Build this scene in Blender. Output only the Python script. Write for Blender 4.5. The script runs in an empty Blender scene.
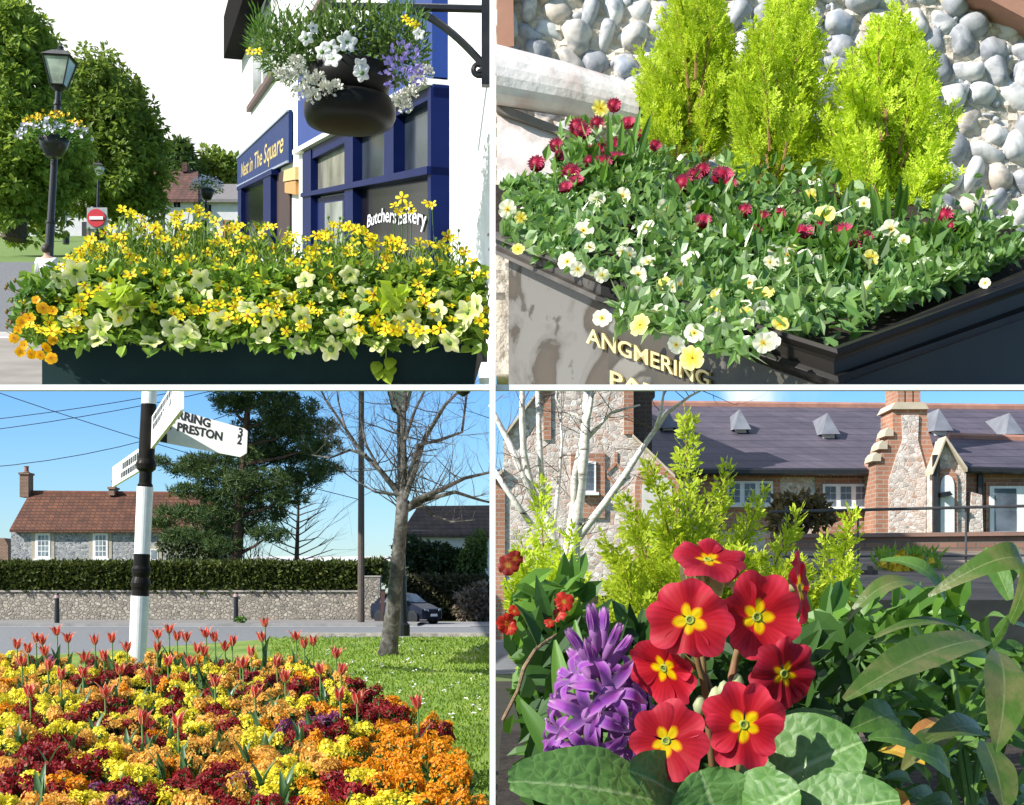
import bpy, math, random
import numpy as np
from mathutils import Vector, Matrix, Quaternion
random.seed(7); RNG = np.random.default_rng(11)
SC = bpy.context.scene; COL = SC.collection
PI = math.pi
FOC, HOR, EYE = 1400.0, 590.0, 1.5
def P(px, py, Y):
    """point seen at picture position px,py from the camera, Y metres in front of it"""
    return Vector(((px-512)/FOC*Y, Y, EYE+(HOR-py)/FOC*Y))
def U(px, Y): return px/FOC*Y
V = Vector
def rnd(a, b): return random.uniform(a, b)

# ------------------------------------------------------------------ mesh builder
class MB:
    def __init__(s): s.v=[]; s.n=0; s.loops=[]; s.sizes=[]; s.m=[]; s.uv=[]; s.hasuv=False
    def add(s, verts, faces, mi=0, uvs=None):
        a=np.asarray([tuple(p) for p in verts], dtype=np.float64).reshape(-1,3)
        for f in faces:
            s.loops.append(np.asarray(f, dtype=np.int64)+s.n); s.sizes.append(np.array([len(f)])); s.m.append(np.array([mi]))
            if uvs is not None: s.hasuv=True; s.uv.append(np.asarray([uvs[i] for i in f],dtype=np.float64))
            else: s.uv.append(np.zeros((len(f),2)))
        s.v.append(a); s.n+=len(a)
    def addnp(s, verts, faces, mi=0, uvs=None):
        k=faces.shape[1]
        s.loops.append((faces+s.n).ravel()); s.sizes.append(np.full(len(faces),k)); s.m.append(np.full(len(faces),mi))
        if uvs is not None: s.hasuv=True; s.uv.append(uvs[faces.ravel()])
        else: s.uv.append(np.zeros((faces.size,2)))
        s.v.append(verts); s.n+=len(verts)
    def mesh(s, name, mats, off=None, smooth=False, recalc=False):
        v=np.concatenate(s.v) if s.v else np.zeros((0,3))
        if off is not None: v=v-np.array(off)
        me=bpy.data.meshes.new(name)
        loops=np.concatenate(s.loops); sizes=np.concatenate(s.sizes)
        me.vertices.add(len(v)); me.vertices.foreach_set('co', v.astype(np.float32).ravel())
        me.loops.add(len(loops)); me.loops.foreach_set('vertex_index', loops.astype(np.int32))
        me.polygons.add(len(sizes)); st=np.concatenate([[0],np.cumsum(sizes)[:-1]])
        me.polygons.foreach_set('loop_start', st.astype(np.int32))
        me.polygons.foreach_set('material_index', np.concatenate(s.m).astype(np.int32))
        me.polygons.foreach_set('use_smooth', np.full(len(sizes), smooth))
        if s.hasuv:
            l=me.uv_layers.new(name='UVMap'); l.data.foreach_set('uv', np.concatenate(s.uv).astype(np.float32).ravel())
        me.update(calc_edges=True); me.validate()
        for m in (mats if isinstance(mats,(list,tuple)) else [mats]): me.materials.append(m)
        if recalc:
            import bmesh
            b=bmesh.new(); b.from_mesh(me); bmesh.ops.recalc_face_normals(b, faces=b.faces); b.to_mesh(me); b.free()
        return me

W = {}
def empty(name, loc, label=None, cat=None, group=None):
    o=bpy.data.objects.new(name,None); COL.objects.link(o); o.location=loc; o.empty_display_size=.05
    W[o.name]=V(loc)
    if label: tag(o,label,cat,group)
    return o
def tag(o,label,cat,group=None):
    o['label']=label; o['category']=cat
    if group: o['group']=group
    return o
def build(mb, name, mats, parent=None, smooth=False, loc=None, recalc=False, label=None):
    """one mesh object; with a parent it is a part of it"""
    off = W[parent.name] if parent is not None else (V(loc) if loc is not None else V((0,0,0)))
    me=mb.mesh(name,mats,off,smooth,recalc)
    o=bpy.data.objects.new(name,me); COL.objects.link(o)
    if parent is not None: o.parent=parent
    else: o.location=off
    W[o.name]=off
    if label: o['label']=label
    return o
def inst(me, name, parent, pos, R, s=1.0):
    o=bpy.data.objects.new(name,me); COL.objects.link(o)
    off=W[parent.name] if parent is not None else V((0,0,0))
    sc = s if isinstance(s,(tuple,list)) else (s,s,s)
    o.matrix_basis=Matrix.Translation(V(pos)-off) @ R.to_4x4() @ Matrix.Diagonal((sc[0],sc[1],sc[2],1))
    if parent is not None: o.parent=parent
    W[o.name]=V(pos)
    return o
def face_rot(n, spin=None):
    return n.to_track_quat('Z','Y').to_matrix() @ Matrix.Rotation(rnd(0,2*PI) if spin is None else spin,3,'Z')
def structure(o): o['kind']='structure'; return o
def stuff(o): o['kind']='stuff'; return o

# ------------------------------------------------------------------ shapes
def quad(mb, a,b,c,d, mi=0): mb.add([a,b,c,d],[(0,1,2,3)],mi)
def prism(mb, poly, ext, mi=0):
    n=len(poly); ext=V(ext); v=[V(p) for p in poly]+[V(p)+ext for p in poly]
    f=[tuple(range(n)),tuple(range(2*n-1,n-1,-1))]+[(i,i+n,(i+1)%n+n,(i+1)%n) for i in range(n)]
    mb.add(v,f,mi)
def box(mb, c, sx, sy, sz, mi=0, X=V((1,0,0)), Y=V((0,1,0)), Z=V((0,0,1))):
    c=V(c); X=X*sx/2; Y=Y*sy/2; Z=Z*sz/2
    prism(mb,[c-X-Y-Z,c+X-Y-Z,c+X+Y-Z,c-X+Y-Z],Z*2,mi)
def tube(mb, pts, rad, n=7, mi=0, caps=True):
    pts=[V(p) for p in pts]; k=len(pts)
    if not isinstance(rad,(list,tuple)): rad=[rad]*k
    vs=[]; ref=V((.31,.95,.02))
    for i,p in enumerate(pts):
        d=(pts[min(i+1,k-1)]-pts[max(i-1,0)])
        if d.length<1e-9: d=V((0,0,1))
        d.normalize(); a=d.cross(ref)
        if a.length<1e-3: a=d.cross(V((1,0,0)))
        a.normalize(); b=d.cross(a)
        for j in range(n):
            t=2*PI*j/n; vs.append(p+(a*math.cos(t)+b*math.sin(t))*rad[i])
    fs=[(i*n+j,i*n+(j+1)%n,(i+1)*n+(j+1)%n,(i+1)*n+j) for i in range(k-1) for j in range(n)]
    if caps: fs+= [tuple(range(n))[::-1], tuple((k-1)*n+j for j in range(n))]
    mb.add(vs,fs,mi)
def lathe(mb, base, prof, n=20, mi=0, Z=V((0,0,1)), rot=0.0):
    base=V(base); Z=Z.normalized(); X=Z.cross(V((0,1,0))); X=X.normalized() if X.length>1e-3 else V((1,0,0)); Y=Z.cross(X)
    vs=[]; k=len(prof)
    for r,z in prof:
        for j in range(n):
            t=2*PI*j/n+rot; vs.append(base+Z*z+(X*math.cos(t)+Y*math.sin(t))*r)
    fs=[(i*n+j,i*n+(j+1)%n,(i+1)*n+(j+1)%n,(i+1)*n+j) for i in range(k-1) for j in range(n)]
    fs+=[tuple(range(n))[::-1],tuple((k-1)*n+j for j in range(n))]
    mb.add(vs,fs,mi)
def unit(a): return a/np.maximum(np.linalg.norm(a,axis=1,keepdims=True),1e-9)
def leaves(mb, pos, d, nrm, L, Wd, mi=0, fold=.25, rounded=False):
    """many small folded leaves: base, two edges, tip"""
    pos=np.asarray(pos,float); N=len(pos)
    if N==0: return
    d=unit(np.asarray(d,float)); nrm=np.asarray(nrm,float)
    if (CLIP[0]>-1e8 or CLIP[1]<1e8) and pos[:,1].min()>.3:
        L=np.broadcast_to(np.asarray(L,float),(N,)); Wd=np.broadcast_to(np.asarray(Wd,float),(N,)); e=pos+d*L[:,None]
        xs=np.stack([pos[:,0]/pos[:,1],e[:,0]/np.maximum(e[:,1],.05)])*FOC+512; m_=Wd*.5/pos[:,1]*FOC
        k=(xs.min(0)-m_>CLIP[0])&(xs.max(0)+m_<CLIP[1]); pos,d,nrm,L,Wd=pos[k],d[k],nrm[k],L[k],Wd[k]; N=len(pos)
        if N==0: return
    s=unit(np.cross(d,nrm)); u=np.cross(s,d)
    L=np.broadcast_to(np.asarray(L,float),(N,))[:,None]; Wd=np.broadcast_to(np.asarray(Wd,float),(N,))[:,None]
    if rounded:
        dn=-u*L*.10; a=pos+d*L*.28; b=pos+d*L*.68+dn*.4
        v=np.stack([pos,a+s*Wd*.42+u*Wd*fold*.7,b+s*Wd*.46+u*Wd*fold,pos+d*L+dn,b-s*Wd*.46+u*Wd*fold,a-s*Wd*.42+u*Wd*fold*.7,b],axis=1).reshape(-1,3)
        i=np.arange(N)[:,None]*7
        f=np.concatenate([i+np.array([[0,1,2,6]]),i+np.array([[0,6,4,5]])]); mb.addnp(v,f,mi)
        f3=np.concatenate([i+np.array([[6,2,3]]),i+np.array([[6,3,4]])]); mb.addnp(v[:0],f3-len(v),mi); return
    m=pos+d*L*.5
    v=np.stack([pos, m+s*Wd*.5+u*Wd*fold, pos+d*L, m-s*Wd*.5+u*Wd*fold],axis=1).reshape(-1,3)
    i=np.arange(N)[:,None]*4
    f=np.concatenate([i+np.array([[0,1,2]]), i+np.array([[0,2,3]])])
    mb.addnp(v,f,mi)
CLIP=[-1e9,1e9]   # planting never grows past the upright post
def rdir(n): return unit(RNG.normal(size=(n,3)))
def blade(mb, p0, p1, nrm, Wd, arch=0., fold=0., curl=0., quilt=0., nu=10, nv=3, mi=0, prof=None, twist=0., wav=0.):
    p0=V(p0); p1=V(p1); ax=p1-p0; L=ax.length; nrm=V(nrm)
    side=ax.cross(nrm).normalized(); up=side.cross(ax).normalized()
    prof=prof or (lambda t: math.sin(PI*min(1,t**.8))**.75)
    vs=[];uv=[]
    for i in range(nu+1):
        t=i/nu; c=p0+ax*t+up*(arch*L*4*t*(1-t)); w=Wd*.5*max(prof(t),.015)
        a=twist*t; sd=side*math.cos(a)+up*math.sin(a); un=up*math.cos(a)-side*math.sin(a)
        for j in range(-nv,nv+1):
            s=j/nv
            q=quilt*L*math.sin(PI*(t*9+abs(s)*1.2))**2*(1-abs(s)*.6)*(1 if j else .0)+ wav*Wd*math.sin(t*14+ (3 if s<0 else 0))*abs(s)**2
            vs.append(c+sd*w*s+un*(fold*w*abs(s)+curl*w*s*s+q)); uv.append((t,s*.5+.5))
    k=2*nv+1
    fs=[(i*k+j,i*k+j+1,(i+1)*k+j+1,(i+1)*k+j) for i in range(nu) for j in range(2*nv)]
    mb.add(vs,fs,mi,uv)
def petals(mb, n, R, half, r0=.06, notch=.0, edge=.25, cup=0., ruffle=0., nt=5, ns=4, mi=0, z0=0., spin=0., jit=0., tipcurl=0., pw=3, fused=False):
    """n overlapping petals in the local XY plane, facing +Z; uv = (radius, across)"""
    for k in range(n):
        a0=2*PI*k/n+spin+rnd(-jit,jit); Rk=R*(1+rnd(-jit,jit)*.5); vs=[];uv=[]; ph=rnd(0,6); zz=z0+.012*R*(k%2)
        for i in range(nt+1):
            t=r0+(1-r0)*i/nt
            for j in range(-ns,ns+1):
                s=j/ns; r=Rk*t*(1-(notch*math.exp(-(s/.28)**2)+edge*abs(s)**pw)*t)
                th=a0+s*half*(1. if fused else .55+.45*math.sin(PI*min(t*.75,1)))
                z=zz+cup*R*t*t+tipcurl*R*t**4+ruffle*R*t*t*math.sin(s*5+ph)+.02*R*s*t
                vs.append(V((r*math.cos(th),r*math.sin(th),z))); uv.append((t,s*.5+.5))
        q=2*ns+1
        mb.add(vs,[(i*q+j,i*q+j+1,(i+1)*q+j+1,(i+1)*q+j) for i in range(nt) for j in range(2*ns)],mi,uv)
def dome(mb, c, r, h, n=10, mi=0, Z=V((0,0,1))):
    lathe(mb,c,[(r,0),(r*.8,h*.6),(r*.4,h*.92),(r*.05,h)],n,mi,Z)
def text_verts(s, size=1.0, extrude=0.0, shear=0.0, bold=0.0):
    cu=bpy.data.curves.new('lettering','FONT'); cu.body=s; cu.size=size; cu.extrude=extrude; cu.shear=shear; cu.offset=bold
    cu.resolution_u=3
    ob=bpy.data.objects.new('lettering',cu); COL.objects.link(ob)
    dg=bpy.context.evaluated_depsgraph_get(); me=bpy.data.meshes.new_from_object(ob.evaluated_get(dg))
    v=[q.co.copy() for q in me.vertices]; f=[tuple(p.vertices) for p in me.polygons]
    bpy.data.objects.remove(ob); bpy.data.curves.remove(cu); bpy.data.meshes.remove(me)
    x0=min(q.x for q in v); x1=max(q.x for q in v)
    return v,f,x0,x1
def write(mb, s, fn, mi=0, extrude=.0, shear=0., bold=0., fit=True):
    """lettering mapped by fn(u, v, w): u 0..1 along the line, v in letter heights, w out of the face"""
    v,f,x0,x1=text_verts(s,1.0,extrude,shear,bold)
    mb.add([fn((q.x-x0)/(x1-x0),q.y/.7,q.z) for q in v],f,mi)

# ------------------------------------------------------------------ materials
def nodes(name):
    m=bpy.data.materials.new(name); m.use_nodes=True; nt=m.node_tree; nt.nodes.clear()
    out=nt.nodes.new('ShaderNodeOutputMaterial'); return m,nt,out
def N(nt,t,**k):
    n=nt.nodes.new(t)
    for a,b in k.items():
        if a.startswith('i_'):
            key=a[2:].replace('_',' '); n.inputs[key].default_value=b
        else: setattr(n,a,b)
    return n
def c4(c): return (c[0],c[1],c[2],1)
def mixc(nt,fac,a,b,mode='MIX'):
    n=nt.nodes.new('ShaderNodeMix'); n.data_type='RGBA'; n.blend_type=mode
    for s,val in ((0,fac),(6,a),(7,b)):
        if isinstance(val,(int,float)): n.inputs[s].default_value=val
        elif isinstance(val,tuple): n.inputs[s].default_value=c4(val)
        else: nt.links.new(val,n.inputs[s])
    return n.outputs[2]
def ramp(nt,fac,stops):
    r=nt.nodes.new('ShaderNodeValToRGB'); e=r.color_ramp.elements
    while len(e)<len(stops): e.new(.5)
    for i,(p,c) in enumerate(stops): e[i].position=p; e[i].color=c4(c)
    nt.links.new(fac,r.inputs[0]); return r.outputs[0]
def noise(nt,scale,detail=4,vec=None,dist=0.):
    n=N(nt,'ShaderNodeTexNoise',i_Scale=scale,i_Detail=detail,i_Distortion=dist)
    if vec is None: vec=nt.nodes.new('ShaderNodeTexCoord').outputs['Object']
    nt.links.new(vec,n.inputs['Vector']); return n.outputs['Fac']
def flatvec(nt):
    """(x + .4y, z) so that courses run level on any upright or sloping face"""
    tc=nt.nodes.new('ShaderNodeTexCoord'); sp=nt.nodes.new('ShaderNodeSeparateXYZ'); nt.links.new(tc.outputs['Object'],sp.inputs[0])
    ma=N(nt,'ShaderNodeMath',operation='MULTIPLY_ADD'); nt.links.new(sp.outputs[1],ma.inputs[0]); ma.inputs[1].default_value=.6; nt.links.new(sp.outputs[0],ma.inputs[2])
    cb=nt.nodes.new('ShaderNodeCombineXYZ'); nt.links.new(ma.outputs[0],cb.inputs[0]); nt.links.new(sp.outputs[2],cb.inputs[1]); return cb.outputs[0]
def finish(nt,out,col,rough=.6,bump=None,bstr=.3,bdist=.01,metal=0.,spec=.4,coat=0.):
    b=nt.nodes.new('ShaderNodeBsdfPrincipled')
    if isinstance(col,tuple): b.inputs['Base Color'].default_value=c4(col)
    else: nt.links.new(col,b.inputs['Base Color'])
    if isinstance(rough,(int,float)): b.inputs['Roughness'].default_value=rough
    else: nt.links.new(rough,b.inputs['Roughness'])
    b.inputs['Metallic'].default_value=metal; b.inputs['Specular IOR Level'].default_value=spec; b.inputs['Coat Weight'].default_value=coat
    if bump is not None:
        bn=N(nt,'ShaderNodeBump',i_Strength=bstr,i_Distance=bdist); nt.links.new(bump,bn.inputs['Height']); nt.links.new(bn.outputs[0],b.inputs['Normal'])
    nt.links.new(b.outputs[0],out.inputs[0]); return b
def pm(name,c1,c2=None,rough=.6,scale=8.,bump=.0,metal=0.,spec=.4,coat=0.,lo=.35,hi=.65):
    """painted or mineral surface: two close colours broken up by noise"""
    m,nt,out=nodes(name)
    c2=c2 or tuple(x*.8 for x in c1)
    f=noise(nt,scale,6); col=ramp(nt,f,[(lo,c1),(hi,c2)])
    finish(nt,out,col,rough,f if bump else None,bump,.02,metal,spec,coat); return m
def leafm(name,c1,c2,trans=.35,rough=.45,spec=.35,c3=None):
    m,nt,out=nodes(name)
    g=nt.nodes.new('ShaderNodeNewGeometry'); oi=nt.nodes.new('ShaderNodeObjectInfo')
    col=ramp(nt,g.outputs['Random Per Island'],[(0,c1),(.8,c2)]+([(1,c3)] if c3 else []))
    hs=N(nt,'ShaderNodeHueSaturation'); nt.links.new(col,hs.inputs['Color'])
    mr=N(nt,'ShaderNodeMapRange'); nt.links.new(oi.outputs['Random'],mr.inputs[0]); mr.inputs[3].default_value=.85; mr.inputs[4].default_value=1.15
    nt.links.new(mr.outputs[0],hs.inputs['Value']); col=hs.outputs[0]
    b=N(nt,'ShaderNodeBsdfPrincipled'); nt.links.new(col,b.inputs['Base Color']); b.inputs['Roughness'].default_value=rough; b.inputs['Specular IOR Level'].default_value=spec
    t=nt.nodes.new('ShaderNodeBsdfTranslucent'); nt.links.new(mixc(nt,.5,col,mixc(nt,1.,col,(1.3,1.25,.5),'MULTIPLY')),t.inputs[0])
    mx=nt.nodes.new('ShaderNodeMixShader'); mx.inputs[0].default_value=trans
    nt.links.new(b.outputs[0],mx.inputs[1]); nt.links.new(t.outputs[0],mx.inputs[2]); nt.links.new(mx.outputs[0],out.inputs[0]); return m
def petalm(name,stops,trans=.3,rough=.5,star=.0,vein=0.,edgec=None,spec=.3):
    """petal coloured along its length (uv.x); star makes the eye narrower towards the petal's sides; edgec colours the margin"""
    m,nt,out=nodes(name)
    uv=nt.nodes.new('ShaderNodeUVMap'); sp=nt.nodes.new('ShaderNodeSeparateXYZ'); nt.links.new(uv.outputs[0],sp.inputs[0])
    a=N(nt,'ShaderNodeMath',operation='SUBTRACT'); nt.links.new(sp.outputs[1],a.inputs[0]); a.inputs[1].default_value=.5
    b_=N(nt,'ShaderNodeMath',operation='ABSOLUTE'); nt.links.new(a.outputs[0],b_.inputs[0])
    f=N(nt,'ShaderNodeMath',operation='MULTIPLY_ADD'); nt.links.new(b_.outputs[0],f.inputs[0]); f.inputs[1].default_value=star; nt.links.new(sp.outputs[0],f.inputs[2])
    col=ramp(nt,f.outputs[0],stops)
    if edgec:
        e=ramp(nt,b_.outputs[0],[(.22,(0,0,0)),(.42,(1,1,1))]); col=mixc(nt,e,col,edgec)
    if vein:
        wv=N(nt,'ShaderNodeMath',operation='MULTIPLY'); nt.links.new(sp.outputs[1],wv.inputs[0]); wv.inputs[1].default_value=60
        sn=N(nt,'ShaderNodeMath',operation='SINE'); nt.links.new(wv.outputs[0],sn.inputs[0])
        mr=N(nt,'ShaderNodeMapRange'); nt.links.new(sn.outputs[0],mr.inputs[0]); mr.inputs[1].default_value=-1; mr.inputs[3].default_value=1-vein; mr.inputs[4].default_value=1.
        cb=nt.nodes.new('ShaderNodeCombineXYZ'); [nt.links.new(mr.outputs[0],cb.inputs[i]) for i in range(3)]
        col=mixc(nt,1.,col,cb.outputs[0],'MULTIPLY')
    oi=nt.nodes.new('ShaderNodeObjectInfo'); g=nt.nodes.new('ShaderNodeNewGeometry')
    ad=N(nt,'ShaderNodeMath',operation='ADD'); nt.links.new(oi.outputs['Random'],ad.inputs[0]); nt.links.new(g.outputs['Random Per Island'],ad.inputs[1])
    mr=N(nt,'ShaderNodeMapRange'); nt.links.new(ad.outputs[0],mr.inputs[0]); mr.inputs[2].default_value=2; mr.inputs[3].default_value=.82; mr.inputs[4].default_value=1.12
    hs=N(nt,'ShaderNodeHueSaturation'); nt.links.new(col,hs.inputs['Color']); nt.links.new(mr.outputs[0],hs.inputs['Value']); col=hs.outputs[0]
    b=N(nt,'ShaderNodeBsdfPrincipled'); nt.links.new(col,b.inputs['Base Color']); b.inputs['Roughness'].default_value=rough; b.inputs['Specular IOR Level'].default_value=spec
    t=nt.nodes.new('ShaderNodeBsdfTranslucent'); nt.links.new(col,t.inputs[0])
    mx=nt.nodes.new('ShaderNodeMixShader'); mx.inputs[0].default_value=trans
    nt.links.new(b.outputs[0],mx.inputs[1]); nt.links.new(t.outputs[0],mx.inputs[2]); nt.links.new(mx.outputs[0],out.inputs[0]); return m
def brickm(name,c1,c2,mortar,bw,bh,ms=.02,bump=.4,rough=.85,stain=None,offset=.5):
    m,nt,out=nodes(name); vec=flatvec(nt)
    t=N(nt,'ShaderNodeTexBrick',offset=offset); nt.links.new(vec,t.inputs['Vector'])
    t.inputs['Color1'].default_value=c4(c1); t.inputs['Color2'].default_value=c4(c2); t.inputs['Mortar'].default_value=c4(mortar)
    t.inputs['Scale'].default_value=1; t.inputs['Mortar Size'].default_value=ms; t.inputs['Brick Width'].default_value=bw; t.inputs['Row Height'].default_value=bh
    t.inputs['Mortar Smooth'].default_value=.2
    n=noise(nt,1.3,7); col=mixc(nt,1.,t.outputs[0],ramp(nt,n,[(.3,(.7,.7,.7)),(.7,(1.15,1.12,1.08))]),'MULTIPLY')
    if stain: col=mixc(nt,ramp(nt,noise(nt,.7,5),[(.52,(0,0,0)),(.62,(1,1,1))]),col,stain)
    inv=N(nt,'ShaderNodeMath',operation='SUBTRACT'); inv.inputs[0].default_value=1; nt.links.new(t.outputs['Fac'],inv.inputs[1])
    finish(nt,out,col,rough,inv.outputs[0],bump,.02); return m
def flintm(name,scale,stones,mortar,bump=.6,mort=.06):
    """knapped flint or cobble facing: voronoi stones in pale mortar"""
    m,nt,out=nodes(name); vec=nt.nodes.new('ShaderNodeTexCoord').outputs['Object']
    mp=N(nt,'ShaderNodeMapping'); mp.inputs['Scale'].default_value=(1,1,1.35); nt.links.new(vec,mp.inputs[0]); vec=mp.outputs[0]
    v1=N(nt,'ShaderNodeTexVoronoi',i_Scale=scale); nt.links.new(vec,v1.inputs['Vector'])
    v2=N(nt,'ShaderNodeTexVoronoi',feature='DISTANCE_TO_EDGE',i_Scale=scale); nt.links.new(vec,v2.inputs['Vector'])
    sp=nt.nodes.new('ShaderNodeSeparateColor'); nt.links.new(v1.outputs['Color'],sp.inputs[0])
    k=len(stones); col=ramp(nt,sp.outputs[0],[(i/(k-1),c) for i,c in enumerate(stones)])
    col=mixc(nt,1.,col,ramp(nt,noise(nt,scale*2.2,3),[(.3,(.75,.75,.75)),(.7,(1.2,1.2,1.2))]),'MULTIPLY')
    e=ramp(nt,v2.outputs['Distance'],[(mort*.5,(0,0,0)),(mort*1.6,(1,1,1))])
    col=mixc(nt,e,mortar,col); finish(nt,out,col,.75,e,bump,.03); return m
def glassm(name,c=(.02,.025,.03),rough=.05,spec=.3):
    m,nt,out=nodes(name); col=ramp(nt,noise(nt,2.5,4),[(.35,tuple(x*.55 for x in c)),(.65,tuple(x*1.3 for x in c))]); finish(nt,out,col,rough,noise(nt,1.2,2),.04,.02,spec=spec); return m
# ------------------------------------------------------------------ shared materials
M=dict(
 white=pm('white_paint',(.80,.80,.79),(.72,.72,.71),.55,6),
 render=pm('white_render',(.78,.78,.77),(.66,.66,.65),.8,14,.25),
 black=pm('black_iron',(.012,.013,.015),(.02,.02,.022),.35,20),
 blackgloss=pm('black_gloss_paint',(.010,.010,.010),(.018,.015,.012),.4,5,spec=.08),
 trough=pm('dark_green_plastic',(.008,.022,.024),(.011,.026,.027),.55,9,spec=.08),
 soil=pm('soil',(.03,.02,.012),(.012,.008,.005),.95,60,.6),
 navy=pm('navy_paint',(.004,.010,.060),(.006,.013,.075),.5,6,spec=.05),
 blue=pm('blue_fascia',(.012,.038,.18),(.016,.046,.21),.5,4,spec=.15),
 sign=pm('sign_blue',(.006,.02,.09),(.009,.028,.12),.5,5,spec=.1),
 gold=pm('gold_lettering',(.62,.47,.16),(.5,.36,.1),.4,30),
 glass=glassm('dark_glass',(.02,.022,.025),.1,.06), bark=pm('bark',(.10,.075,.055),(.045,.035,.028),.9,18,.6),
 stem=pm('stem',(.10,.20,.04),(.07,.15,.03),.6,20), tile=brickm('brown_roof_tiles',(.16,.075,.055),(.11,.055,.045),(.05,.03,.03),.35,.22,.02,.5),
 grey=pm('grey_metal',(.35,.36,.37),(.28,.29,.3),.5,12),
)
LEAF=dict(
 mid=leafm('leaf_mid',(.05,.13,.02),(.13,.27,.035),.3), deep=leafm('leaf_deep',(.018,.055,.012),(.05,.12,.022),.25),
 light=leafm('leaf_light',(.12,.28,.03),(.24,.42,.05),.35), lime=leafm('leaf_lime',(.30,.42,.03),(.42,.55,.05),.35),
 tree=leafm('leaf_tree',(.12,.21,.04),(.30,.40,.08),.5), tree2=leafm('leaf_tree_dark',(.05,.10,.03),(.12,.19,.055),.3),
)
PET=dict(
 yellow=petalm('yellow_petal',[(0,(.80,.42,.0)),(.2,(.86,.66,.005)),(1,(.88,.76,.02))]),
 cream=petalm('cream_petal',[(0,(.35,.5,.05)),(.35,(.60,.68,.16)),(.7,(.72,.75,.34)),(1,(.76,.77,.42))]),
 white=petalm('white_petal',[(0,(.5,.6,.2)),(.3,(.82,.83,.8)),(1,(.84,.84,.83))]),
 amber=petalm('amber_petal',[(0,(.6,.18,0)),(.5,(.85,.42,0)),(1,(.88,.5,.01))]),
 lilac=petalm('lilac_petal',[(0,(.3,.25,.6)),(1,(.22,.14,.6))]),
 orangeeye=pm('orange_eye',(.55,.22,.0),(.4,.14,.0),.7,200),
)
# ------------------------------------------------------------------ flower shapes (unit radius, facing +Z)
def fl_bidens():
    mb=MB(); petals(mb,5,1,rnd(.42,.54),.1,.06,.35,rnd(-.2,.45),.05,4,2,0,jit=.2); dome(mb,(0,0,.0),.2,.16,8,1); return mb.mesh('bidens_flower',[PET['yellow'],PET['orangeeye']],None,True)
def fl_petunia(mat,name):
    mb=MB(); petals(mb,5,1,.66,.05,-rnd(.02,.10),rnd(.30,.42),rnd(.05,.5),rnd(.03,.09),6,4,0,tipcurl=-rnd(.05,.4),jit=.08,pw=1.5,fused=True)
    lathe(mb,(0,0,-.7),[(.1,0),(.16,.35),(.3,.72)],8,1); return mb.mesh(name,[mat,M['stem']],None,True)
BID=[fl_bidens() for _ in range(5)]
PETU=[fl_petunia(PET['cream'],'petunia_flower') for _ in range(7)]
PETW=[fl_petunia(PET['white'],'white_petunia_flower') for _ in range(2)]
def fl_amber():
    mb=MB(); petals(mb,5,1,.75,.05,.05,.2,.15,.05,4,3,0,jit=.1); dome(mb,(0,0,.02),.16,.1,6,1); return mb.mesh('amber_flower',[PET['amber'],PET['orangeeye']],None,True)
AMB=[fl_amber() for _ in range(2)]
def towards(pos, up=.4, j=.5):
    d=(V((0,0,EYE))-pos).normalized(); return (d+V((0,0,up))+V((rnd(-j,j),rnd(-j,j),rnd(-j,j)))).normalized()

CLIP[:]=[-1e9,490]
# ------------------------------------------------------------------ TOP LEFT: shop, trough, lamps
# display shelf that carries both planters
st=empty('display_stand',P(512,390,2.2),'slim white display stand with one long shelf and an upright post between the plantings','stand')
a,b=P(-90,391.2,2.2),P(1120,391.2,2.2); c,d=P(1120,391.2,4.4),P(-90,391.2,4.4)
mb=MB(); prism(mb,[a,b,c,d],(0,0,.004)); prism(mb,[P(-90,385.6,2.2),P(1120,385.6,2.2),P(1120,391.2,2.2),P(-90,391.2,2.2)],(0,-.012,0))
build(mb,'shelf',M['white'],st,recalc=True)
mb=MB(); w0=P(489.6,0,2.183).x; w1=P(495.6,0,2.183).x
box(mb,((w0+w1)/2,2.181,EYE/2+.55),w1-w0,.01,EYE+1.1); build(mb,'post',M['white'],st,recalc=True)

# sloping street ground behind the trough
CS=1.2
def T(px,py): return P(px,py,CS*FOC/(py-221.0))
def strip(name,py0,py1,px0,px1,mat,dz=0.,Ys=None):
    def T(px,py): return P(px,py,Ys[0]+(Ys[1]-Ys[0])*(py-py0)/(py1-py0)) if Ys else P(px,py,CS*FOC/(py-221.0))
    mb=MB(); n=6
    for i in range(n):
        q0=py0+(py1-py0)*i/n; q1=py0+(py1-py0)*(i+1)/n; e=V((0,0,dz)); quad(mb,T(px0,q0)+e,T(px1,q0)+e,T(px1,q1)+e,T(px0,q1)+e)
    return structure(build(mb,name,mat))
strip('pavement',388,338,-2,45,pm('paving',(.27,.25,.22),(.21,.19,.17),.85,3,.1),0,(8,11))
strip('kerb',338,333,-2,45,pm('kerb_stone',(.45,.43,.4),(.36,.34,.32),.85,4),.01,(11,11.4))
strip('road',333,262,-2,56,pm('asphalt',(.16,.17,.18),(.12,.125,.13),.85,20,.2),0,(24,34.2))
strip('village_green',262,236,-6,245,pm('mown_grass',(.10,.17,.03),(.15,.23,.05),.9,3,.2),0,(34.4,90))
strip('lane',236,229,-6,245,pm('lane_gravel',(.32,.29,.26),(.27,.25,.22),.9,3),.01,(90,130))

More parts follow.
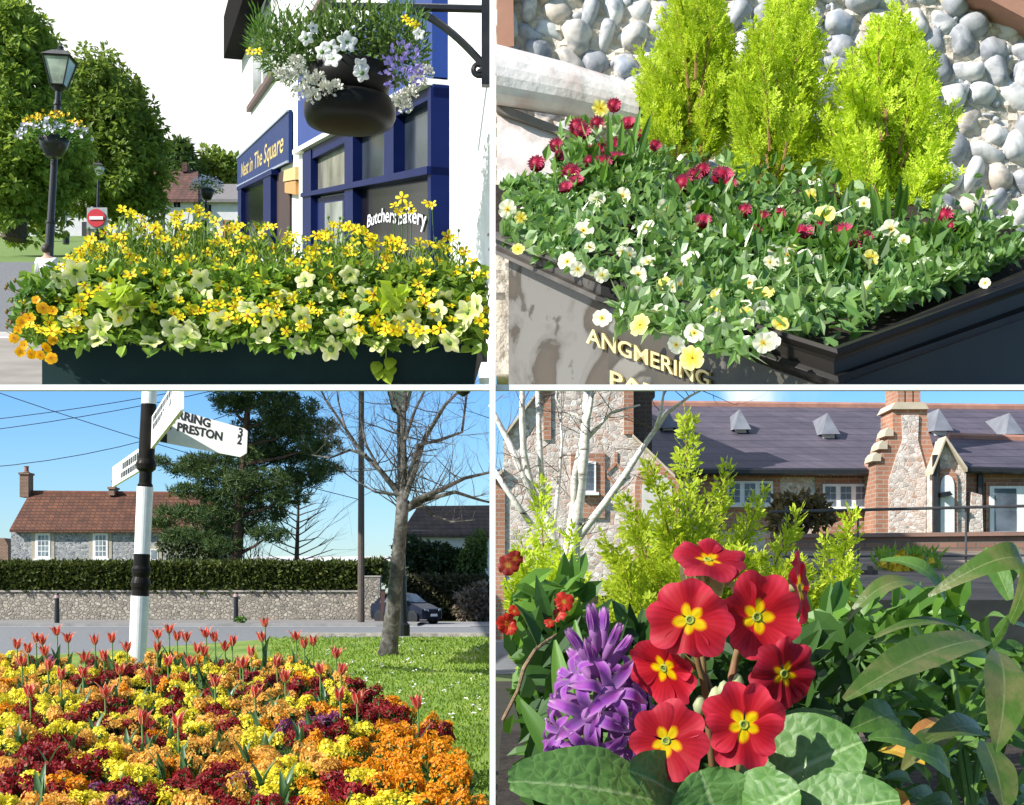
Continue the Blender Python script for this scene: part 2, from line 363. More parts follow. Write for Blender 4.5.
# the shop
XR,YR=P(448,0,5.2).x,5.2; DX,DY=-341.0,1400.0
def K(px):
    q=(px-512)/FOC; return (q*YR-XR)/(DX-q*DY)
NRM=V((-.9716,-.2367,0))
def F(px,py,out=0.):
    k=K(px); Y=YR+DY*k; p=V((XR+DX*k,Y,EYE+(HOR-py)/FOC*Y)); return p+NRM*out
def panel(mb,q,o0,o1,mi=0):
    """slab on the shop face between picture corners q (four px,py pairs)"""
    v=[F(x,y,o0) for x,y in q]; prism(mb,v,NRM*(o1-o0),mi)
def vpy(px,py,px2):  # follow the street direction from px,py to px2
    return 221+(py-221)*(px2-171)/(px-171)
shop=empty('bakery_shop',F(448,300),'white rendered corner shop with navy blue shopfront and dark eaves','shop')
mb=MB(); prism(mb,[F(x,y) for x,y in ((241.5,-60),(489.5,-160),(489.5,384),(479,384),(477,290),(448,272),(241.5,250))],(0,.25,.05)); build(mb,'wall',M['render'],shop,recalc=True)
mb=MB()
q=[(241,62),(262,vpy(241,62,262))]; e0=F(246,52,.0)
pa=[F(242,vpy(242,60,242),.0),F(300,vpy(242,60,300),.0)]
prism(mb,[pa[0],pa[1],pa[1]+V((0,0,.6)),pa[0]+V((0,0,.6))],NRM*.26); build(mb,'eaves',pm('eaves_brown',(.006,.005,.005),(.009,.008,.007),.8,9,spec=.03),shop,recalc=True)
# upper windows and sills
sill=pm('brown_sill',(.12,.06,.045),(.09,.05,.04),.6,8); fw=build
for xa,xb in ((255,277),(318,345)):
    f=MB(); yb=lambda x: vpy(252,108,x)
    panel(f,[(xa,yb(xa)-2),(xb,yb(xb)-2),(xb,yb(xb)-95),(xa,yb(xa)-80)],.0,.04); wf=build(f,'upper_window',M['white'],shop,recalc=True)
    g=MB(); m=(xa+xb)/2
    for x0,x1 in ((xa+2,m-1),(m+1,xb-2)): panel(g,[(x0,yb(x0)-6),(x1,yb(x1)-6),(x1,yb(x1)-88),(x0,yb(x0)-74)],.042,.05)
    build(g,'pane',glassm('upper_glass',(.25,.28,.3),.1),wf,recalc=True)
    s=MB(); panel(s,[(xa-4,yb(xa-4)+3),(xb+4,yb(xb+4)+3),(xb+4,yb(xb+4)-3),(xa-4,yb(xa-4)-2)],.0,.06); build(s,'sill',sill,wf,recalc=True)
# hanging sign board on the far part
mb=MB(); panel(mb,[(240,188),(293.5,163),(293.5,110),(240,158)],.01,.04); sg=build(mb,'sign_board',M['sign'],shop,recalc=True)
mb=MB(); k0,k1=K(243),K(291.5)
def signmap(u,v,w):
    k=k0+(k1-k0)*(.04+.92*u); px=512+FOC*(XR+DX*k)/(YR+DY*k); t=(px-240)/53.5
    top=158-48*t; bot=188-25*t; return F(px,bot+(top-bot)*(.27+.42*v),.043+w*.03)
write(mb,'Nest in The Square',signmap,shear=.25,bold=.01); build(mb,'sign_lettering',M['gold'],sg)
mb=MB()
for x0,y0,x1,y1,h in ((240,188,293.5,163,2.2),(240,159.5,293.5,112,2)): panel(mb,[(x0,y0),(x1,y1),(x1,y1-h),(x0,y0-h)],.04,.055)
build(mb,'sign_edging',pm('sign_trim',(.25,.3,.38),(.2,.24,.3),.5,9),sg,recalc=True)
# far shop window below the sign
sw=MB()
for x0,x1 in ((243.5,247),(271,279)): panel(sw,[(x0,252),(x1,255),(x1,vpy(293,165,x1)),(x0,vpy(293,165,x0))],.0,.08)
panel(sw,[(243,vpy(293,170,243)),(281,vpy(293,170,281)),(281,vpy(293,164,281)),(243,vpy(293,164,243))],.0,.09)
f1=build(sw,'shop_window_frame',M['navy'],shop,recalc=True)
g=MB(); panel(g,[(247,252),(271,255),(271,vpy(293,168,271)),(247,vpy(293,168,247))],.01,.02); build(g,'pane',M['glass'],f1,recalc=True)
g=MB(); panel(g,[(279,255),(292,258),(292,vpy(293,168,292)),(279,vpy(293,168,279))],.01,.02); build(g,'doorway',pm('dark_doorway',(.03,.018,.015),(.05,.02,.015),.7,4),shop,recalc=True)
# alarm box
al=empty('alarm_box',F(296,180,.1),'small yellow and orange alarm box fixed on the white wall under the blue sign','alarm box')
mb=MB(); panel(mb,[(290,182),(303,180),(303,167),(291,171)],.0,.06); build(mb,'cover',pm('alarm_yellow',(.62,.45,.18),(.55,.38,.14),.5,9),al,recalc=True)
mb=MB(); panel(mb,[(290.5,193),(302,195),(302,181),(290.5,183)],.0,.05); build(mb,'base',pm('alarm_orange',(.5,.25,.06),(.42,.2,.05),.5,9),al,recalc=True)
# main shopfront
mb=MB(); panel(mb,[(305.5,152),(448,78),(448,-30),(305.5,70)],.0,.06); build(mb,'fascia',M['blue'],shop,recalc=True)
mb=MB(); panel(mb,[(305.5,155.5),(448,86.5),(448,80),(305.5,151)],.0,.10); build(mb,'fascia_moulding',M['white'],shop,recalc=True)
fr=MB(); Lr=lambda x,y0,y1:(y0+(y1-y0)*(x-305)/(448-305))
def vp_(x0,x1,o=.07): panel(fr,[(x0,268),(x1,270),(x1,Lr(x1,158,89)),(x0,Lr(x0,158,89))],.0,o)
for x0,x1 in ((312,321),(357,366),(399.5,409.5),(446,449.5)): vp_(x0,x1) if x0!=399.5 else panel(fr,[(x0,182),(x1,180),(x1,Lr(x1,158,89)),(x0,Lr(x0,158,89))],.0,.07)
panel(fr,[(312,vpy(448,176,312)),(449.5,vpy(448,176,449.5)),(449.5,vpy(448,168,449.5)),(312,vpy(448,168,312))],.0,.085)
panel(fr,[(312,Lr(312,167,99)),(449.5,Lr(449.5,167,99)),(449.5,Lr(449.5,155,86)),(312,Lr(312,155,86))],.0,.06)
f2=build(fr,'shopfront_frame',M['navy'],shop,recalc=True)
for nm,x0,x1,y0,y1,c in (('pane',321,357,None,0,(.30,.29,.24)),('pane',366,399.5,None,0,(.035,.045,.06)),('pane',409.5,446,None,0,(.03,.04,.055))):
    g=MB(); panel(g,[(x0,vpy(448,172,x0)),(x1,vpy(448,172,x1)),(x1,Lr(x1,160,92)),(x0,Lr(x0,160,92))],.005,.02); build(g,nm,glassm('shop_glass_%d'%x0,c,.12,.05),f2,recalc=True)
g=MB(); panel(g,[(366,268),(446,270),(446,vpy(448,172,446)),(366,vpy(448,172,366))],.005,.02); sp_=build(g,'display_pane',glassm('display_glass',(.010,.009,.009),.15,.04),f2,recalc=True)
mb=MB()
def arc(x0,x1,yl,yr,h):
    ka,kb=K(x0),K(x1)
    def fn(u,v,w):
        k=ka+(kb-ka)*u; px=512+FOC*(XR+DX*k)/(YR+DY*k); t=(px-x0)/(x1-x0)
        base=yl+(yr-yl)*t-6*math.sin(PI*t)*.6; return F(px,base-v*h*(1+.3*t),.026+w*.02)
    return fn
write(mb,'Butchers',arc(372,402,228,224,12),shear=.15,bold=.012); build(mb,'window_lettering',pm('white_lettering',(.75,.75,.78),(.6,.6,.65),.5,40),f2); mb=MB(); write(mb,'Bakery',arc(404,433,225,229,14),shear=.15,bold=.012)
build(mb,'window_lettering',bpy.data.materials['white_lettering'],f2)
dr=MB(); panel(dr,[(322,266),(356,268),(356,vpy(448,180,356)),(322,vpy(448,180,322))],.0,.03); do=build(dr,'door',M['navy'],shop,recalc=True)
dr=MB(); panel(dr,[(331,262),(349,264),(349,vpy(448,184,349)+4),(331,vpy(448,184,331)+4)],.032,.04); build(dr,'pane',glassm('door_glass',(.30,.32,.29),.2,.05),do,recalc=True)
mb=MB(); panel(mb,[(305.5,266),(313,266),(313,Lr(313,152,86)),(305.5,Lr(305.5,152,86))],.0,.05); build(mb,'pilaster',M['white'],shop,recalc=True)
# black knob bracket low on the pier
mb=MB(); tube(mb,[F(474,371,.05),F(490,370,.05)],.012,6); lathe(mb,F(481,373,.06),[(.01,0),(.03,-.02),(.035,-.045),(.02,-.07),(.004,-.08)],10); build(mb,'boot_bracket',M['black'],shop)

# iron wall bracket and hanging basket
BR=4.42
br=empty('wall_bracket',P(486,40,BR),'black iron bracket with curved brace and scroll on the white pier','bracket')
mb=MB(); box(mb,P(486,38,BR),.028,.03,U(96,BR)); build(mb,'back_bar',M['black'],br,recalc=True)
mb=MB(); tube(mb,[P(330,6,BR),P(400,7,BR),P(487,9,BR)],.013,6); build(mb,'arm',M['black'],br)
mb=MB(); tube(mb,[P(408+78*t,10+58*(t**1.6),BR) for t in [i/14 for i in range(15)]],.012,6); build(mb,'brace',M['black'],br)
mb=MB(); tube(mb,[P(479+ (7-5*t)*math.cos(1.0+t*7.5),69+(7-5*t)*math.sin(1.0+t*7.5),BR) for t in [i/26 for i in range(27)]],.009,6); build(mb,'scroll',M['black'],br)

def frange(a,b,n): return [a+(b-a)*i/(n-1) for i in range(n)]
BK=4.25
hb=empty('hanging_basket',P(350,100,BK),'large black plastic hanging basket with a rounded base under the bracket','basket')
bm_=pm('basket_plastic',(.008,.0075,.007),(.014,.013,.012),.45,7,spec=.15)
r=lambda px: U(px,BK)
cz=lambda py:(EYE+(HOR-py)/FOC*BK)-P(350,100,BK).z
mb=MB(); lathe(mb,P(350,100,BK),[(r(36),cz(101)),(r(44),cz(72)),(r(42),cz(70)),(r(36),cz(76))],32); build(mb,'bowl',bm_,hb,smooth=True)
mb=MB(); lathe(mb,P(350,100,BK),[(r(34),cz(102)),(r(43),cz(101)),(r(46),cz(106)),(r(46),cz(116)),(r(43),cz(123)),(r(30),cz(127)),(r(8),cz(129))],32); build(mb,'reservoir',bm_,hb,smooth=True)
mb=MB()
for a in (0,2.1,4.2): tube(mb,[P(350,72,BK)+V((math.cos(a)*r(42),math.sin(a)*r(42),0)),P(350,9,BK)],.005,4)
build(mb,'chain',M['black'],hb)
def cloud(n,cx,cy,rx,ry,Y,ry_depth):
    """n points inside an ellipsoid given by its picture position and size"""
    a=rdir(n)*(RNG.random((n,1))**.4); c=P(cx,cy,Y)
    return np.array(c)+a*np.array([U(rx,Y),ry_depth,U(ry,Y)]), a
def fol(name,parent,specs,mat,Y,dep,L,Wd,up=.5,extra=None):
    mb=MB()
    for (cx,cy,rx,ry,n) in specs:
        p,a=cloud(n,cx,cy,rx,ry,Y,dep); d=unit(a*1.0+rdir(n)*.7+np.array([0,-.1,up]))
        leaves(mb,p,d,rdir(n)+np.array([0,-.6,.8]),RNG.uniform(.6,1.3,n)*L,RNG.uniform(.7,1.2,n)*Wd)
    return build(mb,name,mat,parent)
tp=empty('trailing_petunia',P(345,75,BK),'bushy mixed planting with white petunias filling the big hanging basket','plant')
fol('foliage',tp,[(345,52,52,34,1500),(300,52,40,34,700),(395,48,30,36,800),(270,45,18,22,200),(350,22,50,16,350)],leafm('basket_leaf',(.06,.13,.03),(.20,.31,.09),.35),BK,.14,.027,.012,.4)
fol('feathery_shoot',tp,[(275,45,28,26,500),(262,30,10,18,60),(400,25,25,20,300),(420,50,10,30,140),(290,20,25,14,120)],LEAF['mid'],BK,.11,.036,.0045,.9)
for (x,y,s) in ((330,48,9),(347,42,10),(333,59,9),(361,66,8),(362,73,8),(306,38,7),(322,52,8),(419,34,6),(313,28,6)):
    pos=P(x,y,BK-.2); inst(PETW[x%2],'petunia_flower',tp,pos,face_rot(towards(pos,.1,.35)),U(s,BK))
al_=MB()
for cx,cy in ((288,78),(300,72),(310,82),(318,78),(325,88),(334,87),(300,92),(312,95),(296,62),(282,72),(418,80),(410,92),(425,72),(400,100),(405,105)):
    p,a=cloud(60,cx,cy,7,6,BK-.15,.022); leaves(al_,p,a+np.array([0,-.6,.3]),rdir(60),.012,.012)
build(al_,'alyssum_cluster',pm('alyssum_white',(.62,.62,.52),(.8,.8,.74),.7,90),tp)
lo=MB(); p,a=cloud(90,402,68,20,22,BK-.2,.06); leaves(lo,p,a+np.array([0,-.7,.2]),rdir(90),.019,.016)
build(lo,'lobelia_spray',PET['lilac'],tp)
for x,y in ((250,51),(258,51),(410,22),(416,25),(405,18)): pos=P(x,y,BK-.2); inst(BID[0],'yellow_flower',tp,pos,face_rot(towards(pos,.3,.4)),U(5,BK))

# the trough with bidens and petunias
tr=empty('flower_trough',P(262,388,3.5),'long dark green trough overflowing with yellow and cream flowers','trough')
mb=MB()
a=[P(42,389,3.3),P(473,389,3.3),P(481,322,3.3),P(42,322,3.3)]
bb_=[P(42,389,3.72),P(473,389,3.72),P(481,322,3.3)+V((0,.42,0)),P(42,322,3.3)+V((0,.42,0))]; mb.add(a+bb_,[(0,1,2,3),(7,6,5,4),(0,4,5,1),(1,5,6,2),(2,6,7,3),(3,7,4,0)]); build(mb,'body',M['trough'],tr,recalc=True)
mb=MB(); a=[P(38,331,3.285),P(484,331,3.285),P(484,320,3.285),P(38,320,3.285)]; prism(mb,a,(0,.45,.0)); build(mb,'rim',M['trough'],tr,recalc=True)
mb=MB(); quad(mb,P(43,319,3.3),P(480,319,3.3),P(480,319,3.3)+V((0,.42,0)),P(43,319,3.3)+V((0,.42,0))); build(mb,'soil',M['soil'],tr)
TOPX=[(20,300),(45,278),(72,252),(90,238),(108,226),(120,208),(135,208),(150,225),(175,215),(200,205),(225,228),(245,222),(262,214),(275,224),(300,235),(330,222),(358,226),(375,238),(400,240),(420,240),(440,234),(462,238),(480,262),(492,285)]
def topy(x):
    for (x0,y0),(x1,y1) in zip(TOPX,TOPX[1:]):
        if x<=x1: return y0+(y1-y0)*(x-x0)/(x1-x0)
    return 285
def dep(py): return 3.85-.55*min(1,max(0,(py-205)/130))
who=['beside the tall lamp post','in front of the red no entry sign','taller than its neighbours before the brown roofed house','below the small distant hanging basket','at the foot of the blue name board','in front of the white pillar and alarm box','before the pale glass door','under the white window lettering','before the dark display window','thin and sprawling before the white pier']
petwho=['drooping over the left end of the trough','beside the amber flowers at the left end','under the tallest yellow flowers','at the middle of the trough','right of the trough middle below the white pillar','beside the trailing lime leaves','below the display window lettering','at the right end of the trough']
stm=MB
allb=[]
for i in range(10):
    cx=66+i*45
    pl=empty('bidens_plant',P(cx,335,3.5),'yellow star-flowered bidens plant '+who[i],'plant','yellow bidens plants in the green trough')
    f=MB(); n=1150
    px=RNG.normal(cx,24,n).clip(18,488); py=np.array([min(340-rnd(0,12),topy(x)+10+RNG.random()**.75*118) for x in px])
    pos=np.array([P(a,b,dep(b)+rnd(-.08,.1)) for a,b in zip(px,py)])
    leaves(f,pos,rdir(n)*.8+np.array([0,-.2,.9]),rdir(n)+np.array([0,-1,.3]),RNG.uniform(.016,.038,n),RNG.uniform(.003,.009,n))
    build(f,'foliage',leafm('bidens_leaf',(.09,.17,.025),(.26,.38,.06),.42) if i==0 else bpy.data.materials['bidens_leaf'],pl)
    f=MB(); k=230; qx=RNG.normal(cx,24,k).clip(24,484); qy=np.array([min(325,topy(a)+30+random.random()*75) for a in qx]); leaves(f,np.array([P(a,b,dep(b)+.06+rnd(0,.1)) for a,b in zip(qx,qy)]),rdir(k)*.8+np.array([0,-.3,.5]),rdir(k)*.6+np.array([0,-1,.4]),RNG.uniform(.025,.05,k),RNG.uniform(.01,.02,k)); build(f,'lower_foliage',LEAF['mid'],pl)
    s=MB(); nf=36 if i<9 else 20
    for j in range(nf):
        x=min(486,max(24,cx+random.gauss(0,22))); t=random.random()**1.7; y=min(331,topy(x)+1+t*106)
        if i==9 and x>455: y=topy(x)+rnd(0,60)
        p=P(x,y,dep(y)-.06-(.12 if y>265 else 0)+rnd(-.04,.04)); b=P(x+rnd(-8,8),min(y+rnd(25,60),330),dep(y)+.05)
        tube(s,[b,(b+p)/2+V((rnd(-.01,.01),0,.0)),p],[.002,.0016,.0012],4,caps=False)
        inst(random.choice(BID),'flower',pl,p,face_rot(towards(p,.75,.55)),U(rnd(4.6,8.0) if x<455 else rnd(4,8),3.5))
        if random.random()<.3:
            q=P(x+rnd(-9,9),y-rnd(2,9),dep(y)-.02); tube(s,[b,q],.0011,4,caps=False); lathe(s,q,[(.001,-.004),(.004,0),(.0035,.004),(.001,.006)],6)
    build(s,'stem',M['stem'],pl)
for x,y in ((395,205),(402,198),(408,206),(412,212),(428,203),(432,205),(399,212)):
    p=P(x,y,3.7); s=MB(); tube(s,[P(x+rnd(-4,4),262,3.75),p],.0013,4,caps=False); build(s,'stem',M['stem'],pl); inst(random.choice(BID),'flower',pl,p,face_rot(towards(p,.7,.5)),U(rnd(5,8),3.5))
pf=[(108,290),(85,293),(70,322),(100,328),(96,341),(151,343),(175,290),(172,328),(192,325),(219,322),(270,320),(331,349),(348,317),(365,297),(380,345),(391,322),(409,322),(437,311),(449,342),(248,308),(58,280),(120,313),(75,272),(468,312),(476,305),(205,297),(325,297),(415,312),(443,300),(335,324),(300,318),(186,338),(232,300),(262,338),(300,345),(130,300),(215,345),(285,300),(355,335),(420,335),(462,330),(305,280),(200,280),(350,275)]
plants=[]
for i in range(8):
    cx=70+i*55
    pl=empty('petunia_plant',P(cx,345,3.35),'cream flowered petunia with broad leaves '+petwho[i],'plant','cream petunias along the front of the trough'); plants.append((cx,pl))
    f=MB(); n=520
    px=RNG.normal(cx,27,n).clip(30,484); py=RNG.uniform(268,340,n)+RNG.random(n)**4*14
    pos=np.array([P(a,b,3.42-.2*(b-270)/80+rnd(-.04,.03)) for a,b in zip(px,py)])
    leaves(f,pos,rdir(n)*.8+np.array([0,-.8,-.1]),rdir(n)*.6+np.array([0,-.6,.9]),RNG.uniform(.020,.044,n),RNG.uniform(.013,.028,n),rounded=True)
    build(f,'foliage',leafm('petunia_leaf',(.09,.19,.025),(.28,.42,.07),.4) if i==0 else bpy.data.materials['petunia_leaf'],pl)
for x,y in pf:
    pl=min(plants,key=lambda q:abs(q[0]-x))[1]; p=P(x,y,3.2-(.0 if y>300 else -.1))
    inst(random.choice(PETU),'flower',pl,p,face_rot(towards(p,.25,.8)),U(rnd(9.5,14.5),3.2))
# bright lime shoot trailing over the rim and amber clump at the left end
pl=empty('lime_trailing_plant',P(385,352,3.27),'single lime green leafy shoot trailing down over the dark trough front','plant')
mb=MB(); 
for x,y in ((379,366),(392,362),(385,376),(391,370),(380,372)): 
    p=P(x,y,3.26); blade(mb,p+V((0,.01,.012)),p+V((rnd(-.015,.015),-.012,-.022)),(0,-1,.2),.03,.1,.1,nu=5,nv=2)
tube(mb,[P(384,325,3.3),P(386,345,3.262),P(386,372,3.26)],.0015,4); build(mb,'foliage',LEAF['lime'],pl)
pl=empty('lime_nicotiana',P(365,290,3.3),'bright lime leafed shoots among the cream petunias','plant','lime leafed shoots in the trough')
mb=MB(); p,a=cloud(40,120,302,12,10,3.2,.05); leaves(mb,p,rdir(40)+np.array([0,-.5,.5]),rdir(40)+np.array([0,-1,.5]),.05,.035)
p,a=cloud(26,395,302,11,12,3.2,.05); leaves(mb,p,rdir(26)+np.array([0,-.5,.5]),rdir(26)+np.array([0,-1,.5]),.045,.032); build(mb,'foliage',LEAF['lime'],pl)
pl=empty('amber_calibrachoa',P(40,345,3.3),'clump of amber yellow bell flowers spilling over the left end of the trough','plant')
f=MB(); p,a=cloud(260,42,312,26,30,3.35,.12); leaves(f,p,rdir(260)+np.array([-.3,-.4,.2]),rdir(260)+np.array([0,-1,.3]),.032,.015); build(f,'foliage',LEAF['mid'],pl)
for x,y in ((20,352),(31,354),(24,345),(40,355),(51,358),(43,308),(29,318),(53,340),(36,300),(18,330),(46,348),(14,338),(22,322),(52,311)): p=P(x,y,3.2); inst(AMB[x%2],'flower',pl,p,face_rot(towards(p,.3,.5)),U(rnd(4.5,7),3.2))
mb=MB()
for i in range(26):
    a=P(38,318,3.35); b=P(rnd(5,30),rnd(278,330),3.3+rnd(-.05,.1)); tube(mb,[a,(a+b)/2+V((0,0,.02)),b],.0012,4,caps=False); lathe(mb,b,[(.001,-.006),(.005,0),(.003,.006)],6)
build(mb,'seed_stem',pm('dry_stem',(.16,.15,.06),(.2,.1,.03),.7,40),pl)

# lamp posts
def lamp(name,label,bx,by,tx,ty,Y,s,parts=True):
    """traditional lantern post; bx,by foot and tx,ty tip in the picture, s = lantern half width in px"""
    A=P(bx,by,Y); B=P(tx,ty,Y); ax=(B-A).normalized(); u=U(s,Y); L=empty(name,A,label,'street lamp')
    H=(B-A).length; h=H-u*3.2
    mb=MB(); lathe(mb,A,[(u*.5,0),(u*.5,u*.8),(u*.32,u*1.0),(u*.30,h*.25),(u*.36,h*.255),(u*.26,h*.27),(u*.22,h*.9),(u*.3,h*.905),(u*.2,h*.93),(u*.2,h-u*.3),(u*.42,h-.1*u),(u*.5,h)],14,0,ax); build(mb,'post',M['black'],L,smooth=False)
    c=A+ax*h; X=ax.cross(V((0,1,0))).normalized(); Yv=ax.cross(X)
    def ring(z,w): return [c+ax*z+(X*sx+Yv*sy)*w for sx,sy in ((1,1),(-1,1),(-1,-1),(1,-1))]
    r0=ring(.1*u,.48*u); r1=ring(2.0*u,.92*u); mb=MB()
    for i in range(4): tube(mb,[r0[i],r1[i]],.055*u,5); tube(mb,[r1[i],r1[(i+1)%4]],.07*u,5); tube(mb,[r0[i],r0[(i+1)%4]],.06*u,5)
    ln=build(mb,'lantern',M['black'],L)
    g=MB(); i0=ring(.12*u,.44*u); i1=ring(1.98*u,.88*u)
    for i in range(4): quad(g,i0[i],i0[(i+1)%4],i1[(i+1)%4],i1[i])
    build(g,'pane',GLZ,ln)
    r2=ring(2.05*u,1.06*u); r3=ring(2.55*u,.45*u); r4=ring(2.6*u,.25*u); mb=MB()
    for q0,q1 in ((r2,r3),(r3,r4)):
        for i in range(4): quad(mb,q0[i],q0[(i+1)%4],q1[(i+1)%4],q1[i])
    mb.add(r2,[(0,1,2,3)]); lathe(mb,c+ax*2.58*u,[(.25*u,0),(.3*u,.1*u),(.15*u,.2*u),(.22*u,.33*u),(.1*u,.45*u),(.02*u,.62*u)],10,0,ax); build(mb,'lantern_cap',pm('cap_grey',(.035,.037,.04),(.05,.052,.055),.4,9) if 'cap_grey' not in bpy.data.materials else bpy.data.materials['cap_grey'],ln)
    return L
GLZ=glassm('lantern_glass',(.34,.40,.33),.15)
lamp('street_lamp','tall black lamp post with glass lantern carrying a yellow flower basket',48,270,61,43,33,14)
lamp('street_lamp','smaller black lamp post behind the no entry sign before the trees',97,234,99,160,58,5.5)
lamp('street_lamp','distant small lamp partly lost against the dark tree crown',129,231,130,186,70,4)
def postbasket(name,label,cx,cy,w,h,Y,seed,yellow=.4):
    o=empty(name,P(cx,cy,Y),label,'basket'); u=U(w,Y); v=U(h,Y)
    mb=MB(); lathe(mb,P(cx,cy,Y),[(u*.25,-v*.75),(u*.42,-v*.35),(u*.5,0),(u*.46,.01)],16); build(mb,'bowl',M['black'],o,smooth=True)
    f=MB(); n=520; a=rdir(n); a[:,2]=np.abs(a[:,2]); p=np.array(P(cx,cy,Y))+a*RNG.random((n,1))**.4*np.array([u*1.12,u*.9,v*1.0])+np.array([0,0,-v*.15]); leaves(f,p,a+rdir(n)*.6,rdir(n)+np.array([0,-.8,.6]),u*.16,u*.08); build(f,'foliage',LEAF['mid'],o)
    fl=MB(); n=150; a=rdir(n); a[:,2]=np.abs(a[:,2]); a[:,1]=-np.abs(a[:,1]); p=np.array(P(cx,cy,Y))+a*np.array([u*1.15,u*.95,v*1.05])*RNG.uniform(.85,1.1,(n,1))+np.array([0,0,-v*.05])
    up=p[:,2]>P(cx,cy,Y).z+v*.42
    leaves(fl,p,rdir(n)+np.array([0,-.3,0]),np.tile([0,-1,.3],(n,1)),u*.13,u*.13,0)
    k=fl.m[0]; lab=np.where(up,0,1); fl.m[0]=np.concatenate([lab,lab]) if yellow>0 else np.ones_like(k)
    build(fl,'blossom',[pm('post_yellow',(.8,.55,.02),(.7,.45,.02),.6,9),pm('post_white',(.75,.74,.78),(.6,.55,.75),.6,9)] if 'post_yellow' not in bpy.data.materials else [bpy.data.materials['post_yellow'],bpy.data.materials['post_white']],o); return o
postbasket('hanging_basket','round basket of yellow and white flowers fixed on the tall lamp post',54,139,31,24,32.4,1)
postbasket('hanging_basket','white flowered basket on the post in front of the grey roofed house',207,190,15,13,50,2,0)
o=postbasket('hanging_basket','tiny dark basket on a post before the brown roofed house',163,213,6,7,70,3,0)
for x,y0,y1,Y,l in ((206,190,242,50.3,'slim dark post holding up the white flowered basket'),(164,213,238,70.3,'thin post holding up the tiny dark basket')):
    mb=MB(); tube(mb,[P(x,y1,Y),P(x,y0,Y)],U(1.1,Y),6); lathe(mb,P(x,y0,Y),[(U(1.6,Y),0),(U(2,Y),.1),(.01,.25)],8); tag(build(mb,'basket_post',M['black'],loc=P(x,y1,Y)),l,'post')
# no entry sign
ns=empty('no_entry_sign',P(96,236,40),'round red no entry sign with white bar on a square grey backing','sign')
mb=MB(); prism(mb,[P(86.5,229,40),P(107.5,228,40),P(107,207.5,40),P(87,207.5,40)],(0,.05,0)); build(mb,'backing_board',M['grey'],ns,recalc=True)
mb=MB(); lathe(mb,P(96.2,218,39.98),[(U(9,40),0),(U(9,40),.02)],32,0,V((0,-1,0))); dk=build(mb,'red_disc',pm('sign_red',(.55,.03,.04),(.5,.03,.04),.4,9),ns)
mb=MB(); box(mb,P(96.2,218,39.94),U(13.5,40),.02,U(3.2,40)); build(mb,'white_bar',M['white'],dk,recalc=True)
mb=MB(); tube(mb,[P(92.5,250,40.1),P(92.5,207,40.1)],.05,6); build(mb,'pole',M['grey'],ns)
# litter bin and person
mb=MB(); lathe(mb,P(66,244,50),[(U(3.3,50),0),(U(3.4,50),U(8,50)),(U(3.9,50),U(8.4,50)),(U(3.7,50),U(11,50)),(U(2,50),U(12.5,50)),(.02,U(13,50))],14)
bn=empty('litter_bin',P(66,244,50),'small black round topped litter bin on the green','bin'); build(mb,'bin_body',M['black'],bn)
mb=MB(); box(mb,P(66,236,50)+V((0,-U(3.7,50),0)),U(3.4,50),.03,U(1.6,50)); build(mb,'bin_opening',M['grey'],bn,recalc=True)

def skinned(name,pts,edges,rad,mat,parent,sub=2):
    me=bpy.data.meshes.new(name); me.from_pydata([tuple(p) for p in pts],edges,[]); ob=bpy.data.objects.new(name,me); COL.objects.link(ob)
    m=ob.modifiers.new('skin','SKIN'); s=ob.modifiers.new('sub','SUBSURF'); s.levels=sub; s.render_levels=sub
    for i,r_ in enumerate(rad): d=me.skin_vertices[0].data[i]; d.radius=(r_,r_); d.use_root=(i==0)
    dg=bpy.context.evaluated_depsgraph_get(); nm=bpy.data.meshes.new_from_object(ob.evaluated_get(dg)); bpy.data.objects.remove(ob)
    off=W[parent.name]; nm.transform(Matrix.Translation(-off)); nm.materials.append(mat)
    for p in nm.polygons: p.use_smooth=True
    o=bpy.data.objects.new(name,nm); COL.objects.link(o); o.parent=parent; W[o.name]=off; return o
pe=empty('person',P(46,283,32),'person in a white jacket sitting with back turned behind the tall lamp post','person')
B=P(46.5,277,32.6); sk=pm('skin',(.5,.32,.24),(.45,.28,.2),.6,9)
J=lambda x,y,z:B+V((x,y,z))
pts=[J(0,0,0),J(0,0,.2),J(0,.02,.42),J(0,.02,.5),J(0,.02,.60),J(0,.03,.68),J(-.19,.02,.4),J(-.27,.05,.16),J(-.2,.24,.03),J(.19,.02,.4),J(.27,.05,.16),J(.2,.24,.03),J(-.1,.03,-.03),J(-.13,.42,.0),J(-.13,.45,-.4),J(.1,.03,-.03),J(.13,.42,.0),J(.13,.45,-.4)]
ed=[(0,1),(1,2),(2,3),(3,4),(4,5),(2,6),(6,7),(7,8),(2,9),(9,10),(10,11),(0,12),(12,13),(13,14),(0,15),(15,16),(16,17)]
skinned('body',pts,ed,[.13,.13,.15,.055,.09,.08,.06,.048,.035,.06,.048,.035,.09,.07,.05,.09,.07,.05],sk,pe)
skinned('jacket',[pts[i] for i in (0,1,2,6,7,9,10)]+[J(-.235,.12,.1),J(.235,.12,.1)],[(0,1),(1,2),(2,3),(3,4),(2,5),(5,6),(4,7),(6,8)],[.17,.165,.185,.085,.072,.085,.072,.06,.06],M['white'],pe)
mb=MB(); lathe(mb,J(0,-.005,.56),[(.06,0),(.105,.04),(.115,.1),(.1,.16),(.05,.2),(.005,.215)],14); build(mb,'hair',pm('dark_hair',(.03,.022,.018),(.05,.035,.03),.6,60),pe,smooth=True)
mb=MB(); box(mb,J(0,.05,-.12),1.1,.4,.06); [box(mb,J(s*.48,.05,-.28),.07,.36,.3) for s in (-1,1)]
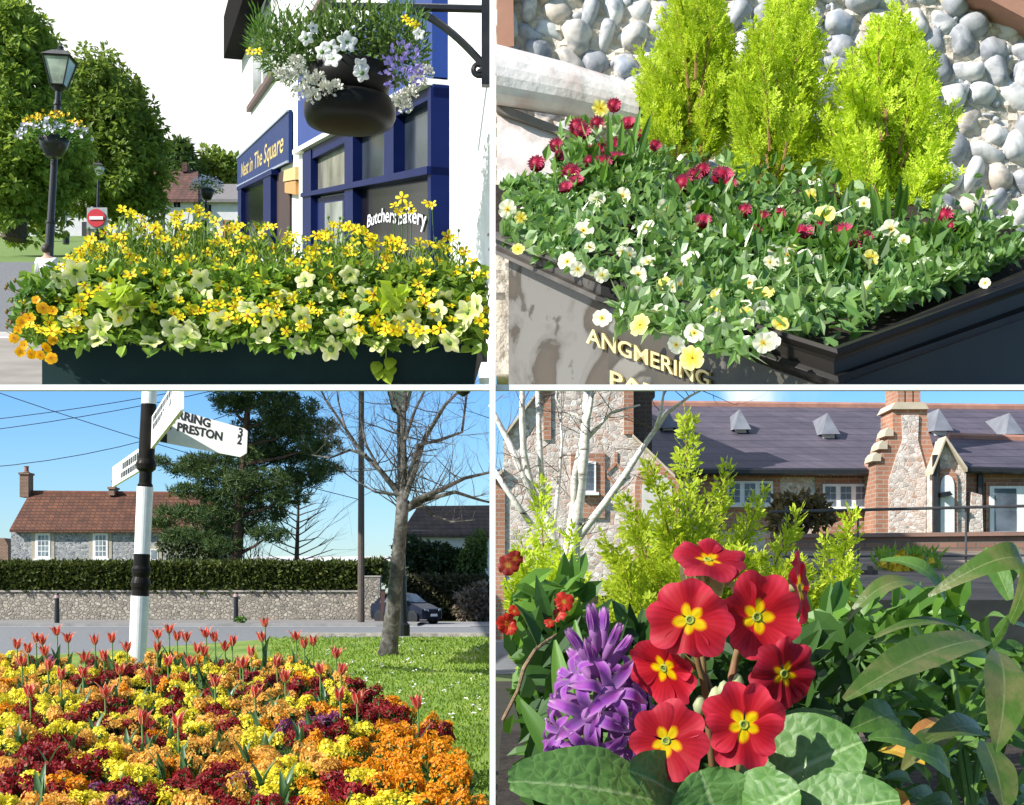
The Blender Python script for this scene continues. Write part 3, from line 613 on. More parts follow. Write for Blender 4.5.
be=empty('bench',J(0,.05,-.4),'low dark bench under the seated person in white','bench'); build(mb,'bench_seat',M['black'],be,recalc=True)

# houses across the green
HW=pm('house_white',(.62,.62,.62),(.55,.55,.56),.8,3)
def cottage(name,label,px0,px1,pye,pyr,pyb,Y,roofm,wins,door=None,chim=None,ridge=None):
    o=empty(name,P((px0+px1)/2,pyb,Y),label,'house'); D=U(px1-px0,Y)*.5
    mb=MB(); prism(mb,[P(px0,pyb,Y),P(px1,pyb,Y),P(px1,pye,Y),P(px0,pye,Y)],(0,6,0)); build(mb,'wall',HW,o,recalc=True)
    e=.3; a,b=P(px0,pye,Y-.35)+V((-e,0,0)),P(px1,pye,Y-.35)+V((e,0,0)); c,d=P(px1-(ridge or 0),pyr,Y+3)+V((e,0,0)),P(px0+(ridge or 0),pyr,Y+3)+V((-e,0,0)); bb,aa=P(px1,pye,Y)+V((e,6.35,0)),P(px0,pye,Y)+V((-e,6.35,0))
    mb=MB(); t=V((0,0,-.18)); mb.add([a,b,c,d,aa,bb,a+t,b+t,aa+t,bb+t],[(0,1,2,3),(3,2,5,4),(6,7,1,0),(0,3,4,8,6),(1,7,9,5,2)]); rf=build(mb,'roof',roofm,o)
    if chim:
        mb=MB(); box(mb,P(chim,pyr-2,Y+3),U(5,Y),.8,U(9,Y)); build(mb,'chimney',M['tile'],rf,recalc=True)
    for x0,x1,y0,y1 in wins:
        mb=MB(); prism(mb,[P(x0,y1,Y),P(x1,y1,Y),P(x1,y0,Y),P(x0,y0,Y)],(0,-.05,0)); w=build(mb,'window',M['white'],o,recalc=True)
        g=MB(); i=.6; m=(x0+x1)/2
        for u0,u1 in ((x0+i,m-.2),(m+.2,x1-i)): prism(g,[P(u0,y1-i,Y-.052),P(u1,y1-i,Y-.052),P(u1,y0+i,Y-.052),P(u0,y0+i,Y-.052)],(0,-.01,0))
        build(g,'pane',M['glass'],w,recalc=True)
    if door:
        x0,x1,y0,y1,mm=door; mb=MB(); prism(mb,[P(x0,y1,Y),P(x1,y1,Y),P(x1,y0,Y),P(x0,y0,Y)],(0,-.06,0)); build(mb,'door',mm,o,recalc=True)
    return o
oak=pm('oak_door',(.4,.2,.06),(.32,.16,.05),.6,9); dkd=pm('black_door',(.02,.02,.02),(.03,.03,.03),.5,9)
cottage('cottage','white cottage with a steep brown tiled roof across the green',120,193,199,171,246,82,M['tile'],[(156,161,201,208),(173,181,201,208),(112+20,139,201,208)],(153,162,217,238,dkd),186,0)
cottage('cottage','white cottage with a low grey roof and oak door beside the shop',193.5,242,199,184,246,82.5,pm('grey_slates',(.16,.15,.15),(.2,.19,.19),.8,5),[(204,212,204,213),(198,206,219,230)],(223,231,220,240,oak),None,0)
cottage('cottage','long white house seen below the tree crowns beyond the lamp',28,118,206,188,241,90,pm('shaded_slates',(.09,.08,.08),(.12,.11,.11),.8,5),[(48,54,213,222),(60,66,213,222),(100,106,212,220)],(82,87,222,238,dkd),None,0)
mb=MB(); n=240; p,a=cloud(n,42,226,9,12,78,.8); leaves(mb,p,rdir(n),rdir(n),.35,.25); s=empty('garden_shrub',P(42,240,78),'small round green shrub before the long white house','shrub'); build(mb,'foliage',LEAF['mid'],s)

# trees
def tree(name,label,foot,top,blobs,Y,n,L,mat,depth=2.2,cat='tree',group=None,r0=None):
    o=empty(name,P(foot[0],foot[1],Y),label,cat,group); mb=MB(); A=P(foot[0],foot[1],Y); B=P(top[0],top[1],Y); r0=r0 or .3
    tube(mb,[A,A.lerp(B,.35)+V((.1,0,0)),A.lerp(B,.7),B],[r0,r0*.75,r0*.5,r0*.2],9)
    for cx,cy,rx,ry in blobs:
        c=P(cx,cy,Y); s=A.lerp(B,rnd(.35,.7)); tube(mb,[s,s.lerp(c,.5)+V((0,rnd(-.5,.5),.2)),c],[r0*.4,r0*.25,.04],6)
    build(mb,'trunk',M['bark'],o)
    f=MB(); tot=sum(rx*ry for _,_,rx,ry in blobs)
    for cx,cy,rx,ry in blobs:
        k=int(n*rx*ry/tot/32); p,a=cloud(k,cx,cy,rx,ry,Y,depth); 
        for q,aa in zip(p,a):
            m=32; rr=U(1,Y)*rnd(4.5,8.5); dd=rdir(m); pos=q+dd*rr*(RNG.random((m,1))**.45)*np.array([1.15,1.15,.75])
            leaves(f,pos,dd+rdir(m)*.7+np.array([0,0,-.25]),rdir(m)*.7+np.array([0,-.2,1]),RNG.uniform(.7,1.3,m)*L,RNG.uniform(.7,1.2,m)*L*.62)
    build(f,'crown',mat,o); return o
tree('broadleaf_tree','tall broad leaved tree filling the edge behind the tall lamp',(14,240),(22,60),[(8,60,40,62),(30,110,34,50),(22,35,30,32),(10,150,38,50),(40,165,32,36),(12,195,34,26),(10,220,24,13),(28,205,26,14),(62,150,18,40),(45,75,14,22)],46,30000,.25,LEAF['tree'],3.0,group=None,r0=.4)
tree('broadleaf_tree','rounded green tree in full leaf behind the smaller lamp',(96,238),(108,90),[(108,90,30,30),(98,125,34,40),(128,130,30,40),(140,160,24,34),(105,170,42,32),(92,195,36,16),(134,195,24,18),(85,90,14,20)],64,30000,.31,LEAF['tree'],3.5,r0=.45)
tree('conifer_tree','dark pointed evergreen beyond the brown roof',(180,200),(181,142),[(180,150,9,10),(178,165,14,14),(188,172,10,14),(172,178,8,10)],95,2600,.5,LEAF['tree2'],2.,r0=.3)
tree('broadleaf_tree','low rounded tree rising behind the grey roof beside the shop',(218,200),(219,162),[(214,165,14,12),(228,170,12,12),(205,176,12,10),(220,180,22,8)],98,3000,.5,LEAF['tree'],2.,r0=.3)
# ------------------------------------------------------------------ TOP RIGHT: flint wall, conifers, iron planter
WY=4.3; CLIP[:]=[497,1e9]
fw_=empty('flint_wall',P(756,391,WY),'garden wall of big rounded pale flint cobbles set in sandy mortar','wall')
mortar=pm('sandy_mortar',(.66,.59,.49),(.48,.42,.34),.95,30,.9)
mb=MB(); nx,nz=70,44; vs=[]
for j in range(nz+1):
    for i in range(nx+1):
        p=P(496+640*i/nx,-30+330*j/nz,WY-.028+.008*math.sin(i*1.7+j*2.3)+rnd(-.006,.006)); vs.append(p)
mb.add(vs,[(j*(nx+1)+i,j*(nx+1)+i+1,(j+1)*(nx+1)+i+1,(j+1)*(nx+1)+i) for j in range(nz) for i in range(nx)])
a=P(496,-30,WY+.06); b=P(1140,-30,WY+.06); c=P(1140,374,WY+.06); d=P(496,374,WY+.06); prism(mb,[a,b,c,d],(0,.3,0)); build(mb,'mortar',mortar,fw_)
m,nt,out=nodes('flint_cobble'); g=nt.nodes.new('ShaderNodeNewGeometry')
col=ramp(nt,g.outputs['Random Per Island'],[(0,(.28,.29,.31)),(.2,(.40,.41,.43)),(.45,(.56,.55,.54)),(.65,(.62,.62,.6)),(.85,(.50,.43,.35)),(1,(.70,.70,.69))])
n1=noise(nt,14,6,dist=1.); col=mixc(nt,1.,col,ramp(nt,n1,[(.36,(.55,.57,.62)),(.5,(1,1,1)),(.7,(1.1,1.1,1.08))]),'MULTIPLY')
col=mixc(nt,ramp(nt,noise(nt,5,3),[(.62,(0,0,0)),(.68,(1,1,1))]),col,(.30,.34,.40))
finish(nt,out,col,.55,noise(nt,40,5),.25,.01); COB=m
import bmesh
def cobble(mb,c,rx,rz,ry,rot):
    b=bmesh.new(); bmesh.ops.create_icosphere(b,subdivisions=3,radius=1); ph=[rnd(0,6) for _ in range(6)]; vs=[]
    cr,sr=math.cos(rot),math.sin(rot)
    for v in b.verts:
        q=v.co.copy(); k=1+.13*math.sin(q.x*2.6+ph[0])+.12*math.sin(q.z*3.1+ph[1]+q.x)+.05*math.sin(q.y*5+ph[2]+q.z*3)+.03*math.sin(q.x*7+ph[3])
        q=q.normalized(); q=V((math.copysign(abs(q.x)**.85,q.x),q.y,math.copysign(abs(q.z)**.85,q.z)))*k; x,z=q.x*rx,q.z*rz; vs.append(V(c)+V((x*cr-z*sr,q.y*ry,x*sr+z*cr)))
    mb.add(vs,[tuple(v.index for v in f.verts) for f in b.faces]); b.free()
mb=MB()
y=-8.0; row=0
while y<260:
    x=497+rnd(-2,8); rh=rnd(13,18)
    while x<1130:
        w=rnd(9,18); cy=y+rnd(-6,6)+(x-750)*.035
        if not (x<514 and y<60 and x>480 and False): 
            cobble(mb,P(x+w,cy,WY-rnd(0,.02)),U(w*1.0,WY),U(rh*rnd(.95,1.25),WY),U(15,WY),rnd(-.6,.6)+(1.2 if random.random()<.3 else 0))
        x+=w*2.05+rnd(0,4)
    y+=rh*1.75; row+=1
for i in range(260): cobble(mb,P(rnd(500,1030),rnd(0,245),WY-.02),U(rnd(3,7),WY),U(rnd(3,6),WY),U(6,WY),rnd(0,3))
build(mb,'cobble_facing',COB,fw_,smooth=True)
bk=pm('red_brick',(.42,.22,.15),(.33,.16,.11),.85,6,.3)
mb=MB(); prism(mb,[P(497,48,4.2),P(514,46,4.2),P(513,-20,4.2),P(497,-20,4.2)],(0,.12,0)); build(mb,'brick_quoin',bk,fw_,recalc=True)
mb=MB(); prism(mb,[P(968,-12,4.17),P(1040,26,4.17),P(1040,-20,4.17)],(0,.12,0)); build(mb,'brick_band',bk,fw_,recalc=True)
# white coping and plinth beside the wall
cp=empty('coping_block',P(560,100,3.95),'whitewashed rounded stone coping sloping down against the cobble wall','coping stone')
wst=pm('whitewashed_stone',(.74,.70,.68),(.52,.40,.36),.85,9,.7,lo=.42,hi=.72)
mb=MB(); A=P(500,78,3.66); B=P(636,108,4.12)
r0=[P(496.3,75-31*math.cos(2*PI*k/20),4.05-.09*math.sin(2*PI*k/20)) for k in range(20)]; r1=[P(632+7*math.sin(2*PI*k/20),107-24*math.cos(2*PI*k/20),4.12-.07*math.sin(2*PI*k/20)) for k in range(20)]; rm=[p.lerp(q,.5)+V((0,0,.006)) for p,q in zip(r0,r1)]
mb.add(r0+rm+r1,[(j*20+k,j*20+(k+1)%20,j*20+20+(k+1)%20,j*20+20+k) for j in range(2) for k in range(20)]+[tuple(range(20)),tuple(range(40,60))]); build(mb,'coping',wst,cp,smooth=False)
mb=MB(); lathe(mb,B,[(U(23,4.12),.002),(U(18,4.12),.006),(U(15,4.12),-.03)],18,0,(B-A).normalized()); build(mb,'worn_end',pm('worn_brick',(.25,.12,.09),(.12,.06,.05),.9,30,.4),cp)
pb=empty('plinth_block',P(530,180,3.6),'flat white rendered plinth below the rounded coping','plinth')
mb=MB(); prism(mb,[P(497,112,4.06),P(640,150,4.1),P(640,240,3.95),P(497,240,3.9)],(0,.1,.0)); build(mb,'rendered_face',wst,pb,recalc=True)
mb=MB(); prism(mb,[P(497,102,4.03),P(570,131,4.05),P(570,138,4.05),P(497,111,4.03)],(0,.05,0)); build(mb,'gap_shade_strip',pm('gap_shade_grey',(.16,.13,.12),(.22,.19,.17),.9,9),pb,recalc=True)  # dark strip painting in the shade of the gap below the coping

# the cast iron planter
pA,pB,pC,pD=(P(496,252,3.06),P(600,303,2.78),P(835,386,2.42),P(1060,306,2.98))   # rim bottom
qA,qB,qC,qD=(P(496,232,3.06),P(602,274,2.78),P(833,348,2.42),P(1060,262,2.98))   # rim top
pl_=empty('iron_planter',P(740,390,2.7),'black painted many sided planter with weathered peeling left face and gold lettering','planter')
m,nt,out=nodes('peeling_paint'); n=noise(nt,7,9,dist=.6); n2=noise(nt,24,6)
col=ramp(nt,n,[(.44,(.13,.125,.115)),(.5,(.10,.095,.085)),(.53,(.045,.037,.028)),(.62,(.06,.048,.036))]); col=mixc(nt,ramp(nt,n2,[(.62,(0,0,0)),(.68,(1,1,1))]),col,(.05,.045,.04)); finish(nt,out,col,.6,n,.3,.01); PEEL=m
m,nt,out=nodes('worn_black_paint'); n=noise(nt,9,8,dist=.5); sp=nt.nodes.new('ShaderNodeSeparateXYZ'); tc=nt.nodes.new('ShaderNodeTexCoord'); nt.links.new(tc.outputs['Object'],sp.inputs[0])
col=ramp(nt,n,[(.48,(.06,.05,.035)),(.56,(.045,.04,.03)),(.6,(.16,.15,.13))]); finish(nt,out,col,.35,n,.2,.01); WORN=m
shift=V((0,0,0))
def down(p): return V((p.x,p.y,EYE+(HOR-390.5)/FOC*p.y))
ctr=(pA+pB+pC+pD)/4+V((0,.35,0))
def inn(p,k): d=V((ctr.x-p.x,ctr.y-p.y,0)).normalized(); return p+d*k
mb=MB(); a,b=inn(pA,.028),inn(pB,.028); mb.add([a,b,down(b),down(a)],[(0,1,2,3)]); build(mb,'weathered_face',PEEL,pl_)
mb=MB(); c=inn(pC,.028); mb.add([b,c,down(c),down(b)],[(0,1,2,3)]); tf=build(mb,'lettered_face',WORN,pl_)
mb=MB(); d=inn(pD,.028); mb.add([c,d,down(d),down(c)],[(0,1,2,3)]); build(mb,'plain_face',M['blackgloss'],pl_)
eB=b; eC=c
def lett(x0,y0,x1,y1,h):
    dirv=(eC-eB); nrm=V((dirv.y,-dirv.x,0)).normalized()
    if nrm.y>0: nrm=-nrm
    def hit(px,py):
        # point of the lettered face seen at px,py
        q=(px-512)/FOC; t=(q*eB.y-eB.x)/(dirv.x-q*dirv.y); Y=eB.y+dirv.y*t; return V((q*Y,Y,EYE+(HOR-py)/FOC*Y))
    def fn(u,v,w): px=x0+(x1-x0)*u; return hit(px,min(389.5,y0+(y1-y0)*u-v*h))+nrm*(.006+w*.03)
    return fn
mb=MB(); write(mb,'ANGMERING',lett(589,343,712,388,15.5),extrude=.12,bold=.012); write(mb,'PARISH',lett(613,386,700,418,15.5),extrude=.12,bold=.012)
build(mb,'gold_lettering',pm('pale_gold',(.62,.52,.25),(.5,.4,.18),.45,30),tf)
def rim(nm,p,q,mat):
    # moulded rim: rolled top lip, flat band and lower bead between two corners
    mb=MB(); sec=[(-.03,1.0),(.0,1.02),(.014,.93),(.016,.80),(.004,.70),(.0,.62),(.0,.30),(.012,.22),(.014,.06),(.0,.0),(-.03,.0)]
    (p0,q0),(p1,q1)=p,q; vs=[]
    for lo,hi in ((p0,q0),(p1,q1)):
        for o,t in sec: c_=lo.lerp(hi,t); d=V((ctr.x-c_.x,ctr.y-c_.y,0)).normalized(); vs.append(c_-d*o*1.3)
    n=len(sec); mb.add(vs,[(i,i+1,n+i+1,n+i) for i in range(n-1)]); return build(mb,nm,mat,pl_)
rim('weathered_rim',(pA,qA),(pB,qB),pm('weathered_rim_paint',(.09,.08,.07),(.03,.026,.022),.4,9)); rim('rim',(pB,qB),(pC,qC),M['blackgloss']); rim('rim',(pC,qC),(pD,qD),M['blackgloss'])
mb=MB(); prism(mb,[P(955,236,3.55),P(1045,262,3.3),P(1045,238,3.3),P(955,214,3.55)],(.02,.05,0)); build(mb,'back_rim',M['blackgloss'],pl_,recalc=True)
def RIMY(px):
    L=[(496,232,3.06),(602,274,2.78),(833,348,2.42),(1060,262,2.98)]
    for (x0,y0,d0),(x1,y1,d1) in zip(L,L[1:]):
        if px<=x1: t=(px-x0)/(x1-x0); return y0+(y1-y0)*t,d0+(d1-d0)*t
    return L[-1][1:]
def S(px,py,o=0.):
    y,d=RIMY(px); back=3.85-.45*max(0,(px-880)/140); t=max(-.25,(y-py)/max(40,(y-130))); Y=d+.06+(back-d)*t*.92+o; return P(px,py,Y)
mb=MB(); n=14; vs=[]
for j in range(n+1):
    for i in range(n+1):
        x=490+555*i/n; y,d_=RIMY(x); vs.append(S(x,y-2+((175 if x<860 else 175+(x-860)*.36)-y)*j/n,.05)-V((0,0,.03)))
mb.add(vs,[(j*(n+1)+i,j*(n+1)+i+1,(j+1)*(n+1)+i+1,(j+1)*(n+1)+i) for j in range(n) for i in range(n)]); build(mb,'soil',M['soil'],pl_)

# golden conifers
GOLD=leafm('golden_conifer_leaf',(.38,.52,.02),(.62,.76,.06),.45,.5,.2,(.76,.84,.16))
def golden(name,label,foot,tip,Y,half,nsp,L,group,mat=GOLD,dens=17,shape=None,lw=.24,core=True,lf=1.,fal=.35):
    """feathery upright conifer: a stem with many plume-like sprays"""
    random.seed(int(foot[0])); o=empty(name,P(foot[0],foot[1],Y),label,'conifer',group); A=P(foot[0],foot[1],Y); B=P(tip[0],tip[1],Y); H=(B-A).length; ax=(B-A).normalized(); u=U(half,Y)
    mb=MB(); tube(mb,[A,A.lerp(B,.5),B],[.011*H+.002,.006*H,.001],6)
    shape=shape or (lambda t:(min(1,(1-t)*1.5))**.75*(.72+.28*min(1,t*4)))
    P0=[];D0=[];N0=[];LL=[]
    tw=MB()
    for i in range(nsp):
        t=random.random()**.8; a=rnd(0,2*PI); rr=u*shape(t)*math.sqrt(rnd(.02,1.0))*(1+.22*math.sin(3*a+t*13)+.15*math.sin(5*a-t*22)); out_=V((math.cos(a),math.sin(a),0))
        s=A+ax*(H*t*.93+rnd(-.01,.012))+out_*rr*.85; d=(out_*rnd(.2,.9)*(1-.6*t)+ax*rnd(.6,1.2)+V((rnd(-.2,.2),rnd(-.2,.2),0))).normalized(); ln=L*rnd(.6,1.6)*(1-fal*t)
        sd=d.cross(V((rnd(-1,1),rnd(-1,1),rnd(-1,1)))).normalized(); nn=sd.cross(d)
        if random.random()<.12: tube(tw,[A+ax*(H*t*.8),s,s+d*ln*.8],[.0012,.001,.0004],3,caps=False)
        for k in range(dens):
            f=(k+.3)/dens; sg=1 if k%2 else -1; P0.append(s+d*ln*f+out_*(f*f*.12*ln)); D0.append(d*1.0+sd*sg*(.95-.4*f)+nn*rnd(-.25,.25)); N0.append(nn); LL.append(ln*lf*(.30*(1-f)+.09))
        P0.append(s+d*ln*.8); D0.append(d); N0.append(nn); LL.append(ln*.2)
    build(mb,'trunk',M['bark'],o); 
    if tw.n: build(tw,'twig',pm('rusty_twig',(.28,.14,.05),(.2,.1,.04),.7,30) if 'rusty_twig' not in bpy.data.materials else bpy.data.materials['rusty_twig'],o)
    f=MB(); LL=np.array(LL); leaves(f,np.array(P0),np.array(D0),np.array(N0),LL,LL*lw,fold=.12); build(f,'foliage',mat,o); return o
def spray(P0,D0,N0,LL,s,d,ln,nn,lv,sz,dens):
    sd=d.cross(nn).normalized(); k=max(4,int(ln/dens)); bend=V((0,0,rnd(-.1,.25)))
    for i in range(k):
        f=(i+.5)/k; q=s+d*ln*f+bend*(ln*f*f*.4); sg=1 if i%2 else -1
        P0.append(q); D0.append(d*1.15+sd*sg*.75+nn*rnd(-.35,.35)); N0.append(nn+sd*rnd(-.4,.4)); LL.append(sz*rnd(.8,1.25)*(1.1-.4*f))
        if lv and .15<f<.85 and random.random()<.42*min(1,dens/.0032*8/k*2.2): spray(P0,D0,N0,LL,q,(d*.9+sd*sg*.9+nn*rnd(-.2,.2)).normalized(),ln*rnd(.35,.6)*(1.1-f),nn,lv-1,sz,dens)
    P0.append(s+d*ln*.97+bend*ln*.38); D0.append(d); N0.append(nn); LL.append(sz*1.3)
def cypress(name,label,foot,Y,leaders,seed,mat,sz=.0048,dens=.0022,step=.0042,dy=.09,group=None,rise=.9):
    """loose golden conifer: several leading shoots, each feathered with flat forking sprays"""
    random.seed(seed); o=empty(name,P(foot[0],foot[1],Y),label,'conifer',group); P0=[];D0=[];N0=[];LL=[]; st_=MB(); sc=Y/1.25
    for x0,y0,x1,y1,w in leaders:
        A=P(x0,y0,Y+rnd(-.05,.09)*dy/.09); B=P(x1,y1,Y+rnd(-.07,.09)*dy/.09); L=(B-A).length; ax=(B-A).normalized(); mid=A.lerp(B,.5)+V((rnd(-.006,.006),0,rnd(-.004,.004)))*sc
        tube(st_,[A,mid,B],[.0014*sc,.0009*sc,.0003*sc],5); n=int(L/step)
        for i in range(n):
            t=.10+.90*i/n; a=i*2.4+rnd(-.5,.5); c=A.lerp(mid,t*2) if t<.5 else mid.lerp(B,t*2-1); out_=V((math.cos(a),math.sin(a)*.7,rnd(-.1,.2)))
            d=(out_*rnd(.6,1.0)+ax*rnd(rise-.25,rise+.3)).normalized(); nn=d.cross(V((rnd(-1,1),rnd(-1,1),rnd(-1,1)))).normalized(); spray(P0,D0,N0,LL,c,d,U(w,Y)*(1-t)**.65*rnd(.55,1.2)+.006*sc,nn,1,sz,dens)
        spray(P0,D0,N0,LL,mid.lerp(B,.7),ax,L*.16+.004,ax.cross(V((0,1,.2))).normalized(),0,sz,dens)
    build(st_,'trunk',pm('rusty_twig2',(.28,.16,.06),(.2,.11,.04),.7,30) if 'rusty_twig2' not in bpy.data.materials else bpy.data.materials['rusty_twig2'],o)
    f=MB(); LL=np.array(LL); leaves(f,np.array(P0),np.array(D0),np.array(N0),LL,LL*.45,fold=.12); build(f,'foliage',mat,o); print(label,len(LL)); return o
def fan(fx,fy,tx,ty,half,n,w,seed):
    random.seed(seed); L=[(fx,fy,tx,ty,w*1.15)]
    for i in range(n):
        h=.22+.74*(i+random.random())/n; c=fx+(tx-fx)*h; r_=half*min(1,(1-h)*1.9+.12)*rnd(.35,1.0)*(1 if i%2 else -1); y1=fy+(ty-fy)*h
        b=max(0,h-rnd(.35,.6)); L.append((fx+(tx-fx)*b+r_*.25,fy+(ty-fy)*b,c+r_,y1+rnd(-6,6),w*rnd(.8,1.15)))
    return L
GG='feathery golden conifers in the iron planter'
cypress('golden_conifer','golden green feathery conifer by the coping stone',(692,168),3.74,fan(692,168,697,-45,58,60,28,71),71,GOLD,.0095,.0036,.0080,.20,GG,1.15)
cypress('golden_conifer','golden green feathery conifer between the two others',(772,205),3.66,fan(772,205,790,-30,60,64,29,72),72,GOLD,.0095,.0036,.0080,.20,GG,1.15)
cypress('golden_conifer','widest golden conifer with fanned sprays beside the bare cobbles',(890,228),3.52,fan(890,228,893,2,72,76,30,73),73,GOLD,.0095,.0036,.0080,.22,GG,1.15)
random.seed(81)
# flowers of the planter
PET['pansy']=petalm('pale_pansy_petal',[(0,(.75,.45,.0)),(.2,(.82,.66,.10)),(.36,(.82,.8,.52)),(1,(.85,.84,.68))])
PET['pansyY']=petalm('lemon_pansy_petal',[(0,(.8,.45,.0)),(.35,(.84,.7,.05)),(1,(.84,.8,.3))])
PET['crimson']=petalm('crimson_petal',[(0,(.38,.005,.04)),(.75,(.58,.015,.09)),(1,(.75,.16,.28))])
def fl_pansy(m,n): mb=MB(); petals(mb,5,1,.78,.04,.04,.18,.06,.10,5,3,0,jit=.12); dome(mb,(0,0,.03),.1,.1,6,1); return mb.mesh(n,[m,PET['orangeeye']],None,True)
def fl_bellis():
    mb=MB()
    for k in range(6): petals(mb,15-k,1-.13*k,.27,.08,0,.4,.42-.02*k,0,3,1,0,z0=.09*k,spin=k*.2,jit=.08,tipcurl=.1)
    dome(mb,(0,0,-.1),.82,.75,12,0); return mb.mesh('daisy_flower',[PET['crimson']],None,True)
PAN=[fl_pansy(PET['pansy'],'pansy_flower') for _ in range(4)]; PANY=[fl_pansy(PET['pansyY'],'pansy_flower')]; BEL=[fl_bellis() for _ in range(2)]
VIOL=leafm('viola_leaf',(.08,.20,.04),(.24,.40,.12),.4,.28,.7,(.46,.58,.34))
vdesc=['beside the white coping','behind the weathered rim','in front of the first conifer','trailing over the gold lettering','at the middle of the planter','over the front corner of the rim','in front of the widest conifer','by the bare right end of the planter','between the conifers and the front rim','hanging over the black front rim','low beside the crimson daisies','at the foot of the middle conifer','along the glossy right hand rim','in the far right corner of the planter']
vcen=[(535,195),(545,240),(640,180),(650,305),(690,240),(780,300),(840,250),(940,265),(740,215),(720,310),(600,170),(800,220),(900,285),(960,250)]
vio=[]
for i,(cx,cy) in enumerate(vcen):
    o=empty('pansy_plant',S(cx,cy),'small leaved pale yellow pansy plant '+vdesc[i],'plant','pansy plants in the iron planter'); vio.append((cx,cy,o))
    n=540; f=MB(); px=RNG.normal(cx,36,n).clip(497,1015); py=np.array([cy+random.gauss(0,24) for _ in range(n)])
    pos=[]
    for a,b in zip(px,py):
        y,_=RIMY(a); lim=y+(38 if 620<a<760 else 6 if a<620 else -8+max(0,(830-a))*.15 if a<880 else -22); b=min(b,lim-rnd(0,6)); b=max(b,128+ (60 if a<560 else 0) -(a-500)*.02); pos.append(S(a,b,rnd(-.07,.03)))
    k=n//9; pos=np.array(pos); leaves(f,pos[:k],rdir(k)+np.array([0,-.3,.6]),rdir(k)*.8+np.array([0,-.5,.8]),RNG.uniform(.03,.075,k),RNG.uniform(.006,.014,k)); pos=pos[k:]; n=n-k
    leaves(f,pos,rdir(n)+np.array([0,-.35,.35]),rdir(n)*.8+np.array([0,-.5,.8]),RNG.uniform(.016,.046,n),RNG.uniform(.011,.030,n),rounded=True)
    build(f,'foliage',VIOL,o)
pf=[(640,325,12,1),(694,333,11,0),(692,358,13,1),(763,343,11,0),(823,218,14,1),(891,229,10,0),(597,200,9,0),(710,210,8,0),(745,305,7,0),(560,255,9,0),(868,288,8,0),(602,275,8,0),(985,283,6,0),(629,255,8,0),(660,313,10,0),(676,345,10,0),(716,320,9,0),(575,180,7,1),(820,262,8,0),(770,262,7,0),(927,262,6,0),(668,125,8,1),(600,108,9,1),(648,262,8,0),(602,318,10,0)]+[(rnd(505,960),rnd(190,300),rnd(6,11),random.random()<.15) for _ in range(26)]+[(rnd(600,790),rnd(270,345),rnd(6,11),random.random()<.4) for _ in range(16)]
for x,y,s,k in pf:
    o=min(vio,key=lambda q:(q[0]-x)**2+(q[1]-y)**2)[2]; p=S(x,y,-.1); inst(random.choice(PANY if k else PAN),'flower',o,p,face_rot(towards(p,.35,.4)),U(s,p.y))
bel=[(614,110,6),(582,136,7),(577,131,7),(537,169,7),(571,179,8),(566,193,6),(590,157,6),(600,153,5),(613,150,7),(603,168,7),(616,164,7),(640,140,6),(560,160,5),(590,166,5),(684,189,8),(722,182,9),(703,175,6),(703,227,7),(745,216,6),(763,223,6),(779,220,6),(803,239,8),(843,238,8),(865,243,6),(945,221,7),(952,232,5),(556,150,6),(628,128,6),(597,128,6),(694,180,6),(730,190,6),(576,186,6),(655,150,5),(820,232,5),(855,250,5),(757,235,5)]
bgrp=[((575,150),'tallest crimson double daisies beside the white coping'),((608,160),'cluster of crimson double daisies before the first conifer'),((705,190),'pink crimson daisies at the foot of the middle conifer'),((770,222),'row of small crimson daisies in the planter middle'),((840,240),'crimson daisies in front of the widest conifer'),((948,226),'pair of crimson daisies near the bare right end')]
bp=[]
for (cx,cy),l in bgrp:
    o=empty('daisy_plant',S(cx,cy+18),l,'plant','crimson double daisies in the iron planter'); n=90; f=MB()
    pos=np.array([S(random.gauss(cx,16),cy+rnd(6,34),rnd(-.08,.02)) for _ in range(n)]); leaves(f,pos,rdir(n)+np.array([0,-.4,.5]),rdir(n)*.6+np.array([0,-.5,.8]),RNG.uniform(.04,.065,n),.025); build(f,'foliage',LEAF['mid'],o); bp.append((cx,cy,o,MB()))
for x,y,s in bel:
    q=min(bp,key=lambda q:(q[0]-x)**2+(q[1]-y)**2); p=S(x,y,-.08)+V((0,0,.01)); inst(BEL[x%2],'flower',q[2],p,face_rot(towards(p,.7,.3)),U(s*1.4,p.y)); tube(q[3],[p-V((0,0,.004)),p+V((rnd(-.01,.01),.03,-.07))],.0022,5)
for cx,cy,o,s in bp: build(s,'stem',LEAF['light'],o)
bl_=[((612,165),'clump of upright bulb leaves behind the crimson daisies',[(608,110),(622,118),(640,105),(650,112),(628,140)]),((830,215),'tuft of narrow bulb leaves between the two larger conifers',[(815,188),(822,180),(832,195),(845,190),(800,190),(808,196)]),((890,222),'tuft of narrow bulb leaves before the widest conifer',[(868,186),(872,192),(884,190),(898,180),(905,186)])]
for (cx,cy),l,tips in bl_:
    o=empty('bulb_plant',S(cx,cy),l,'plant','bulb leaf tufts in the iron planter'); mb=MB()
    for x,y in tips: blade(mb,S(cx+(x-cx)*.6,cy+rnd(0,8)),S(x,cy,-.02)+V((0,-.02,U(cy-y,3.2))),(rnd(-.4,.4),-1,.1),.022,.03,.3,nu=6,nv=2,prof=lambda t:.75*(1-t**4)+.1)
    build(mb,'blade_leaf',LEAF['mid'],o)
CLIP[:]=[-1e9,490]
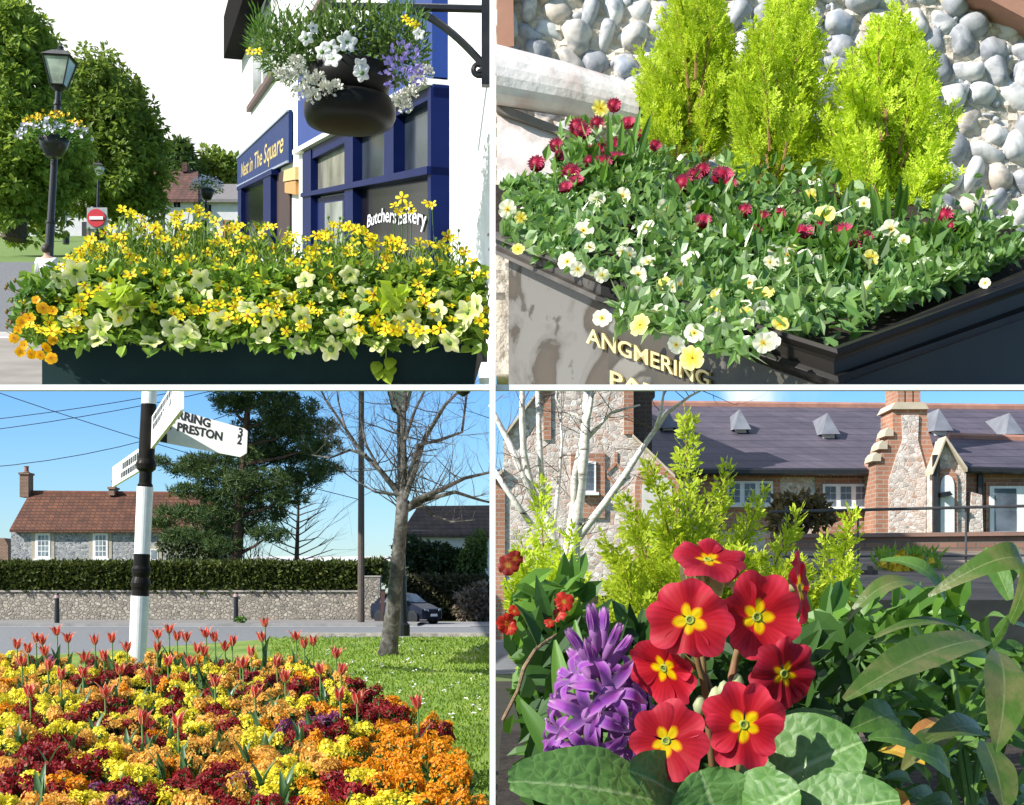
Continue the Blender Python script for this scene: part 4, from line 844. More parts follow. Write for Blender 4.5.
# ------------------------------------------------------------------ BOTTOM LEFT: bed, signpost, road, flint house
grassm=pm('lawn_turf',(.10,.20,.025),(.16,.27,.045),.95,1.2,.3)
def sheet(name,x0,x1,y0,y1,z,mat):
    mb=MB(); quad(mb,V((x0,y0,z)),V((x1,y0,z)),V((x1,y1,z)),V((x0,y1,z))); return structure(build(mb,name,mat))
sheet('ground',-400,400,-60,900,-.012,pm('far_field',(.10,.15,.04),(.13,.17,.06),.95,.3))
m,nt,out=nodes('lawn_turf2'); tc=nt.nodes.new('ShaderNodeTexCoord').outputs['Object']
mp=N(nt,'ShaderNodeMapping'); mp.inputs['Scale'].default_value=(1,.35,1); nt.links.new(tc,mp.inputs[0])
col=ramp(nt,noise(nt,1.1,8,mp.outputs[0]),[(.36,(.10,.18,.02)),(.5,(.17,.27,.04)),(.66,(.26,.33,.07))]); finish(nt,out,col,.95,noise(nt,30,4),.4,.03); grassm=m
mb=MB(); mb.add([V(p) for p in ((-30,4,0),(-.066,4,0),(-.74,45.2,0),(-7.2,43.5,0),(-10.5,33,0),(-14,27,0),(-30,25,0))],[tuple(range(7))]); structure(build(mb,'lawn',grassm))
sheet('road',-60,.5,25.0,57.6,-.005,pm('road_asphalt',(.21,.22,.235),(.17,.18,.195),.85,6,.2))
sheet('footway',-60,-3.9,58.0,64.9,.125,pm('footway_paving',(.27,.26,.25),(.21,.2,.2),.9,2))
sheet('driveway',-5.6,.5,57.6,66,.009,pm('driveway_tarmac',(.30,.30,.31),(.25,.25,.26),.9,3))
mb=MB(); box(mb,V((-31.95,57.8,.06)),56.1,.36,.14); structure(build(mb,'kerb',pm('kerb_grey',(.33,.32,.31),(.24,.24,.23),.9,2),recalc=True))
mb=MB(); box(mb,V((-3.2,45.6,.04)),7.6,.7,.12); structure(build(mb,'kerb',pm('pebble_kerb',(.46,.43,.36),(.24,.22,.18),.9,5,.5),recalc=True))
mb=MB(); box(mb,V((-14.,56.9,.009)),20,.12,.003); box(mb,V((-3.,57.2,.013)),2.6,.35,.003); structure(build(mb,'road_marking',M['white'],recalc=True))
# lawn grass and daisies as ground cover
mb=MB(); n=15000; Y=10*(44/10.)**(RNG.random(n)); px=RNG.uniform(270,492,n); pos=np.stack([(px-512)/FOC*Y,Y,np.zeros(n)],1)
leaves(mb,pos,rdir(n)*.7+np.array([0,0,1.]),rdir(n)*.6+np.array([0,-1,0]),RNG.uniform(.03,.065,n)*(.7+Y*.02),RNG.uniform(.012,.02,n)*(.6+Y*.05))
gr=build(mb,'grass',leafm('grass_blade',(.12,.21,.02),(.24,.35,.05),.3,.6,.2)); stuff(gr); tag(gr,'short sunlit lawn grass beside the flower bed','grass')
mb=MB(); n=70; Y=14*(43/14.)**(RNG.random(n)); px=RNG.uniform(330,490,n)+RNG.normal(0,8,n); pos=np.stack([(px-512)/FOC*Y,Y,np.full(n,.09)],1)
for k in range(3): leaves(mb,pos+rdir(n)*.03,rdir(n)*np.array([1,1,.2]),np.tile([0,-.2,1],(n,1)),.05,.045)
gd=build(mb,'lawn_daisy_cover',pm('daisy_white',(.7,.7,.66),(.75,.75,.72),.7,9)); stuff(gd); tag(gd,'scattered white daisies in the mown lawn','ground cover')

# bed mound
def bedtop(px,py):
    Y=(EYE-.42)*FOC/(py-HOR); Y=min(Y,22); return P(px,py,Y)
mb=MB(); vs=[];n=20
edge=[(-60,820),(470,820),(462,775),(446,735),(400,700),(350,678),(300,663),(240,655),(-60,658)]
ring=[bedtop(x,y)-V((0,0,.33)) for x,y in edge]; mb.add(ring+[V((p.x,p.y,-.005)) for p in ring],[tuple(range(9))]+[(i,(i+1)%9,9+(i+1)%9,9+i) for i in range(9)]); structure(build(mb,'flower_bed_soil',M['soil']))

def wf_head(pm_,name,seed):
    """domed truss of four-petalled wallflower florets"""
    random.seed(seed); mb=MB(); k=17
    for i in range(k):
        t=(i+.5)/k; ph=i*2.39996; z=1-t*1.25; r_=math.sqrt(max(0,1-z*z)); n=V((r_*math.cos(ph),r_*math.sin(ph),max(z,-.2)*1.0)).normalized()
        c=V((r_*math.cos(ph)*.95+rnd(-.25,.25),r_*math.sin(ph)*.95+rnd(-.25,.25),z*.72+rnd(-.35,.35))); R=face_rot((n+V((rnd(-.3,.3),rnd(-.3,.3),rnd(0,.3)))).normalized()); s=rnd(.36,.62)
        vs=[];uv=[];fs=[]
        for q in range(4):
            a=q*PI/2+rnd(-.15,.15); b=len(vs)
            for rr,da,zz in ((.05,0,0),(.7,-.55,.12),(1.0,-.28,.05+rnd(-.1,.15)),(.93,0,.1),(1.0,.28,.05+rnd(-.1,.15)),(.7,.55,.12)):
                vs.append(c+R@V((rr*s*math.cos(a+da),rr*s*math.sin(a+da),zz*s))); uv.append((rr,.5+da*.8))
            fs+=[(b,b+1,b+2,b+3),(b,b+3,b+4,b+5)]
        mb.add(vs,fs,0,uv)
    dome(mb,(0,0,-.3),.55,.7,8,1); return mb.mesh(name,[pm_,M['stem']],None,False)
WC=dict(
 yellow=petalm('yellow_wallflower',[(0,(.80,.5,.0)),(.3,(.85,.70,.02)),(1,(.87,.78,.07))]),
 red=petalm('blood_red_wallflower',[(0,(.16,.004,.006)),(.5,(.22,.006,.010)),(1,(.34,.012,.018))]),
 orange=petalm('orange_wallflower',[(0,(.6,.14,.0)),(.4,(.8,.26,.004)),(1,(.84,.40,.015))]),
 peach=petalm('apricot_wallflower',[(0,(.75,.26,.01)),(.4,(.84,.40,.05)),(1,(.86,.54,.12))]),
 purple=petalm('purple_wallflower',[(0,(.10,.01,.05)),(.5,(.17,.02,.09)),(1,(.35,.10,.25))]))
HEAD={c:[wf_head(WC[c],'flower_head',3+i+10*j) for i in range(4)] for j,c in enumerate(WC)}; random.seed(21)
def wf_fol(seed,mat):
    mb=MB(); n=90; a=rdir(n); a[:,2]=np.abs(a[:,2]); p=a*RNG.random((n,1))**.5*np.array([.9,.9,1.0])+np.array([0,0,-1.3]); leaves(mb,p,a*.6+rdir(n)*.5+np.array([0,0,.5]),rdir(n),RNG.uniform(.5,.95,n),.2)
    for i in range(6): a=rnd(0,6.28); tube(mb,[V((0,0,-2.2)),V((math.cos(a)*.3,math.sin(a)*.3,-.9)),V((math.cos(a)*.5,math.sin(a)*.5,-.2))],.05,4,caps=False)
    return mb.mesh('foliage',[mat],None,False)
WFM=leafm('wallflower_leaf',(.03,.075,.018),(.085,.17,.035),.25)
WFOL=[wf_fol(i,WFM) for i in range(3)]
seeds=dict(yellow=[(15,675),(15,692),(65,695),(78,702),(20,722),(45,727),(118,655),(90,670),(130,662),(100,732),(112,748),(95,752),(155,700),(165,718),(180,688),(192,686),(217,690),(227,702),(245,727),(85,790),(170,790),(152,770),(165,655),(185,665),(250,740),(245,718),(305,700),(341,694),(355,725),(345,741),(290,772),(283,782),(300,666),(316,673),(270,657),(375,797),(402,796),(10,655),(62,668),(205,668),(225,672),(130,775),(118,765),(262,775),(200,725)],
 red=[(30,705),(18,712),(75,716),(92,706),(30,752),(52,762),(18,764),(80,766),(97,755),(187,679),(175,692),(206,690),(150,737),(221,766),(210,781),(125,786),(147,791),(320,680),(300,682),(275,680),(350,682),(335,727),(360,707),(355,690),(330,786),(352,790),(340,772),(60,740),(12,780),(40,785),(110,700),(365,690),(378,700),(140,668),(250,672)],
 orange=[(375,722),(386,736),(400,730),(415,752),(430,757),(445,782),(430,717),(386,696),(405,706),(400,772),(380,777),(365,762),(340,760),(420,735),(441,762),(415,778),(392,755),(370,742),(430,740),(412,722),(120,690),(445,748)],
 peach=[(260,697),(280,690),(252,702),(300,747),(312,752),(322,762),(265,762),(95,690),(122,720),(127,692),(192,662),(232,682),(237,702),(195,757),(232,747),(220,757),(140,660),(240,782),(202,702),(40,668),(105,662),(210,740),(290,712),(60,712)],
 purple=[(295,722),(322,717),(245,777),(130,795)])
cname=dict(yellow='bright yellow',red='blood red',orange='orange',peach='apricot',purple='dusky purple')
def zone(px,py):
    h='along the front of the bed' if py>765 else 'in the near half of the bed' if py>715 else 'in the middle rows of the bed' if py>680 else 'at the back of the bed by the road'
    w='at its left edge' if px<60 else 'left of the signpost' if px<128 else 'around the signpost foot' if px<172 else 'right of the signpost' if px<250 else 'before the bare tree' if px<340 else 'towards the lawn' if px<395 else 'at the lawn edge'
    return h+' '+w
def wallflower(c,px,py,s):
    y=py+s*.55; p=bedtop(px,min(y,820)); u=U(s,p.y)
    o=empty('wallflower_plant',V((p.x,p.y,max(0.,p.z-u*2.2))),cname[c]+' wallflower '+zone(px,py),'wallflower',cname[c]+' wallflowers '+zone(px,py)); W[o.name]=o.location.copy()
    inst(random.choice(WFOL),'foliage',o,p+V((0,0,u*.2)),Matrix.Rotation(rnd(0,6.28),3,'Z'),u*.95)
    for k in range(6):
        a=rnd(0,6.28); r_=u*1.0*math.sqrt(random.random()); q=p+V((math.cos(a)*r_,math.sin(a)*r_,u*rnd(-.25,.62)-.35*r_*r_/u))
        inst(random.choice(HEAD[c]),'flower_head',o,q,Matrix.Rotation(rnd(0,6.28),3,'Z')@Matrix.Rotation(rnd(-.5,.5),3,'X'),(u*rnd(.30,.6),u*rnd(.3,.6),u*rnd(.3,.7)))
def inside(x,y):
    e=[(520,800),(446,735),(400,705),(350,683),(300,668),(240,660),(-60,660)]
    e=[(655,300),(662,322),(672,348),(685,372),(700,405),(725,432),(750,452),(805,470)]
    for (y0,x0),(y1,x1) in zip(e,e[1:]):
        if y0<=y<=y1: return x<x0+(x1-x0)*(y-y0)/(y1-y0)
    return y>=655
done=[]
for c,l in seeds.items():
    for px,py in l: s=10+(py-650)*.075; wallflower(c,px,py,s); done.append((px,py,s))
tries=0
while tries<2600 and len(done)<285:
    tries+=1; py=655+145*random.random()**.9; px=rnd(-5,465); s=9+(py-650)*.07
    if not inside(px,py) or any((px-x)**2+((py-y)*1.5)**2<(s*.70+q*.32)**2 for x,y,q in done): continue
    z=random.random(); c=('orange' if z<.75 else 'red') if px>375 and py>690 else ('peach' if z<.3 else 'yellow' if z<.58 else 'red' if z<.84 else 'orange' if z<.98 else 'purple')
    wallflower(c,px,py,s); done.append((px,py,s))
# lily flowered tulips
TP=petalm('tulip_petal',[(0,(.75,.30,.05)),(.2,(.62,.05,.03)),(.7,(.62,.035,.04)),(1,(.80,.38,.22))],.35,edgec=(.82,.42,.25))
def tulip_bloom(opn,seed):
    random.seed(seed); mb=MB()
    for k in range(6):
        a=k*PI/3+rnd(-.1,.1); vs=[];uv=[]; o_=opn*(1 if k%2 else .75)
        for i in range(7):
            t=i/6; r_=.12+.42*math.sin(min(t*1.9,PI/2))*(.75+.25*o_)+o_*1.0*max(0,t-.55)**1.4; z=1.75*t-.45*o_*max(0,t-.7)**1.2; w=.36*math.sin(PI*min(.97,t*.75+.22))**1.1*(1-t**3)+.01
            for j in (-1,-.5,0,.5,1): vs.append(V((math.cos(a)*r_-math.sin(a)*w*j,math.sin(a)*r_+math.cos(a)*w*j,z-.06*abs(j)))); uv.append((t,j*.5+.5))
        mb.add(vs,[(i*5+j,i*5+j+1,(i+1)*5+j+1,(i+1)*5+j) for i in range(6) for j in range(4)],0,uv)
    return mb.mesh('bloom',[TP],None,True)
TUL=[tulip_bloom(o,i) for i,o in enumerate((1.1,1.6,2.2))]; random.seed(33)
def tul_stem():
    mb=MB(); tube(mb,[V((0,0,-6)),V((.1,0,-3)),V((0,0,0.05))],.11,5); return mb.mesh('stem',[LEAF['mid']],None,True)
def tul_leaf(i):
    mb=MB(); blade(mb,V((0,0,-5.5)),V((1.1+.4*i,0,-1.6+.5*i)),(-.4,0,1) if i else (-.8,.2,.8),.75,.12,.35,nu=7,nv=2,prof=lambda t:math.sin(PI*(.12+.88*t))**.8*(1-.2*t)); return mb.mesh('leaf',[leafm('tulip_leaf%d'%i,(.05,.12,.05),(.10,.20,.07),.25,.4,.5)],None,True)
TS=tul_stem(); TLF=[tul_leaf(0),tul_leaf(1)]
tul=[(17,643),(28,647),(36,637),(42,639),(57,630),(68,637),(48,664),(61,673),(83,671),(85,656),(95,639),(112,637),(127,646),(151,671),(157,646),(158,633),(169,628),(177,635),(186,636),(142,716),(178,719),(197,647),(206,632),(215,636),(225,645),(240,661),(265,622),(262,636),(251,651),(243,662),(277,661),(296,635),(304,642),(313,640),(336,652),(341,668),(340,693),(357,696),(418,701),(204,650),(232,640),(22,660),(104,655),(30,690),(105,690),(215,680),(255,690),(285,675),(320,668),(168,660),(120,668),(45,650),(190,660)]
def tuldesc(px,py):
    if py>712: return 'large open red tulip nearest the front, '+('left' if px<160 else 'right')+' one of the pair'
    if px>400: return 'red tulip standing among orange wallflowers at the lawn edge'
    if px>330: return ('red and cream tulip beside the lawn, ' + ('highest' if py<660 else 'middle' if py<680 else 'lowest')+' of its group')
    if py>664: return 'low red tulip '+zone(px,py)
    h='tallest' if py<638 else 'mid height' if py<652 else 'lower'
    w='at the left end of the bed' if px<52 else 'before the wall bollard' if px<75 else 'between bollard and signpost' if px<130 else 'close by the signpost foot' if px<175 else 'before the dark wall' if px<235 else 'before the sunlit wall'
    return h+' red tulip '+w
for px,py in tul:
    s=7.2+(py-630)*.045; Y=min(19,max(8,(EYE-.62)*FOC/(py+9-HOR))); p=P(px,py+s*.7,Y); u=U(s,Y)*.92; l=tuldesc(px,py)
    o=empty('tulip',V((p.x,p.y,.05)),l,'tulip',l); R=Matrix.Rotation(rnd(0,6.28),3,'Z')@Matrix.Rotation(rnd(-.25,.25),3,'X')
    inst(random.choice(TUL),'bloom',o,p,R,u); inst(TS,'stem',o,p,Matrix.Identity(3),(u,u,u*1.0))
    for i in range(2): inst(TLF[i],'leaf',o,p,Matrix.Rotation(rnd(0,6.28),3,'Z'),u*1.15)
# loose tulip leaves standing in the near part of the bed
for i,(px,py) in enumerate([(45,690),(60,705),(75,690),(115,690),(150,745),(128,740),(170,735),(140,755),(258,720),(265,745),(235,715),(320,700),(345,705),(40,790),(48,760),(215,690),(262,780),(285,790),(230,690),(300,735),(325,690),(185,760),(20,735),(70,745),(95,725),(195,700),(245,755),(275,700),(310,720),(85,680),(140,695),(160,765),(220,745),(30,675),(200,665),(115,665)]):
    p=bedtop(px,py+10); o=empty('tulip_leaf_tuft',V((p.x,p.y,.05)),'tulip leaves '+zone(px,py),'plant','flowerless tulip leaf tufts '+zone(px,py))
    for k in range(3): inst(TLF[k%2],'leaf',o,p+V((0,0,.26)),Matrix.Rotation(rnd(0,6.28),3,'Z'),U(6.5+(py-660)*.05,p.y))

# fingerpost
SY=23.0; fp=empty('fingerpost',P(138,660,SY),'black and white banded fingerpost with three white pointing arms','signpost')
SW=pm('sign_white',(.82,.82,.80),(.74,.74,.72),.4,6)
def seg(name,y0,y1,r0,r1,mat,extra=None):
    mb=MB(); x=lambda y:149.5-(y-390)*.045; pts=extra or [(y1,r1),(y0,r0)]
    lathe(mb,P(x(y1),y1,SY),[(U(r,SY),(P(x(y),y,SY)-P(x(y1),y1,SY)).length) for y,r in pts],24,0,(P(x(y0),y0,SY)-P(x(y1),y1,SY)).normalized()); return build(mb,name,mat,fp,smooth=False)
seg('white_band',330,404,7.3,7.3,SW); seg('black_band',403,460,7.5,7.3,M['blackgloss'],[(460,8),(405,7.6),(403,7)])
seg('collar',458,488,6,6,M['blackgloss'],[(488,7.4),(485,7.6),(483,6.3),(472,6.2),(469,9.6),(464,10.2),(461,9.2),(458,7.6)])
seg('white_band',487,555,8,7.8,SW); seg('black_band',554,598,8,8,M['blackgloss'],[(598,8.3),(590,8.3),(587,9.4),(583,9.8),(580,9),(577,7.8),(573,9.3),(569,9.6),(566,8),(554,8)]); seg('white_band',596,700,9.2,8,SW)
def arm(name,c,dy,lab,nrm,thk=.035):
    """c: four 3D corners (bottom root, bottom tip, top tip, top root)"""
    mb=MB(); prism(mb,c,nrm*-thk); return build(mb,name,SW,fp,recalc=True,label=lab)
LT=pm('black_letters',(.01,.01,.011),(.015,.015,.016),.5,9)
# right arm
c=[P(160,442,SY-.1),P(244,456.5,SY-.16),P(248,429,SY-.17),P(160,405,SY-.1)]; cc=[c[0],P(240,457,SY-.16),P(246.5,453,SY-.168),P(247.5,431,SY-.17),P(244,428.3,SY-.168),c[3]]
nr=(c[1]-c[0]).cross(c[3]-c[0]).normalized(); nr=-nr if nr.y>0 else nr
a=arm('finger_arm',cc,0,None,nr)
def lm(p0,p1,up):
    def fn(u,v,w): return p0.lerp(p1,u)+up*v+nr*(.006+w*.01)
    return fn
h=V((U(1.0,SY),0,U(9.0,SY)))*.9; mb=MB(); E_=lambda x,y:P(x,y,SY-.103-.06*(x-160)/84)
write(mb,'FERRING',lm(E_(166,414.8),E_(210,427.5),h),bold=.035); write(mb,'EAST PRESTON',lm(E_(150,424.5),E_(222,440.5),h),bold=.03); build(mb,'arm_lettering',LT,a); mb=MB(); write(mb,'3',lm(E_(238,436),E_(242.5,437),h),bold=.035); build(mb,'distance_figure',LT,a); mb=MB(); write(mb,'2',lm(E_(237,443.5),E_(241.5,444.5),h),bold=.035)
build(mb,'distance_figure',LT,a)
mb=MB(); prism(mb,[E_(160,441.5),E_(167,442.8),E_(167,434),E_(160,432)],nr*.004); build(mb,'arm_bracket',LT,a,recalc=True)
# arm pointing towards the viewer
c=[P(150.5,449,SY-.06),P(180,411,SY-2.8),P(180,372,SY-2.8),P(151.5,417,SY-.06)]; n2=(c[1]-c[0]).cross(c[3]-c[0]).normalized(); n2=-n2 if n2.x>0 else n2
n2=V((-n2.x,-n2.y,-n2.z)) if n2.dot(V((0,0,EYE))-c[0])<0 else n2
a=arm('finger_arm',c,0,None,n2,.05)
b0,b1,b2,b3=c; G=lambda u,v:(b0.lerp(b1,u)).lerp(b3.lerp(b2,u),v)+n2*.003
mb=MB()
for v0,v1 in ((.50,.68),(.74,.92)):
    u=.08
    while u<.72: w=rnd(.03,.055); mb.add([G(u,v0),G(u+w,v0),G(u+w,v1),G(u,v1)],[(0,1,2,3)]); u+=w+.014
build(mb,'arm_lettering',LT,a)
mb=MB(); e=[P(180.5,410,SY-2.84),P(184,409,SY-2.84),P(184,372,SY-2.84),P(180.5,372,SY-2.84)]; prism(mb,e,(0,.02,0)); build(mb,'arm_end_plate',SW,a,recalc=True)
# arm pointing away to the left
c=[P(142,469,SY+.06),P(112,487,SY+1.6),P(112.5,467,SY+1.6),P(142,446,SY+.06)]; n3=(c[1]-c[0]).cross(c[3]-c[0]).normalized(); n3=-n3 if n3.dot(V((0,0,EYE))-c[0])<0 else n3
a=arm('finger_arm',c,0,None,n3,.05); b0,b1,b2,b3=c; G=lambda u,v:(b0.lerp(b1,u)).lerp(b3.lerp(b2,u),v)+n3*.003
mb=MB()
for v0,v1 in ((.16,.42),(.54,.84)):
    u=.12
    while u<.66: w=rnd(.04,.07); mb.add([G(u,v0),G(u+w,v0),G(u+w,v1),G(u,v1)],[(0,1,2,3)]); u+=w+.018
    mb.add([G(.02,v0),G(.08,v0),G(.08,v1),G(.02,v1)],[(0,1,2,3)])
build(mb,'arm_lettering',LT,a)

# roadside wall, hedge and pier
FL=flintm('road_flint',9,[(.10,.11,.12),(.22,.22,.22),(.36,.34,.30),(.18,.18,.19),(.42,.40,.36)],(.33,.30,.25),.5)
COB2=flintm('coursed_cobble',5.5,[(.16,.15,.13),(.34,.30,.24),(.46,.41,.33),(.26,.23,.19),(.52,.47,.39)],(.24,.21,.17),.9,.09)
wl=empty('roadside_wall',P(185,622,65),'low coursed cobble wall along the road below the long hedge','wall')
mb=MB(); x0,x1=P(-40,0,65).x,P(359,0,65).x; box(mb,V(((x0+x1)/2,65.2,.72)),x1-x0,.5,1.42); build(mb,'cobble_face',COB2,wl,recalc=True)
mb=MB(); box(mb,V(((x0+x1)/2,65.18,1.45)),x1-x0,.6,.08); build(mb,'coping',pm('wall_coping',(.4,.37,.32),(.3,.28,.25),.9,3),wl,recalc=True)
mb=MB(); a,b=P(359.5,622,64.6).x,P(380,622,64.6).x; box(mb,V(((a+b)/2,64.9,1.05)),b-a,.8,2.1); tp_=empty('wall_pier',P(370,622,64.6),'square cobble pier ending the roadside wall beside the driveway','pier'); build(mb,'pier_body',COB2,tp_,recalc=True)
mb=MB(); box(mb,V(((a+b)/2,64.9,2.13)),b-a+.08,.86,.07); build(mb,'pier_cap',bpy.data.materials['wall_coping'],tp_,recalc=True)
def hedge(name,label,px0,px1,py0,py1,Y,D,n,L,mat,core,cat='hedge'):
    o=empty(name,P((px0+px1)/2,py1,Y),label,cat); a,b=P(px0,py1,Y),P(px1,py0,Y); mb=MB(); i=L*.5
    box(mb,V(((a.x+b.x)/2,Y+D/2,(a.z+b.z)/2-i)),b.x-a.x-2*i,D-2*i,b.z-a.z); build(mb,'branchwork',core,o,recalc=True)
    f=MB(); k=int(n*.6); p=np.stack([RNG.uniform(a.x,b.x,k),Y+RNG.normal(0,.09,k),RNG.uniform(a.z,b.z,k)],1); leaves(f,p,rdir(k)+np.array([0,-.5,.3]),rdir(k)+np.array([0,-.8,.4]),RNG.uniform(.6,1.3,k)*L,L*.55)
    k=n-k; p=np.stack([RNG.uniform(a.x,b.x,k),RNG.uniform(Y,Y+D,k),b.z+RNG.normal(0,.06,k)],1); leaves(f,p,rdir(k)+np.array([0,0,.6]),rdir(k)+np.array([0,-.4,.8]),RNG.uniform(.6,1.3,k)*L,L*.55)
    k=n//8
    for x in (a.x,b.x): p=np.stack([x+RNG.normal(0,.06,k),RNG.uniform(Y,Y+D,k),RNG.uniform(a.z,b.z,k)],1); leaves(f,p,rdir(k),rdir(k),RNG.uniform(.6,1.3,k)*L,L*.55)
    build(f,'foliage',mat,o); return o
HC=pm('hedge_core',(.012,.018,.008),(.02,.026,.012),.95,3)
HM=leafm('yew_leaf',(.035,.055,.012),(.085,.11,.025),.25,.5,.2,(.14,.16,.04))
hedge('clipped_hedge','long dark clipped hedge on top of the roadside wall',-30,356,565,591.5,65.1,2.4,15000,.26,HM,HC)
hedge('clipped_hedge','short clipped hedge piece showing behind the wall pier',363,382,562,580,66.4,1.5,1200,.22,leafm('light_hedge_leaf',(.04,.06,.015),(.10,.13,.03),.2),HC)
hedge('clipped_hedge','brown tinged hedge standing behind the dark parked car',402,510,579,622,68.5,2.,5000,.24,leafm('brown_hedge_leaf',(.03,.03,.014),(.06,.055,.028),.2,.5,.3,(.08,.10,.03)),HC)
def shrub(name,label,blobs,Y,n,L,mat,dy=1.,cat='shrub',foot=None):
    o=empty(name,P(foot[0],foot[1],Y) if foot else P(blobs[0][0],blobs[0][1]+blobs[0][3],Y),label,cat); f=MB(); tot=sum(b[2]*b[3] for b in blobs)
    for cx,cy,rx,ry in blobs:
        k=int(n*rx*ry/tot); p,a=cloud(k,cx,cy,rx,ry,Y,dy); leaves(f,p,a*.6+rdir(k)*.8,rdir(k)*.8+np.array([0,-.4,.7]),RNG.uniform(.6,1.3,k)*L,L*.55)
    build(f,'foliage',mat,o); s=MB()
    for b in blobs: tube(s,[o.location,P(b[0],b[1],Y)],[.06,.02],5)
    build(s,'stem',M['bark'],o); return o
shrub('bare_shrub','twiggy brown shrub at the edge of the driveway hedge',[(472,605,20,20),(485,600,18,18)],66.5,1300,.28,leafm('brown_twig_leaf',(.10,.075,.05),(.2,.16,.12),.1),.8,foot=(475,624))
shrub('ivy_mass','dark ivy covered bushes below the brown roofed house',[(410,558,20,22),(435,560,22,18),(395,575,16,12),(455,565,18,16)],72,3600,.32,leafm('ivy_leaf',(.012,.03,.010),(.035,.06,.018),.15),1.2,foot=(425,585))
shrub('leafy_shrub','fresh green shrub beside the dark ivy bushes',[(480,552,16,22),(470,565,14,14)],71,1500,.3,leafm('fresh_leaf',(.05,.09,.02),(.11,.17,.04),.3),1.,foot=(478,580))
# flint house
fh=empty('flint_house',P(100,575,82),'long flint cottage with a red brown tiled roof and white sash windows','house'); HY=82
FLH=flintm('house_flint',7.0,[(.09,.11,.16),(.2,.22,.27),(.42,.43,.45),(.13,.14,.18),(.5,.5,.5)],(.36,.35,.33),.5)
RT=brickm('red_roof_tiles',(.17,.072,.042),(.11,.048,.034),(.05,.025,.02),.3,.2,.02,.5,.85)
mb=MB(); prism(mb,[P(11,590,HY),P(214,590,HY),P(214,528,HY),P(11,528,HY)],(0,7,0)); build(mb,'wall',FLH,fh,recalc=True)
mb=MB(); a,b=P(9.5,529.5,HY-.4),P(216,529.5,HY-.4); c_,d_=P(216,494,HY+3.5),P(30,492.5,HY+3.5); e_,f_=P(216,529,HY)+V((0,7.3,0)),P(9.5,529,HY)+V((0,7.3,0)); t=V((0,0,-.16)); mb.add([a,b,c_,d_,f_,e_,a+t,b+t],[(0,1,2,3),(3,2,5,4),(0,3,4),(1,5,2),(6,7,1,0)]); rf=build(mb,'roof',RT,fh)
mb=MB(); n=26; tube(mb,[d_,c_],.13,6); build(mb,'ridge_tile',pm('ridge_red',(.2,.08,.05),(.14,.06,.04),.8,3),rf)
lich=MB(); 
for t_ in (0.05,): pass
BK2=brickm('house_brick',(.24,.11,.075),(.17,.08,.055),(.3,.27,.22),.24,.085,.012,.3)
for cx,w,y0,y1 in ((26.5,9,473,498),(113.5,6,487.5,496)):
    mb=MB(); box(mb,P(cx,(y0+y1)/2,HY+3.4),U(w,HY),.9,U(y1-y0,HY)); box(mb,P(cx,y0+1.,HY+3.4),U(w+2,HY),1.05,U(2,HY)); ch=build(mb,'chimney',BK2,rf,recalc=True)
    mb=MB(); lathe(mb,P(cx,y0,HY+3.4),[(.16,0),(.2,.05),(.14,.1),(.13,.35),(.17,.4),(.12,.42)],10); build(mb,'chimney_pot',pm('pot_%d'%cx,(.3,.14,.09),(.22,.1,.07),.8,5),ch)
for x0,x1,y0,y1 in ((35.5,50.5,533,558.5),(93,108,533,558.5),(150,158,549,560)):
    mb=MB(); prism(mb,[P(x0-4,y1+2,HY),P(x1+4,y1+2,HY),P(x1+4,y0-3.5,HY),P(x0-4,y0-3.5,HY)],(0,-.03,0)); sr=build(mb,'window_surround',pm('pale_surround',(.45,.40,.33),(.36,.32,.27),.9,4) if 'pale_surround' not in bpy.data.materials else bpy.data.materials['pale_surround'],fh,recalc=True)
    mb=MB(); prism(mb,[P(x0,y1,HY),P(x1,y1,HY),P(x1,y0,HY),P(x0,y0,HY)],(0,-.06,0)); box(mb,P((x0+x1)/2,y1+.8,HY-.1),U(x1-x0+3,HY),.2,U(1.8,HY)); w=build(mb,'window_frame',M['white'],sr,recalc=True)
    g=MB(); m_=(x1-x0-3.)/2
    if x1-x0>10:
        for i in range(3):
            for j in range(4): 
                u0=x0+2+(x1-x0-4)/3*i+.45; u1=x0+2+(x1-x0-4)/3*(i+1)-.45; v0=y0+2+(y1-y0-4)/4*j+.45; v1=y0+2+(y1-y0-4)/4*(j+1)-.45
                prism(g,[P(u0,v1,HY-.062),P(u1,v1,HY-.062),P(u1,v0,HY-.062),P(u0,v0,HY-.062)],(0,-.006,0))
    else: prism(g,[P(x0+1,y1-1,HY-.062),P(x1-1,y1-1,HY-.062),P(x1-1,y0+1,HY-.062),P(x0+1,y0+1,HY-.062)],(0,-.006,0))
    build(g,'pane',glassm('sash_glass_%d'%x0,(.2,.24,.28),.1),sr,recalc=True)
shrub('climbing_shrub','pale leafy climber on the flint house wall behind the pine',[(190,545,34,18),(215,555,20,14)],80.8,1900,.3,leafm('climber_leaf',(.05,.07,.03),(.12,.15,.07),.2),.3,foot=(195,575))
mb=MB(); prism(mb,[P(-10,590,90),P(8,590,90),P(8,545,90),P(4,538,90),P(-10,538,90)],(0,5,0)); o=empty('brick_outbuilding',P(0,590,90),'sliver of red brick outbuilding past the end of the flint house','building'); build(mb,'wall',BK2,o,recalc=True)
